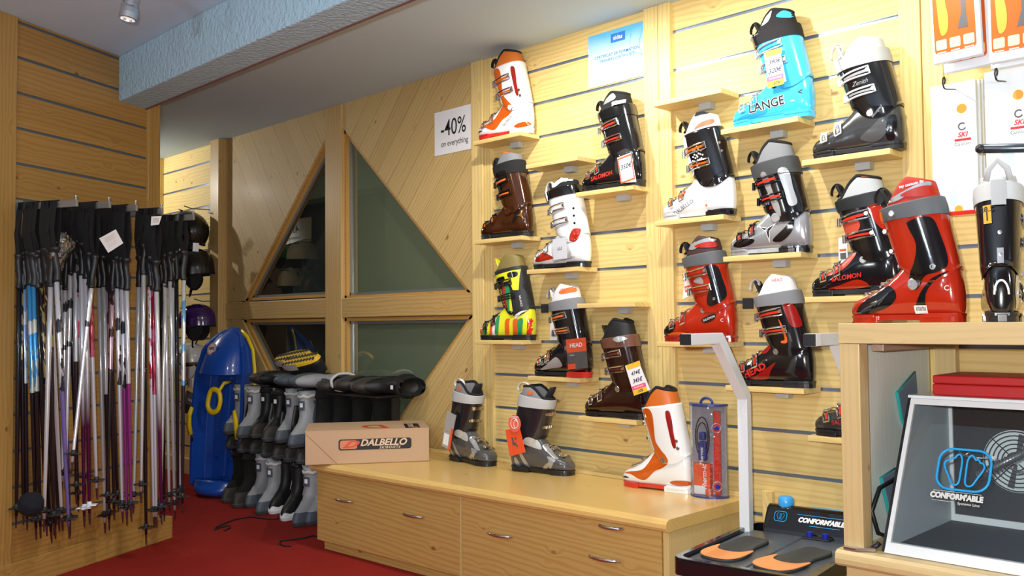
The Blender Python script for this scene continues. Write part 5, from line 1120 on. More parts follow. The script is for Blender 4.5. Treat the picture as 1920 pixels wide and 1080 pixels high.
# control panel at the back
b = MB(); prof = [(MDp-.085, .43), (MDp-.075, .452), (MDp-.035, .515), (MDp-.018, .525), (MDp+.012, .518), (MDp+.018, .43)]
b.loft([[(x, y, z) for y, z in prof] for x in (.055, MWd-.002)]); b.build('control_panel', black_gloss, r, bevel=.008, seg=3)
la2 = math.atan2(.063, .040); PM2 = lambda x, t: Matrix.Translation((x, MDp-.075+.040*t-.0010, .452+.063*t+.0008)) @ Matrix.Rotation(la2, 4, 'X')
text('logo', "CONFORM'ABLE", PM2(.245, .55), white_paper, r, .022, .0014, .25, sx=.92)
b = MB(); b.box((-.085, .017, 0), (.085, .0185, .0006), 0, PM2(.25, .55)); b.box((-.05, -.018, 0), (.05, -.0165, .0006), 0, PM2(.26, .55)); b.build('logo', blp, r)
b = MB(); b.tube([PM2(.110, .6) @ Vector((x, y, .0004)) for x, y in rrect(0, 0, .042, .034, .010)], .0012, 5, closed=True)
for sgn in (-1, 1): b.tube([PM2(.110, .6) @ Vector((sgn*x, y, .0004)) for x, y in ((.002, .010), (.008, .012), (.013, .005), (.006, -.012), (.002, -.010))], .0009, 4, closed=True)
b.build('logo', blp, r)
b = MB(); b.box((.20, MDp-.014, .5232), (.33, MDp+.006, .5245), 0, Matrix.Identity(4)); b.build('blue_label', plain('panel_blue_label', (.18, .42, .60), .4), r)
kb = plain('sky_blue_knob', (.04, .38, .85), .3, 0, .4); b = MB(); b.lathe([(.0001, .0), (.024, .0), (.026, .008), (.025, .032), (.020, .038), (.0001, .039)], 20, 0, Matrix.Translation((.112, MDp-.006, .512))); b.build('knob', kb, r, smooth=True)
for kx in (.225, .275):
    b = MB(); b.lathe([(.0001, 0), (.010, 0), (.010, .014), (.007, .016), (.0001, .016)], 14, 0, Matrix.Translation((kx, MDp-.100, .448))); b.build('knob', plain('royal_blue_plastic', (.01, .02, .35), .3), r)
b = MB(); b.box((.205, MDp-.118, .440), (.295, MDp-.084, .449)); b.build('valve_block', black_gloss, r, bevel=.004)
for k, (cx_, cm) in enumerate(((.03, tagY), (.075, plain('sticker_blue', (.1, .2, .5), .4)), (.125, tagO))):
    M_ = Matrix.Translation((cx_, -.022, .384)) @ Matrix.Rotation(math.atan2(.042, .038), 4, 'X'); b = MB(); b.lathe([(.0001, 0), (.012, 0), (.012, .0008), (.0001, .0008)], 18, 0, M_) if k != 1 else b.box((-.012, -.010, 0), (.012, .010, .0008), 0, M_); b.build('sticker', cm, r)
    b = MB(); b.lathe([(.0001, .0009), (.005, .0009), (.005, .0012), (.0001, .0012)], 10, 0, M_); b.build('sticker_print', ink, r)
# two hand rails
def rail(x, y, name):
    b = MB(); s_ = .035; xa, xb = x, x+s_
    prof = [(y, .36), (y, .805), (y-.235, .985), (y-.235-.0, 1.022), (y-.40, 1.022), (y-.40, .985)]
    outer = [(y+s_, .36), (y+s_, .895), (y-.160, 1.094), (y-.175, 1.106), (y-.395, 1.106)]
    inner = [(y, .36), (y, .880), (y-.195, 1.071), (y-.395, 1.071)]
    poly = outer+inner[::-1]
    b.prism(poly, xa, xb, axis='X'); rl = b.build(name, mwh, r, bevel=.002)
    b = MB(); b.box((xa+.001, y-.405, 1.072), (xb-.001, y-.394, 1.105)); b.build('end_cap', black_satin, rl)
    return rl
ra = rail(-.004, .475, 'hand_rail'); rb_ = rail(MWd-.031, .475, 'hand_rail')
b = MB(); b.box((-.0055, .475-.388, 1.074), (-.0042, .475-.350, 1.103)); b.build('sticker', tagY, ra)
# insoles
def insole(cx_, cy_, a, lab):
    c = Matrix.Translation((MO.x, MO.y, 0)) @ Matrix.Rotation(MA, 4, 'Z') @ Vector((cx_, cy_, .4438-.092))
    q = thing('insole', tuple(c), MA+a, lab, 'insole', 'orange and grey insoles on the machine'); q.scale = (1.34, 1.0, 1)
    out = [(-.030, -.150), (0, -.162), (.030, -.155), (.045, -.125), (.048, -.085), (.040, -.03), (.030, .03), (.030, .09), (.026, .13), (.010, .150), (-.010, .150), (-.028, .13), (-.034, .09), (-.036, .03), (-.044, -.04), (-.048, -.09), (-.044, -.125)]
    out = spline(out, 4); b = MB(); n_ = len(out)
    up_ = lambda x, y: .004+.010*max(0, (y+.02)/.15)*(abs(x)/.035)**2
    b.loft([[(x, y, 0) for x, y in out], [(x, y, .0035+up_(x, y)) for x, y in out], [(x*.9, y*.96, .0045+up_(x*.8, y)) for x, y in out], [(x*.45, y*.7, .005) for x, y in out]]); b.build('sole_body', plain('insole_grey', (.055, .06, .058), .6, bump=.1), q, smooth=True)
    o2 = spline([(-.0445, -.125), (-.030, -.152), (0, -.1635), (.031, -.1565), (.0465, -.126), (.0495, -.085), (.045, -.022), (.028, -.062), (0, -.074), (-.03, -.058), (-.044, -.010), (-.0490, -.08)], 4)
    b = MB(); b.prism([(x, y) for x, y in o2], .009, .0115, axis='Z'); b.build('toe_cover', plain('insole_orange', (.95, .36, .12), .6), q)
    return q
insole(.105, .225, -.06, 'grey insole with orange toe half on the left pad')
insole(.295, .200, -.22, 'grey insole with orange toe half on the right pad')
p = onY(1440, 965, 2.985); b = MB(); b.box((p.x-.02, WY-.02, .20), (p.x+.02, WY-.0225+.02, .44)); struct(b.build('trim_40', pine_v, bevel=.002))

# ============================================================ CEILING SPOT
c = onZ(243, 14, 2.18)
r = thing('spotlight', tuple(c), .4, 'small brushed steel spotlight hanging from the ceiling', 'spotlight')
T_ = Matrix.Rotation(-.12, 4, 'X') @ Matrix.Rotation(.10, 4, 'Y')
b = MB(); b.lathe([(.0001, .062), (.020, .062), (.022, .050), (.022, .004), (.030, -.004), (.031, -.022), (.030, -.042), (.026, -.044), (.024, -.034), (.0001, -.030)], 32, 0, T_); b.build('lamp_head', steel, r, smooth=False)
b = MB(); b.lathe([(.0001, -.0355), (.0235, -.0355), (.0235, -.033), (.0001, -.033)], 20, 0, T_); b.build('lens', plain('lamp_lens', (.5, .5, .45), .2, emit=((1, .92, .8), .6)), r)
b = MB()
for sx_ in (-1, 1): b.box((sx_*.026-.003, -.006, -.005), (sx_*.026+.003, .006, .085)); b.lathe([(.0001, 0), (.008, 0), (.008, .006), (.0001, .006)], 12, 0, Matrix.Translation((sx_*.029, 0, .022)) @ Matrix.Rotation(sx_*P_/2, 4, 'Y'))
b.box((-.029, -.006, .080), (.029, .006, .086)); b.tube([(0, 0, .085), (0, 0, CEIL-c.z-.002)], .006, 10); b.build('bracket', steel, r)
# ============================================================ SKI POLES ON THE LEFT WALL
BARS = [(.92, 1.545), (.745, 1.560), (.59, 1.565), (.43, 1.568), (.215, 1.565)]
galv = plain('galvanised_steel', (.34, .36, .37), .4, .8)
def PP(s, o, z): return PC+PD_*s+PN*o+Vector((0, 0, z))
for i, (s, z) in enumerate(BARS):
    lab = ['leftmost steel display arm hung with ski poles', 'second steel display arm from the left, hung with ski poles', 'middle steel display arm hung with ski poles', 'steel display arm next to the rightmost one', 'rightmost steel display arm near the black helmets'][i]
    b0 = PP(s, 0, z); r = thing('pole_hanger', tuple(b0), PA, lab, 'pole hanger', 'steel arms carrying the ski poles')
    b = MB(); b.box((.001, -.006, -.014), (.31, .006, .014)); b.build('arm', galv, r, bevel=.001)
    b = MB(); b.tube([(.303, 0, .013), (.303, 0, .027)], .0035, 8); b.lathe([(.0001, .025), (.006, .026), (.006, .031), (.0001, .033)], 10, 0, Matrix.Translation((.303, 0, 0))); b.build('stop_pin', galv, r)
    b = MB(); b.box((.0006, -.02, -.04), (.004, .02, .03)); b.build('back_plate', galv, r)
def pole_mat(name, kind, c1, c2, c3=(.02, .02, .02)):
    """lacquered shaft; printed with bands, flecks or a fade along its length"""
    if name in _pc: return _pc[name]
    mt, N, L, b_ = new_mat(name); tc = N.new('ShaderNodeTexCoord'); mp = N.new('ShaderNodeMapping'); L.new(tc.outputs['Object'], mp.inputs['Vector'])
    mx = N.new('ShaderNodeMix'); mx.data_type = 'RGBA'; mx.inputs[6].default_value = (*c1, 1); mx.inputs[7].default_value = (*c2, 1)
    sp = N.new('ShaderNodeSeparateXYZ'); L.new(tc.outputs['Object'], sp.inputs[0])
    if kind == 'fleck':
        mp.inputs['Scale'].default_value = (60, 60, 22); nz = N.new('ShaderNodeTexNoise'); nz.inputs['Scale'].default_value = 1; nz.inputs['Detail'].default_value = 1; L.new(mp.outputs[0], nz.inputs['Vector'])
        cr = N.new('ShaderNodeMapRange'); cr.inputs['From Min'].default_value = .54; cr.inputs['From Max'].default_value = .57; L.new(nz.outputs['Fac'], cr.inputs['Value']); f = cr.outputs[0]
        lt = N.new('ShaderNodeMath'); lt.operation = 'GREATER_THAN'; L.new(sp.outputs['Z'], lt.inputs[0]); lt.inputs[1].default_value = .62   # print only on the upper half
        ml = N.new('ShaderNodeMath'); ml.operation = 'MULTIPLY'; L.new(f, ml.inputs[0]); L.new(lt.outputs[0], ml.inputs[1]); f = ml.outputs[0]
    elif kind == 'fade':
        cr = N.new('ShaderNodeMapRange'); cr.inputs['From Min'].default_value = .42; cr.inputs['From Max'].default_value = .62; cr.inputs['To Min'].default_value = 1; cr.inputs['To Max'].default_value = 0; L.new(sp.outputs['Z'], cr.inputs['Value']); f = cr.outputs[0]
    else:
        lt = N.new('ShaderNodeMath'); lt.operation = 'LESS_THAN'; L.new(sp.outputs['Z'], lt.inputs[0]); lt.inputs[1].default_value = .60; f = lt.outputs[0]
    L.new(f, mx.inputs[0]); out = mx.outputs[2]
    if kind == 'band':      # coloured print over the upper part
        mp.inputs['Scale'].default_value = (30, 30, 14); nz = N.new('ShaderNodeTexNoise'); nz.inputs['Scale'].default_value = 1; L.new(mp.outputs[0], nz.inputs['Vector'])
        cr = N.new('ShaderNodeMapRange'); cr.inputs['From Min'].default_value = .53; cr.inputs['From Max'].default_value = .56; L.new(nz.outputs['Fac'], cr.inputs['Value'])
        gt = N.new('ShaderNodeMath'); gt.operation = 'GREATER_THAN'; L.new(sp.outputs['Z'], gt.inputs[0]); gt.inputs[1].default_value = .60
        ml = N.new('ShaderNodeMath'); ml.operation = 'MULTIPLY'; L.new(cr.outputs[0], ml.inputs[0]); L.new(gt.outputs[0], ml.inputs[1])
        m2 = N.new('ShaderNodeMix'); m2.data_type = 'RGBA'; L.new(ml.outputs[0], m2.inputs[0]); L.new(out, m2.inputs[6]); m2.inputs[7].default_value = (*c3, 1); out = m2.outputs[2]
    L.new(out, b_.inputs['Base Color']); b_.inputs['Roughness'].default_value = .22; b_.inputs['Coat Weight'].default_value = .6; b_.inputs['Metallic'].default_value = .5
    _pc[name] = mt; return mt
VD = (.018, .012, .016); SIL = (.62, .64, .68)
pm = {'bluefl': pole_mat('pole_blue_print', 'band', (.30, .45, .75), (.02, .015, .02), (.80, .85, .9)), 'cyan': pole_mat('pole_cyan_print', 'band', (.05, .35, .75), VD, (.75, .8, .7)), 'goldfl': pole_mat('pole_black_gold_print', 'fleck', VD, (.45, .33, .12)),
 'whitebl': pole_mat('pole_white_violet', 'band', (.72, .74, .80), (.20, .17, .50), (.03, .03, .05)), 'white': pole_mat('pole_white_print', 'band', (.78, .79, .82), (.74, .75, .84), (.05, .05, .06)), 'whfade': pole_mat('pole_white_purple_fade', 'fade', (.74, .74, .78), (.10, .005, .06)),
 'silver': pole_mat('pole_silver', 'plainish', SIL, SIL), 'silverd': pole_mat('pole_silver_dark_foot', 'foot', SIL, VD), 'black': pole_mat('pole_black', 'plainish', (.012, .012, .016), (.02, .012, .016)), 'scott': pole_mat('pole_white_black_letters', 'band', (.70, .70, .74), (.30, .04, .24), (.02, .02, .03)),
 'purple': pole_mat('pole_white_purple_foot', 'foot', (.68, .68, .72), (.28, .03, .22)), 'redpr': pole_mat('pole_red_violet', 'band', (.30, .01, .04), (.60, .62, .70), (.55, .1, .2)), 'rossi': pole_mat('pole_white_red_script', 'fleck', (.70, .72, .78), (.6, .03, .05)), 'multi': pole_mat('pole_white_multicolour', 'band', (.75, .76, .74), (.02, .016, .03), (.15, .40, .75)), 'pinkbr': pole_mat('pole_pink_brown', 'band', (.55, .35, .42), VD, (.05, .02, .02))}
kindname = {'bluefl': 'blue and white printed', 'cyan': 'cyan printed', 'goldfl': 'black gold-flecked', 'whitebl': 'white to violet', 'white': 'white printed', 'whfade': 'white fading to purple', 'silver': 'silver', 'silverd': 'silver and dark', 'black': 'black', 'scott': 'white lettered', 'purple': 'white and purple', 'redpr': 'dark red', 'rossi': 'white and red scripted', 'multi': 'multicoloured', 'pinkbr': 'pink and brown'}
grip_m = plain('black_rubber_grip', (.012, .012, .014), .42); strap_m = plain('black_webbing', (.008, .008, .009), .8, bump=.3, bscale=600); basket_m = plain('black_basket', (.02, .02, .022), .5); tip_m = plain('dark_tip', (.06, .02, .025), .4, .3); white_bk = plain('white_basket', (.75, .77, .8), .5)
protos = {}
def grip_mesh():
    b = MB(); prof = [(.0001, .0), (.012, .001), (.0165, .006), (.0150, .012), (.0128, .03), (.0140, .05), (.0152, .065), (.0132, .082), (.0145, .098), (.0138, .115), (.0185, .128), (.0215, .134), (.019, .142), (.012, .146), (.0001, .147)]
    rings = []
    for rr, z in prof: rings.append([(rr*math.cos(q)*1.05+.004*math.sin(z*40)*(z < .12), rr*math.sin(q)*.85, z) for q in [2*P_*k/14 for k in range(14)]])
    b.loft(rings); return b
def basket_mesh():
    b = MB(); b.lathe([(.0068, -.012), (.010, -.010), (.011, .0), (.0085, .012), (.0068, .014)], 12)
    rings = [[((.028+.007*math.cos(q*6))*math.cos(q)*k, (.028+.007*math.cos(q*6))*math.sin(q)*k, z) for q in [2*P_*j/36 for j in range(36)]] for k, z in ((.25, .003), (1, -.001), (1.0, -.004), (.25, -.003))]
    b.loft(rings, cap=False); return b
gmesh = None; bmesh_ = None
def pole(bar, xt, yt, xb, yb, kind, extra='', white_b=False, bk_off=0.0, lab=None, nostrap=False):
    global gmesh, bmesh_
    s, zb = BARS[bar]
    # depth on the arm: where the arm passes over this pixel column
    best = min((abs(project(PP(s, o/100, zb))[0]-xt), o/100) for o in range(3, 31))[1]
    o = best+rnd.uniform(-.006, .006)
    top = onP(xt, yt, o); tip = onP(xb, yb, o+rnd.uniform(-.004, .004)); tip = tip if tip.z > .012 else Vector((tip.x, tip.y, .014))
    L3 = (top-tip).length; ax = (top-tip).normalized()
    r = thing('ski_pole', tuple(tip), 0, lab or '', 'ski pole', 'ski poles hanging on the left wall')
    r.rotation_euler = ax.to_track_quat('Z', 'Y').to_euler()
    gl_ = .135
    b = MB(); n_ = 10; gz = L3-gl_+.01
    b.lathe([(.0055, .05), (.0064, .10), (.0082, .35), (.0100, .7), (.0104, gz)], 12); b.build('shaft', pm[kind], r, smooth=True)
    b = MB(); b.lathe([(.0001, .0), (.0022, .002), (.0035, .02), (.0048, .055), (.0058, .105), (.0001, .106)], 10); b.build('tip', tip_m, r, smooth=True)
    if gmesh is None:
        go = grip_mesh().build('grip', grip_m, r, smooth=True); gmesh = go
    else:
        go = gmesh.copy(); C.objects.link(go); go.parent = r
    go.location = (0, 0, L3-.147); go.rotation_euler = (0, 0, rnd.uniform(-.6, .6))
    bz = .085+bk_off
    if bmesh_ is None: bo = basket_mesh().build('basket', basket_m, r, smooth=True); bmesh_ = bo
    else: bo = bmesh_.copy(); C.objects.link(bo); bo.parent = r
    if white_b: bo.data = bo.data.copy(); bo.data.materials[0] = white_bk
    bo.location = (0, 0, bz)
    # strap: a webbing loop up over the arm
    if not nostrap:
        inv = (Matrix.Translation(tip) @ ax.to_track_quat('Z', 'Y').to_matrix().to_4x4()).inverted()
        hook_ = PP(s, o, zb+.016); g0 = top-ax*.012; side = PD_
        b = MB(); wd = rnd.uniform(.010, .014); sg = rnd.choice((-1, 1))
        pA = [g0+side*.006, (g0*.6+hook_*.4)+side*(.020+.01*rnd.random()), hook_+side*.014-Vector((0, 0, .03)), hook_+side*.010, hook_+Vector((0, 0, .003)), hook_-side*.010, hook_-side*.014-Vector((0, 0, .03)), (g0*.6+hook_*.4)-side*(.014+.01*rnd.random()), g0-side*.006]
        for k in range(len(pA)-1): pass
        rings = []
        for p in pA:
            a_ = PN*wd; c__ = inv.to_3x3()
            pl_ = inv @ p; rings.append([pl_+c__ @ a_+c__ @ (side*.0009), pl_-c__ @ a_+c__ @ (side*.0009), pl_-c__ @ a_-c__ @ (side*.0009), pl_+c__ @ a_-c__ @ (side*.0009)])
        b.loft(rings); b.build('wrist_strap', strap_m, r)
    return r
def project(p):
    q = p-EYE; z = q.dot(_f); return (960+F_PX*q.dot(_r)/z, 540-F_PX*q.dot(_u)/z)
#  bar, grip top x,y, tip x,y, kind
POLES = [
 (0, 37, 474, 30, 991, 'black', 'black ski pole at the far left of the rack, tip above the base board'),
 (0, 44, 470, 51, 995, 'bluefl', 'blue and white printed ski pole, second from the left edge of the rack'),
 (0, 54, 468, 68, 1013, 'cyan', 'cyan printed ski pole at the left, its dark foot low on the wall'),
 (0, 62, 470, 76, 1010, 'cyan', 'cyan printed ski pole just right of the other cyan one'),
 (0, 60, 466, 97, 1019, 'goldfl', 'black gold-flecked ski pole, leftmost of the gold-flecked group'),
 (0, 72, 466, 104, 1011, 'goldfl', 'black gold-flecked ski pole leaning right beside the first one'),
 (0, 84, 462, 111, 996, 'goldfl', 'black gold-flecked ski pole third in its group'),
 (0, 90, 466, 117, 995, 'silver', 'silver ski pole among the gold-flecked ones'),
 (0, 97, 470, 82, 997, 'silver', 'silver ski pole crossing behind the gold-flecked ones to the left'),
 (0, 103, 460, 130, 1010, 'whitebl', 'white to violet ski pole leaning right under the plastic bag'),
 (1, 112, 470, 132, 1005, 'whitebl', 'white to violet ski pole close right of the one under the bag'),
 (1, 124, 480, 116, 925, 'white', 'white printed ski pole right below the plastic bag'),
 (1, 134, 450, 122, 920, 'white', 'white printed ski pole, its basket high in the middle of the left group'),
 (1, 142, 447, 143, 946, 'silverd', 'silver and dark ski pole ending high above the base board'),
 (1, 152, 452, 158, 989, 'whfade', 'white ski pole fading to purple with a white basket, left one'),
 (1, 160, 458, 168, 984, 'whfade', 'white ski pole fading to purple with a white basket, right one'),
 (1, 178, 476, 133, 890, 'white', 'white printed ski pole leaning strongly to the left'),
 (1, 166, 470, 182, 937, 'redpr', 'dark red ski pole behind the leaning white one'),
 (2, 184, 478, 197, 1001, 'silver', 'silver ski pole under the square white paper card, left one'),
 (2, 193, 476, 205, 995, 'silverd', 'silver and dark ski pole right beside the one under the paper card'),
 (2, 200, 482, 222, 960, 'pinkbr', 'pink and brown ski pole in the middle of the rack'),
 (2, 212, 484, 200, 965, 'pinkbr', 'pink and brown ski pole crossing to the left in the middle of the rack'),
 (2, 218, 478, 230, 980, 'white', 'white printed ski pole left of the lettered one'),
 (2, 228, 480, 238, 987, 'scott', 'white ski pole with large black letters and purple foot'),
 (2, 236, 482, 246, 978, 'purple', 'white and purple ski pole right of the lettered one'),
 (3, 262, 478, 250, 963, 'silver', 'silver ski pole left in the right group'),
 (3, 270, 455, 264, 943, 'silver', 'silver ski pole with its grip highest in the right group'),
 (3, 268, 448, 274, 1023, 'black', 'long thin black ski pole whose tip almost reaches the floor'),
 (3, 280, 478, 289, 990, 'rossi', 'white ski pole with red script on its middle'),
 (3, 286, 484, 293, 990, 'redpr', 'dark red ski pole behind the one with red script'),
 (3, 292, 486, 303, 984, 'whfade', 'white ski pole fading to purple in the right group'),
 (4, 302, 476, 308, 978, 'black', 'black ski pole fourth from the right end'),
 (4, 308, 474, 318, 961, 'silver', 'silver ski pole fourth from the right end, before the far wall'),
 (4, 318, 470, 328, 976, 'silver', 'silver ski pole third from the right end'),
 (4, 330, 468, 334, 955, 'black', 'black ski pole second from the right end'),
 (4, 345, 468, 342, 964, 'multi', 'ski pole with multicoloured upper half, rightmost of all'),
 (0, 40, 476, 44, 985, 'goldfl', 'black gold-flecked ski pole deepest in the left group'),
 (0, 68, 474, 88, 1006, 'black', 'black ski pole behind the gold-flecked ones'),
 (0, 93, 474, 101, 1004, 'goldfl', 'black gold-flecked ski pole nearest the plastic bag'),
 (1, 130, 484, 147, 960, 'black', 'black ski pole behind the white ones left of the bag knot'),
 (1, 147, 484, 160, 930, 'rossi', 'white ski pole with red script behind the fading ones'),
 (2, 206, 486, 214, 975, 'black', 'black ski pole in the middle of the rack behind the paper card'),
 (4, 312, 482, 300, 972, 'silver', 'silver ski pole fifth from the right end'),
 (4, 325, 482, 338, 948, 'silver', 'silver ski pole close behind the multicoloured one'),
]
for (bi, a, b_, c_, d_, k, lab) in POLES:
    pole(bi, a, b_, c_, d_, k, lab=lab, white_b=(k == 'whfade' and a < 200), bk_off=.0)
# paper card, plastic bag, small tags and the dark woolly ball between the poles
def pcard(name, pts, o, mat, lab, cat, prints=()):
    P3 = [onP(x, y, o) for x, y in pts]; c = sum(P3, Vector())/len(P3); r = thing(name, tuple(c), 0, lab, cat)
    q = [p-c for p in P3]; b = MB(); b.loft([[p+PN*.0006 for p in q], [p-PN*.0006 for p in q]]); b.build('card', mat, r)
    u = (q[1]-q[0]).normalized(); v = PN.cross(u); v = v if v.z > 0 else -v; nn = u.cross(v)
    F = Matrix(((u.x, v.x, nn.x, 0), (u.y, v.y, nn.y, 0), (u.z, v.z, nn.z, 0), (0, 0, 0, 1))) @ Matrix.Translation((0, 0, .0009))
    return r, F, (q[1]-q[0]).length, (q[-1]-q[0]).length
r, F, w_, h_ = pcard('paper_card', [(186, 447), (217, 430), (231, 456), (203, 474)], .335, white_paper, 'square white paper card hanging among the ski poles', 'card')
for k in range(5): patch(r, F, -w_*.35, h_*(.30-.06*k), w_*(.32-.08*(k % 3)), h_*(.315-.06*k), plain('faint_print', (.55, .42, .40), .6))
for k in range(3): patch(r, F, -w_*.3, -h_*(.08+.08*k), w_*.25, -h_*(.07+.08*k), plain('faint_print', (.55, .42, .40), .6))
r, F, w_, h_ = pcard('paper_tag', [(284, 406), (303, 405), (298, 421), (283, 423)], .30, white_paper, 'small white tag hanging from a display arm beside the right pole group', 'tag')
for k in range(4): patch(r, F, -w_*.3, h_*(.2-.12*k), w_*.3, h_*(.24-.12*k), plain('faint_print2', (.3, .3, .32), .6))
bagm = thin_glass('crumpled_clear_plastic', (.80, .80, .82), 2.5, .16, .12, bump=70)
c = onP(117, 470, .20); r = thing('plastic_bag', tuple(c), 0, 'crumpled clear plastic bag hanging between the left ski poles', 'bag')
bm = bmesh.new(); bmesh.ops.create_icosphere(bm, subdivisions=4, radius=1)
from mathutils import noise as mnoise
for v in bm.verts:
    p = v.co.copy(); k = .72+.42*abs(mnoise.noise(p*2.2))+.25*mnoise.noise(p*5.)
    v.co = (PD_*(-1)*p.x*(.055+.012*p.z)+PN*p.y*.02)*k+Vector((0, 0, p.z*.085*k)); v.co += PD_*(-1)*.02*math.sin(p.z*3)
b = MB(); b.v = [v.co.copy() for v in bm.verts]; b.f = [[v.index for v in f.verts] for f in bm.faces]; b.m = [0]*len(b.f); bm.free(); b.build('bag', bagm, r, smooth=True)
c = onP(58, 945, .20); r = thing('woolly_ball', tuple(c), 0, 'dark round woolly ball among the tips of the left ski poles', 'ball')
bm = bmesh.new(); bmesh.ops.create_icosphere(bm, subdivisions=4, radius=.046)
for v in bm.verts: v.co *= 1+.10*mnoise.noise(v.co*90)
b = MB(); b.v = [v.co.copy() for v in bm.verts]; b.f = [[v.index for v in f.verts] for f in bm.faces]; b.m = [0]*len(b.f); bm.free(); b.build('ball', plain('navy_wool', (.006, .008, .014), .9, bump=1, bscale=200), r, smooth=True)
b = MB(); b.tube([(-.045, .0, .0), (-.07, .0, -.006), (-.085, 0, -.004)], .003, 6); b.build('yellow_cord', plain('yellow_cord', (.5, .35, .03), .6), r)
# ============================================================ HELMETS ON THE FAR WALL
hel_black = plain('helmet_black', (.010, .010, .012), .25, 0, .5); hel_purple = plain('helmet_purple', (.045, .012, .11), .18, 0, .7); hel_white = plain('helmet_white', (.72, .70, .66), .3, 0, .4); hel_green = plain('helmet_green', (.03, .5, .05), .3)
pad_blk = plain('helmet_lining', (.008, .008, .009), .85)
def helmet(loc, rz, rx, shell, lab, group='ski helmets', R_=.13, ring=None, flap=None, small=False, visor=False):
    r = thing('ski_helmet', loc, rz, lab, 'helmet', group); r.rotation_euler = (rx, 0, rz)
    def dome(k):
        rings = []
        for i in range(13):
            t = math.pi/2*i/12; zz = math.sin(t)*1.02; rr = math.cos(t)**.85
            rings.append([(R_*.88*k*rr*math.cos(q), R_*1.08*k*rr*math.sin(q)*(1.0), R_*k*zz-(.035*(1-i/12) if math.sin(q) > 0 else 0)*0) for q in [2*math.pi*j/36 for j in range(36)]])
        return rings
    b = MB(); b.loft([[(x, y, z-.035) for x, y, z in dome(1)[0]]]+dome(1), cap=False); b.build('shell', shell, r, smooth=True)
    b = MB(); b.loft([[(x*.97, y*.97, z-.030) for x, y, z in dome(1)[0]]]+dome(.94), cap=False); b.build('lining', pad_blk, r, smooth=True)
    b = MB(); b.tube([(R_*.885*math.cos(q), R_*1.085*math.sin(q), -.035) for q in [2*math.pi*j/36 for j in range(36)]], .006, 6, closed=True); b.build('rim', pad_blk if not ring else ring, r, smooth=True)
    for sx_ in (-1, 1):
        b = MB(); out = spline([(-.055, 0), (.05, 0), (.055, -.05), (.02, -.095), (-.02, -.095), (-.05, -.05)], 3)
        b.prism([(y, z-.03) for y, z in out], sx_*R_*.72, sx_*R_*.88, axis='X'); b.build('ear_pad', flap or pad_blk, r, bevel=.006)
    b = MB()
    for k in range(5):
        a = -.5+.25*k; p = Vector((R_*.88*math.sin(a)*.8, -R_*.62, R_*.80)); b.box((p.x-.006, p.y-.022, p.z-.003), (p.x+.006, p.y+.016, p.z+.002))
    b.build('vent', pad_blk, r)
    b = MB(); b.tube([(-R_*.75, -.01, -.10), (-.03, -.03, -.16), (.0, -.035, -.175), (.03, -.03, -.16), (R_*.75, -.01, -.10)], .006, 6, flat=(1, .3)); b.build('chin_strap', strap_m, r, smooth=True)
    if visor:
        b = MB(); b.loft([[(R_*.9*math.sin(a), -R_*1.08*math.cos(a)-e, -.02-e*.35+dz) for a in [-1.1+.2*k for k in range(12)]] for e, dz in ((-.01, 0), (.06, 0), (.06, -.006), (-.01, -.006))], cap=False, closed=False); b.build('visor', shell, r, smooth=True)
    return r
h1 = onY(352, 425, 2.84); r = helmet((h1.x, 2.84, h1.z-.03), -.9, -.5, hel_black, 'black ski helmet with white letters, topmost on the far slat wall', R_=.135)
text('logo', 'uvex', Matrix.Rotation(.9, 4, 'Z') @ Matrix.Translation((.02, -.155, .05)) @ Matrix.Rotation(.0, 4, 'Z') @ Matrix.Rotation(-.75, 4, 'Y') @ Matrix.Rotation(1.3, 4, 'X'), white_paper, r, .06, .001)
h2 = onY(366, 505, 2.86); helmet((h2.x, 2.84, h2.z-.01), -.5, .1, hel_black, 'black ski helmet with peak, second from the top on the far slat wall', R_=.15, visor=True)
h3 = onY(372, 600, 2.86); helmet((h3.x, 2.85, h3.z-.01), -.7, .05, hel_purple, 'glossy purple ski helmet on the far slat wall above the white one', R_=.118)
h4 = onY(360, 672, 2.86); r = helmet((h4.x, 2.85, h4.z-.01), -.7, 0, hel_white, 'white ski helmet with red circles on the far slat wall behind the sled', R_=.115, flap=hel_white)
b = MB()
for a, e, rr in ((-.15, .45, .020), (.62, .35, .018), (.2, .85, .015), (-.6, .75, .012), (1.1, .3, .015)):
    n_ = Vector((math.sin(a)*math.cos(e), -math.cos(a)*math.cos(e), math.sin(e))); p = Vector((n_.x*.115*.90, n_.y*.115*1.09, n_.z*.115*1.02)); T_ = n_.to_track_quat('Z', 'Y').to_matrix().to_4x4(); T_.translation = p
    b.tube([T_ @ Vector((rr*math.cos(q), rr*math.sin(q), .001)) for q in [2*P_*k/16 for k in range(16)]], .0028, 5, closed=True)
b.build('circle_print', plain('print_brick_red', (.45, .05, .03), .5), r, smooth=True)
b = MB(); b.tube([(.115*.885*math.cos(q), .115*1.085*math.sin(q), -.024) for q in [2*P_*j/36 for j in range(36)]], .013, 6, closed=True, flat=(.35, 1)); b.build('brown_band', plain('brown_check', (.14, .08, .03), .7), r, smooth=True)
def hookrod(p, lab):
    r = thing('helmet_hook', (p.x, WY-.002, p.z+.13), 0, lab, 'hook', 'hooks carrying the helmets')
    b = MB(); b.tube([(0, 0, 0), (0, p.y-WY+.03, -.003), (0, p.y-WY-.03, .012)], .004, 6); b.build('rod', galv, r); b = MB(); b.box((-.018, -.004, -.022), (.018, .001, .022)); b.build('back_plate', LGF, r)
hookrod(h1, 'steel hook holding the topmost black helmet'); hookrod(h2, 'steel hook holding the peaked black helmet'); hookrod(h3, 'steel hook holding the purple helmet'); hookrod(h4, 'steel hook holding the white helmet with circles')
def fcard(name, pts, y, mat, lab, cat): return card(name, pts, y, mat, lab, cat)
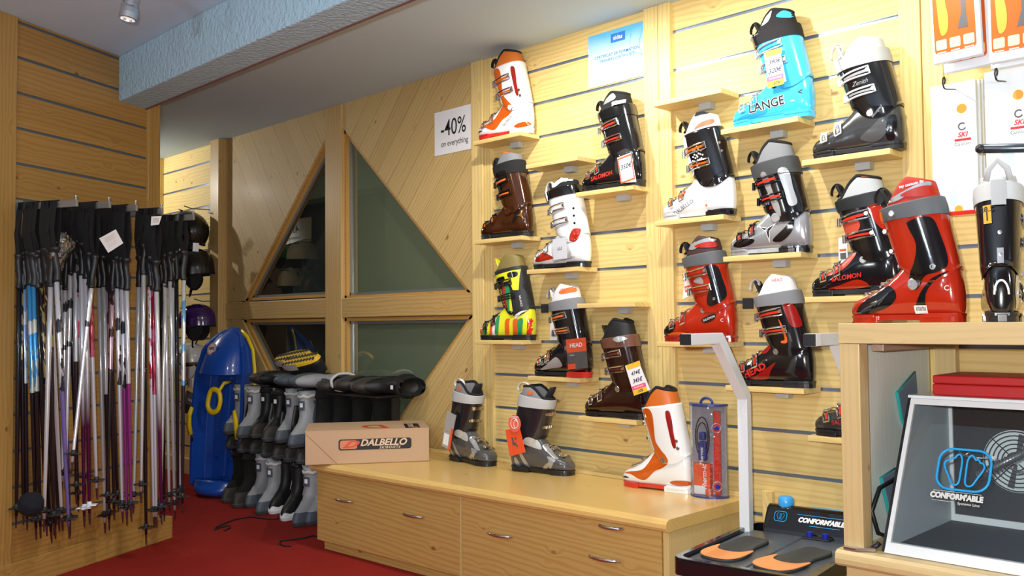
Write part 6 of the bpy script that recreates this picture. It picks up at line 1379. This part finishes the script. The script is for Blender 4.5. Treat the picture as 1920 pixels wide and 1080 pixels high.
r, F, w_, h_ = fcard('swing_tag', [(352, 708), (365, 709), (364, 727), (351, 726)], 2.80, white_paper, 'small white rounded tag below the white helmet', 'tag')
r, F, w_, h_ = fcard('swing_tag', [(350, 732), (377, 743), (361, 779), (337, 766)], 2.80, plain('tag_dark_photo', (.10, .105, .11), .35), 'dark tag with white letters hanging beside the blue sled', 'tag')
text('lettering', 'casco', F @ Matrix.Translation((0, h_*.12, .0004)), white_paper, r, .03, .0003); patch(r, F, -w_*.5, -h_*.5, w_*.5, -h_*.1, black_satin)
r, F, w_, h_ = fcard('swing_tag', [(362, 455), (373, 456), (372, 472), (361, 471)], 2.78, white_paper, 'small pale tag hanging under the topmost black helmet', 'tag')

def at_(px, Y, z):
    # x on the vertical line seen at column px at depth Y (height z)
    p = onY(px, 700, Y); q = onY(px, 900, Y); t = (z-p.z)/(q.z-p.z); return p.x+(q.x-p.x)*t
# ============================================================ BLUE SLED
sled_b = plain('sled_blue_plastic', (.012, .075, .42), .28, 0, .4); sled_y = plain('sled_yellow_plastic', (.85, .60, .01), .35, 0, .2)
S0 = Vector((at_(420, 2.79, .3), 2.79, 0))
r = thing('plastic_sled', (S0.x, S0.y, .002), .42, 'blue plastic sled with yellow handles standing on end by the slat wall', 'sled'); r.rotation_euler = (-.06, .04, .40); r.scale = (.80, .88, 1)
def sled_sec(z):
    # half width, depth of pan, lip
    w_ = lerp_tab([(0, .175), (.05, .205), (.25, .215), (.5, .225), (.75, .215), (.9, .18), (.98, .12), (1.03, .04)], z)[0]
    d = lerp_tab([(0, .05), (.05, .13), (.3, .14), (.7, .15), (.9, .13), (1.03, .05)], z)[0]
    return w_, d
rings = []
for i in range(30):
    z = .02+1.005*i/29; w_, d = sled_sec(z); t = .010
    g_ = .02 if .2 < z < .8 else 0
    out = [(-w_-.022, -d), (-w_-.020, -d+.016), (-w_-.002, -d+.014), (-w_+.02, -.02), (-w_*.6, .0), (-w_*.25, .004+g_*.0), (w_*.25, .004), (w_*.6, .0), (w_-.02, -.02), (w_+.002, -d+.014), (w_+.020, -d+.016), (w_+.022, -d)]
    inn = [(w_-.004, -d-.001), (w_-.032, -.032), (w_*.58, -.014), (w_*.30, -.012-g_), (-w_*.30, -.012-g_), (-w_*.58, -.014), (-w_+.032, -.032), (-w_+.004, -d-.001)]
    rings.append([(x, y, z) for x, y in out+inn])
b = MB(); b.loft(rings); b.build('pan', sled_b, r, smooth=False, bevel=.003)
# footwell: closed trough at the bottom, domed hood at the top
b = MB(); rr_ = []
for i in range(9):
    t = i/8; zz = .0+.16*t; w_ = .205*(1-.25*(1-t)**2); dd_ = .16+.05*math.sin(math.pi*min(1, t*1.1))*(1-t)
    rr_.append([(w_*math.cos(a), -.03-dd_*abs(math.sin(a))**.7, zz*.55+.0+ (.0 if i else 0)) for a in [math.pi*k/14 for k in range(15)]])
b.loft(rr_, cap=True); b.build('foot_end', sled_b, r, smooth=True)
b = MB(); rr_ = []
for i in range(12):
    t = i/11; z = .76+.28*t; w_ = sled_sec(min(z, 1.03))[0]*1.0; dd_ = (.185-.05*t)*(1-t**3)+.03
    rr_.append([(w_*math.cos(a), -.012-dd_*math.sin(a)**.8-.02*(1-t), z+.020*math.sin(a)*(1-t)*-1) for a in [math.pi*k/20 for k in range(21)]])
rin = [[(x*.95, y*.93, z) for x, y, z in rg] for rg in rr_]
b.loft(rr_, cap=False, closed=False); b.loft(rin, cap=False, closed=False); b.add(rr_[0]+rin[0], [(k, k+1, 21+k+1, 21+k) for k in range(20)]); b.build('hood', sled_b, r, smooth=True)
M_ = Matrix.Translation((.0, -.188, .90)) @ Matrix.Rotation(P_/2-.32, 4, 'X'); b = MB(); b.lathe([(.0001, 0), (.040, -.001), (.040, .002), (.0001, .002)], 24, 0, M_ @ Matrix.Translation((-.05, 0, 0))); st = b.build('round_sticker', plain('sticker_cream', (.72, .66, .60), .5), r)
b = MB(); b.tube([M_ @ Vector((-.05+.034*math.cos(q), .034*math.sin(q), .0025)) for q in [2*P_*k/24 for k in range(24)]], .002, 5, closed=True); b.build('sticker_ring', plain('sticker_red', (.5, .05, .04), .5), st)
text('sticker_print', 'NPS', M_ @ Matrix.Translation((-.05, 0, .003)), ink, st, .028, .001)
# seat ridges
b = MB()
for k in range(16): b.box((-.10, -.036, .33+.018*k), (.10, -.030, .339+.018*k))
b.build('seat_ridge', sled_b, r)
b = MB(); b.box((-.035, -.050, .10), (.035, -.010, .74)); b.build('middle_ridge', sled_b, r, bevel=.014, seg=3)
# yellow rubbing edge on the far side
b = MB(); b.tube([(sled_sec(z)[0]+.026, -.03, z) for z in [.25+.77*k/20 for k in range(21)]], .012, 8, flat=(.8, 1.3)); b.build('edge_trim', sled_y, r, smooth=True)
# steering handle and two brake levers
b = MB(); hp = spline([(-.045, .575), (-.02, .645), (.045, .640), (.070, .590), (.055, .530), (.005, .510), (-.035, .530)], 4)
b.tube([(x, -.19, z) for x, z in hp], .016, 8, closed=True, flat=(1, 1.1)); b.tube([(.045, -.19, .635), (.055, -.15, .69), (.05, -.06, .70)], .012, 8); b.build('steering_handle', sled_y, r, smooth=True)
for sx_ in (-1, 1):
    b = MB(); b.tube([(sx_*.222, -.155, .36), (sx_*.228, -.175, .42), (sx_*.222, -.185, .48), (sx_*.20, -.185, .53)], [.014, .015, .014, .010], 8, flat=(1.1, 1.4)); b.build('brake_lever', sled_y, r, smooth=True)
    b = MB(); M2 = Matrix.Translation((sx_*.205, -.150, .33)) @ Matrix.Rotation(P_/2, 4, 'X'); b.lathe([(.0001, 0), (.012, 0), (.012, .004), (.0001, .006)], 12, 0, M2); b.build('bolt', GOLD, r)

# ============================================================ SNOW BOOTS
sb_grey = plain('snowboot_light_grey', (.30, .31, .33), .6); sb_slate = plain('snowboot_slate', (.075, .095, .12), .55); sb_black = plain('snowboot_black', (.009, .010, .011), .5, bump=.3, bscale=150); fur_m = plain('black_fur', (.010, .010, .009), .95, bump=1.0, bscale=350)
sb_sole = plain('snowboot_sole', (.05, .055, .06), .7); sb_white = plain('snowboot_white', (.75, .77, .80), .5); sb_toe = plain('snowboot_dusty_toe', (.035, .032, .026), .6); fur_l = plain('pale_lining_fur', (.62, .60, .58), .95, bump=1, bscale=300); sole_y = plain('yellow_rubber_sole', (.80, .50, .02), .5)
SB = [(.0, .010, .262, .044), (.02, .0, .27, .047), (.05, .004, .272, .047), (.075, .022, .270, .046), (.10, .060, .268, .044), (.125, .098, .266, .043), (.16, .118, .266, .046), (.22, .120, .272, .050), (.30, .112, .282, .055), (.34, .110, .286, .057)]
def sb_ring(z, k=0, n_=28):
    xf, xb, hw = lerp_tab(SB, z); cx_ = (xf+xb)/2; a = (xb-xf)/2+k; out = []
    for j in range(n_):
        q = 2*P_*j/n_; c_, s_ = math.cos(q), math.sin(q); x = cx_-a*sgnpow(c_, .85); wd = (hw+k)*(1-.18*max(0, (c_))*(z < .1)); out.append(Vector((x-.13, -wd*sgnpow(s_, .85), z)))
    return out
def snow_boot(loc, rz, lab, style, group, H=.32, tiltx=None, full=True, shut=False):
    r = thing('snow_boot', loc, rz, lab, 'snow boot', group); r.scale = (.92, .84, 1)
    if tiltx is not None:
        r.rotation_euler = tiltx.to_euler() if isinstance(tiltx, Matrix) else tiltx
    main = {'grey': sb_grey, 'black': sb_black, 'fur': fur_m, 'lines': sb_black, 'yellow': sb_black, 'slate': sb_slate}[style]
    zs_ = [.022, .035, .05, .065, .08, .095, .11, .125, .14, .16, .19, .22, .26, .30, H]
    rg = [sb_ring(z) for z in zs_]; b = MB()
    inner = [sb_ring(z, -.008) for z in (H, H-.05, H-.09)]; b.loft(rg+(inner if not shut else [])); b.build('upper', main, r, smooth=True)
    b = MB(); b.loft([sb_ring(.0, -.002), sb_ring(.004, .004), sb_ring(.020, .005), sb_ring(.026, .003)])
    if style == 'lines': b.loft([sb_ring(.024, .004)]+[[Vector((p.x, p.y*1.01, p.z+.018*abs(math.sin(9*math.atan2(p.y, p.x))))) for p in sb_ring(.030, .003)]], cap=False)
    b.build('sole', {'lines': sb_white, 'yellow': sole_y}.get(style, sb_sole), r, smooth=False)
    bvh = BVHTree.FromPolygons([tuple(p) for g_ in rg for p in g_], [(i*28+j, i*28+(j+1) % 28, (i+1)*28+(j+1) % 28, (i+1)*28+j) for i in range(len(rg)-1) for j in range(28)])
    def side(poly, name, m_, sgn=-1, off=.0015):
        bm = bmesh.new(); bm.faces.new([bm.verts.new((x, z, 0)) for x, z in poly]); bmesh.ops.triangulate(bm, faces=bm.faces[:])
        for _ in range(3):
            es = [e for e in bm.edges if e.calc_length() > .018]
            if not es: break
            bmesh.ops.subdivide_edges(bm, edges=es, cuts=1); bmesh.ops.triangulate(bm, faces=bm.faces[:])
        b = MB()
        for v in bm.verts:
            hit, nr, _, _ = bvh.ray_cast(Vector((v.co.x-.13, sgn, v.co.y)), Vector((0, -sgn, 0)))
            if hit is None: hit, nr, _, _ = bvh.find_nearest(Vector((v.co.x-.13, sgn*.05, v.co.y)))
            if nr.y*sgn < 0: nr = -nr
            b.v.append(hit+nr*off)
        ix = {v: i for i, v in enumerate(bm.verts)}; b.f = [[ix[v] for v in f.verts] for f in bm.faces]; b.m = [0]*len(b.f); bm.free(); return b.build(name, m_, r, fix=False)
    for sgn in (-1, 1):
        if style in ('grey', 'slate'): side([(.165, H-.02), (.26, H-.02), (.262, .10), (.262, .05), (.225, .045), (.185, .09), (.168, .15), (.185, .22)], 'side_panel', sb_slate if style == 'grey' else sb_grey, sgn)
        if style == 'lines':
            side([(.135, .30), (.142, .30), (.175, .20), (.150, .12), (.145, .12), (.168, .20)], 'white_line', sb_white, sgn, .003); side([(.20, .28), (.207, .28), (.245, .18), (.205, .08), (.20, .085), (.237, .18)], 'white_line', sb_white, sgn, .003)
    if style in ('grey', 'slate'):
        b = MB(); b.loft([sb_ring(.020, .003), sb_ring(.045, .003)], cap=False); b.v = [v for v in b.v]; tc_ = MB(); tc_.loft([[p+Vector((0, 0, 0)) for p in sb_ring(z, .0025)][-8:]+[p for p in sb_ring(z, .0025)][:9] for z in (.022, .045, .060, .072)], cap=False, closed=False); tc_.build('toe_cap', sb_slate, r, smooth=True)
    if style in ('black', 'fur'):
        tc_ = MB(); tc_.loft([sb_ring(z, .0025)[-8:]+sb_ring(z, .0025)[:9] for z in (.022, .045, .062, .076, .085)], cap=False, closed=False); tc_.build('toe_cap', sb_toe, r, smooth=True)
    # front label patch
    f0 = lambda z, u, k: Vector((lerp_tab(SB, z)[0]-.13-k+.028*(1-math.cos(u)), -.052*math.sin(u)*.9, z))
    if style in ('grey', 'black', 'slate'):
        for nm, m_, z0_, z1_, uu, k in (('badge', sb_slate if style == 'grey' else black_satin, .195, .245, .55, .006), ('badge_label', white_paper, .211, .234, .26, .0075)):
            b = MB(); b.loft([[f0(z, u, k) for u in (-uu, -uu/2, 0, uu/2, uu)] for z in (z0_, (z0_+z1_)/2, z1_)], cap=False, closed=False); b.build(nm, m_, r, fix=False)
    # collar
    top = sb_ring(H, 0); b = MB()
    if style == 'fur' or style == 'black': b.tube([p+Vector((0, 0, .002+.006*rnd.random())) for p in top], .013, 8, closed=True); b.build('fur_collar', fur_m, r, smooth=True)
    elif style == 'grey': b.tube([p+Vector((0, 0, .003+.004*math.sin(5*math.atan2(p.y, p.x)))) for p in top], .009, 7, closed=True); b.build('lining_edge', fur_l, r, smooth=True)
    else: b.tube(top, .004, 6, closed=True); b.build('binding', black_satin, r, smooth=True)
    return r
toe_dir = Vector((.86, -.51)).normalized(); RZ = math.atan2(.93, -.36)    # local toe is -x
GA, GB, GC_, GD = 'snow boots standing on the floor', 'snow boots of the upper standing row', 'low black boots between the two rows', 'boots lying on top of the stack'
def sbx(px, y, z): return onY(px, 0, y)
rowB = [(443, 2.78, 'fur', 'black furry snow boot at the left end of the floor row'), (464, 2.75, 'fur', 'black furry snow boot, second in the floor row'), (487, 2.80, 'grey', 'light grey snow boot, left one of the pair in the floor row'), (508, 2.74, 'grey', 'light grey snow boot, right one of the pair in the floor row'),
        (531, 2.80, 'lines', 'black snow boot with white lines and jagged white sole, left one'), (554, 2.75, 'lines', 'black snow boot with white lines and jagged white sole, right one'), (577, 2.72, 'grey', 'light grey snow boot in the floor row beside the bench corner'), (600, 2.78, 'grey', 'light grey snow boot half hidden by the bench corner')]
for px, Y_, st, lab in rowB: snow_boot((at_(px, Y_-.04, .15), Y_-.04, .0), RZ, lab, st, GA, H=.265)
rackm = plain('dark_rack_board', (.03, .025, .02), .7)
rk = thing('boot_rack', (-4.30, 2.80, 0), 0, 'dark low rack holding the snow boots under the window', 'rack')
b = MB(); b.box((-.75, -.03, .286), (.50, .165, .294)); b.build('shelf_board', rackm, rk); b = MB(); b.box((-.75, -.0, .383), (.50, .165, .391)); b.build('shelf_board', rackm, rk); b = MB(); b.box((-.72, .02, .672), (.50, .165, .682)); b.build('shelf_board', rackm, rk)
for x in (-.75, .49): b = MB(); b.box((x, .12, 0), (x+.012, .165, .668)); b.build('side_post', rackm, rk)
toes = [(444, 2.84), (466, 2.80), (488, 2.83), (510, 2.81), (532, 2.80), (554, 2.79), (576, 2.80)]
RZ2 = math.atan2(.93, -.36)
for i, (px, Y_) in enumerate(toes):
    nm = ['leftmost', 'second', 'third', 'fourth', 'fifth', 'sixth', 'last'][i]
    snow_boot((at_(px, Y_-.02, .33), Y_, .2945), RZ2, 'low black boot with dusty toe pointing outwards between the rows, %s from the left' % nm, 'black', GC_, H=.086)
rowA = [(446, 2.76, 'grey', 'light grey snow boot with white label, leftmost of the upper row'), (471, 2.72, 'grey', 'light grey snow boot with white label, second of the upper row'), (496, 2.78, 'black', 'black snow boot with white label in the upper row, left of its pair'), (519, 2.74, 'black', 'black snow boot with white label in the upper row, right of its pair'),
        (543, 2.76, 'grey', 'light grey snow boot, fifth of the upper row'), (568, 2.70, 'grey', 'light grey snow boot at the corner of the cardboard box'), (600, 2.78, 'fur', 'black snow boot behind the cardboard box, nearest the corner'), (632, 2.84, 'fur', 'black snow boot behind the middle of the cardboard box'), (668, 2.86, 'fur', 'black snow boot behind the red mark of the cardboard box'), (706, 2.88, 'fur', 'black snow boot behind the right part of the cardboard box')]
for px, Y_, st, lab in rowA: snow_boot((at_(px, Y_+.03, .5), Y_+.03, .3915), RZ, lab, st, GB, H=.265)
RL = Matrix(((0, 0, 1), (1, 0, 0), (0, 1, 0)))          # shaft to the right, toe to the room, lying on its flank
def lying(px, Y_, z, st, lab, H=.30, yaw=0, nod=0, shut=False): return snow_boot((at_(px, Y_, z), Y_, z), 0, lab, st, GD, H=H, shut=shut, tiltx=(Matrix.Rotation(yaw, 3, 'Z') @ Matrix.Rotation(nod, 3, 'X') @ RL))
lying(500, 2.87, .735, 'black', 'black snow boot lying under the yellow soled pair', yaw=-.1)
lying(548, 2.86, .735, 'slate', 'slate and grey snow boot lying on its side in the middle of the stack top', yaw=-.15)
lying(573, 2.80, .742, 'grey', 'light grey snow boot lying on its side in the middle of the stack top', yaw=-.05)
lying(625, 2.84, .725, 'black', 'black snow boot lying on its side, left of the large ones on the stack top', H=.26, shut=True)
lying(655, 2.87, .735, 'black', 'large black snow boot lying on its side, its shaft ending the stack right', H=.36, yaw=.12, shut=True)
lying(690, 2.83, .735, 'black', 'black snow boot lying in front at the right end of the stack top', H=.26, shut=True)
def yshoe(px, Y_, z, lab, rz):
    r = thing('winter_shoe', (at_(px, Y_, z), Y_, z), rz, lab, 'shoe', 'yellow soled winter shoes'); xl = Vector((.93, .30, .16)).normalized(); zl = -Vector((.05, -.62, .80)); zl = (zl-xl*zl.dot(xl)).normalized(); yl = zl.cross(xl); r.rotation_euler = Matrix(((xl.x, yl.x, zl.x), (xl.y, yl.y, zl.y), (xl.z, yl.z, zl.z))).to_euler()
    b = MB(); b.loft([sb_ring(zz, .0) for zz in (.022, .04, .06, .08, .095, .105)]); b.build('upper', sb_black, r, smooth=True)
    b = MB(); b.loft([sb_ring(.0, 0), sb_ring(.006, .004), sb_ring(.020, .004)]); b.build('sole', sole_y, r)
    b = MB()
    for k in range(11):
        x = -.105+.022*k
        for sy in (-1, 1): b.add([(x, sy*.006, -.004), (x+.012, sy*.022, -.004), (x+.006, sy*.038, -.004), (x-.008, sy*.022, -.004), (x, sy*.006, .001), (x+.012, sy*.022, .001), (x+.006, sy*.038, .001), (x-.008, sy*.022, .001)], [(0, 1, 2, 3), (7, 6, 5, 4), (0, 4, 5, 1), (1, 5, 6, 2), (2, 6, 7, 3), (3, 7, 4, 0)])
    b.build('tread', black_satin, r)
    b = MB(); b.loft([[p for p in sb_ring(z, .0045)][-7:]+sb_ring(z, .0045)[:8] for z in (.0, .022, .04)], cap=False, closed=False); b.build('toe_cap', plain('pale_rubber_toe', (.42, .40, .36), .6), r, smooth=True)
    return r
yshoe(545, 2.90, .872, 'upturned winter shoe with yellow treaded sole, rear one on the stack top', .30)
yshoe(560, 2.82, .858, 'upturned winter shoe with yellow treaded sole, front one on the stack top', .30)
# cords on the carpet
def cord(pts, lab):
    P3 = [onZ(x, y, .004) for x, y in pts]; c = P3[0].copy(); r = thing('lace', (c.x, c.y, 0), 0, lab, 'cord', 'black cords on the carpet'); n3 = []
    for i in range(len(P3)-1):
        for k in range(5): n3.append(P3[i].lerp(P3[i+1], k/5))
    n3.append(P3[-1]); n3 = [n3[0]]+[(n3[i-1]+n3[i]*2+n3[i+1])/4 for i in range(1, len(n3)-1)]+[n3[-1]]
    b = MB(); b.tube([p-Vector((c.x, c.y, 0)) for p in n3], .0038, 6); b.build('cord', strap_m, r, smooth=True)
cord([(527, 965), (518, 974), (500, 973), (470, 969), (440, 974), (420, 982), (404, 989), (402, 994), (412, 989), (430, 985), (432, 990), (420, 995)], 'long black cord snaking over the red carpet from the snow boots')
cord([(604, 1008), (588, 1004), (570, 1009), (545, 1012), (526, 1014), (524, 1020), (534, 1024), (546, 1024)], 'short black cord on the carpet by the bench corner')

# ============================================================ ALCOVE BEHIND THE POLE WALL (seen only mirrored in the dark panes)
AY = 1.62
dk = wood('dark_backdrop_boards', (.12, .085, .05), (.07, .045, .025), 'X', .1548, knots=.3)
struct(MB().box((-9, AY-.06, 0), (-5.35, AY, CEIL)).build('alcove_backdrop', dk))  # added unseen panel, coloured dark so the panes mirror dark surroundings
def refl(px, py, yy):
    """point at depth yy behind the pole wall that the left panes mirror at this pixel"""
    h = onY(px, py, WY+.046); d = ray(px, py); d = Vector((d.x, -d.y, d.z)); return h+d*((yy-h.y)/d.y)
q0, q1, q2, q3 = [refl(x, y, AY+.012) for x, y in ((523, 413), (584, 410), (583, 455), (524, 457))]
c = (q0+q1+q2+q3)/4; r = thing('paper_sign', tuple(c), 0, 'white paper sign mirrored in the upper left window pane', 'sign')
M_ = Matrix(((-1, 0, 0, 0), (0, 0, 1, 0), (0, 1, 0, 0), (0, 0, 0, 1)))
ws, hs_ = abs(q0.x-q1.x), abs(q0.z-q3.z)
b = MB(); b.box((-ws/2, -hs_/2, -.0005), (ws/2, hs_/2, .0005), 0, M_); b.build('sheet', white_paper, r)
text('lettering', '-40%', M_ @ Matrix.Translation((0, .015, .001)), ink, r, hs_*.5, .0004, sx=.8); text('lettering', 'on everything', M_ @ Matrix.Translation((0, -hs_*.27, .001)), ink, r, hs_*.19, .0001, sx=.8)
for px, py, m_, lab in ((568, 470, hel_white, 'white helmet mirrored in the upper left pane below the sign'), (551, 520, hel_white, 'white helmet mirrored low in the upper left pane'), (512, 468, hel_green, 'green helmet mirrored at the slanting edge of the upper left pane'), (594, 528, hel_black, 'black helmet mirrored beside the window mullion')):
    p = refl(px, py, AY+.17); helmet((p.x, p.y, p.z-.05), math.pi, 0, m_, lab, 'helmets mirrored in the window', R_=.135)
    rr = thing('helmet_hook', (p.x, AY+.001, p.z+.10), 0, 'steel hook of the '+lab, 'hook', 'hooks carrying the mirrored helmets'); b = MB(); b.tube([(0, 0, 0), (0, .17, -.004)], .004, 6); b.build('rod', galv, rr)
light('mirror_fill', 'SPOT', (-7.6, 2.6, 2.2), (-8.0, AY, 1.5), 60, WARM, .03, 100, .6)  # added unseen light so the mirrored sign and helmets show
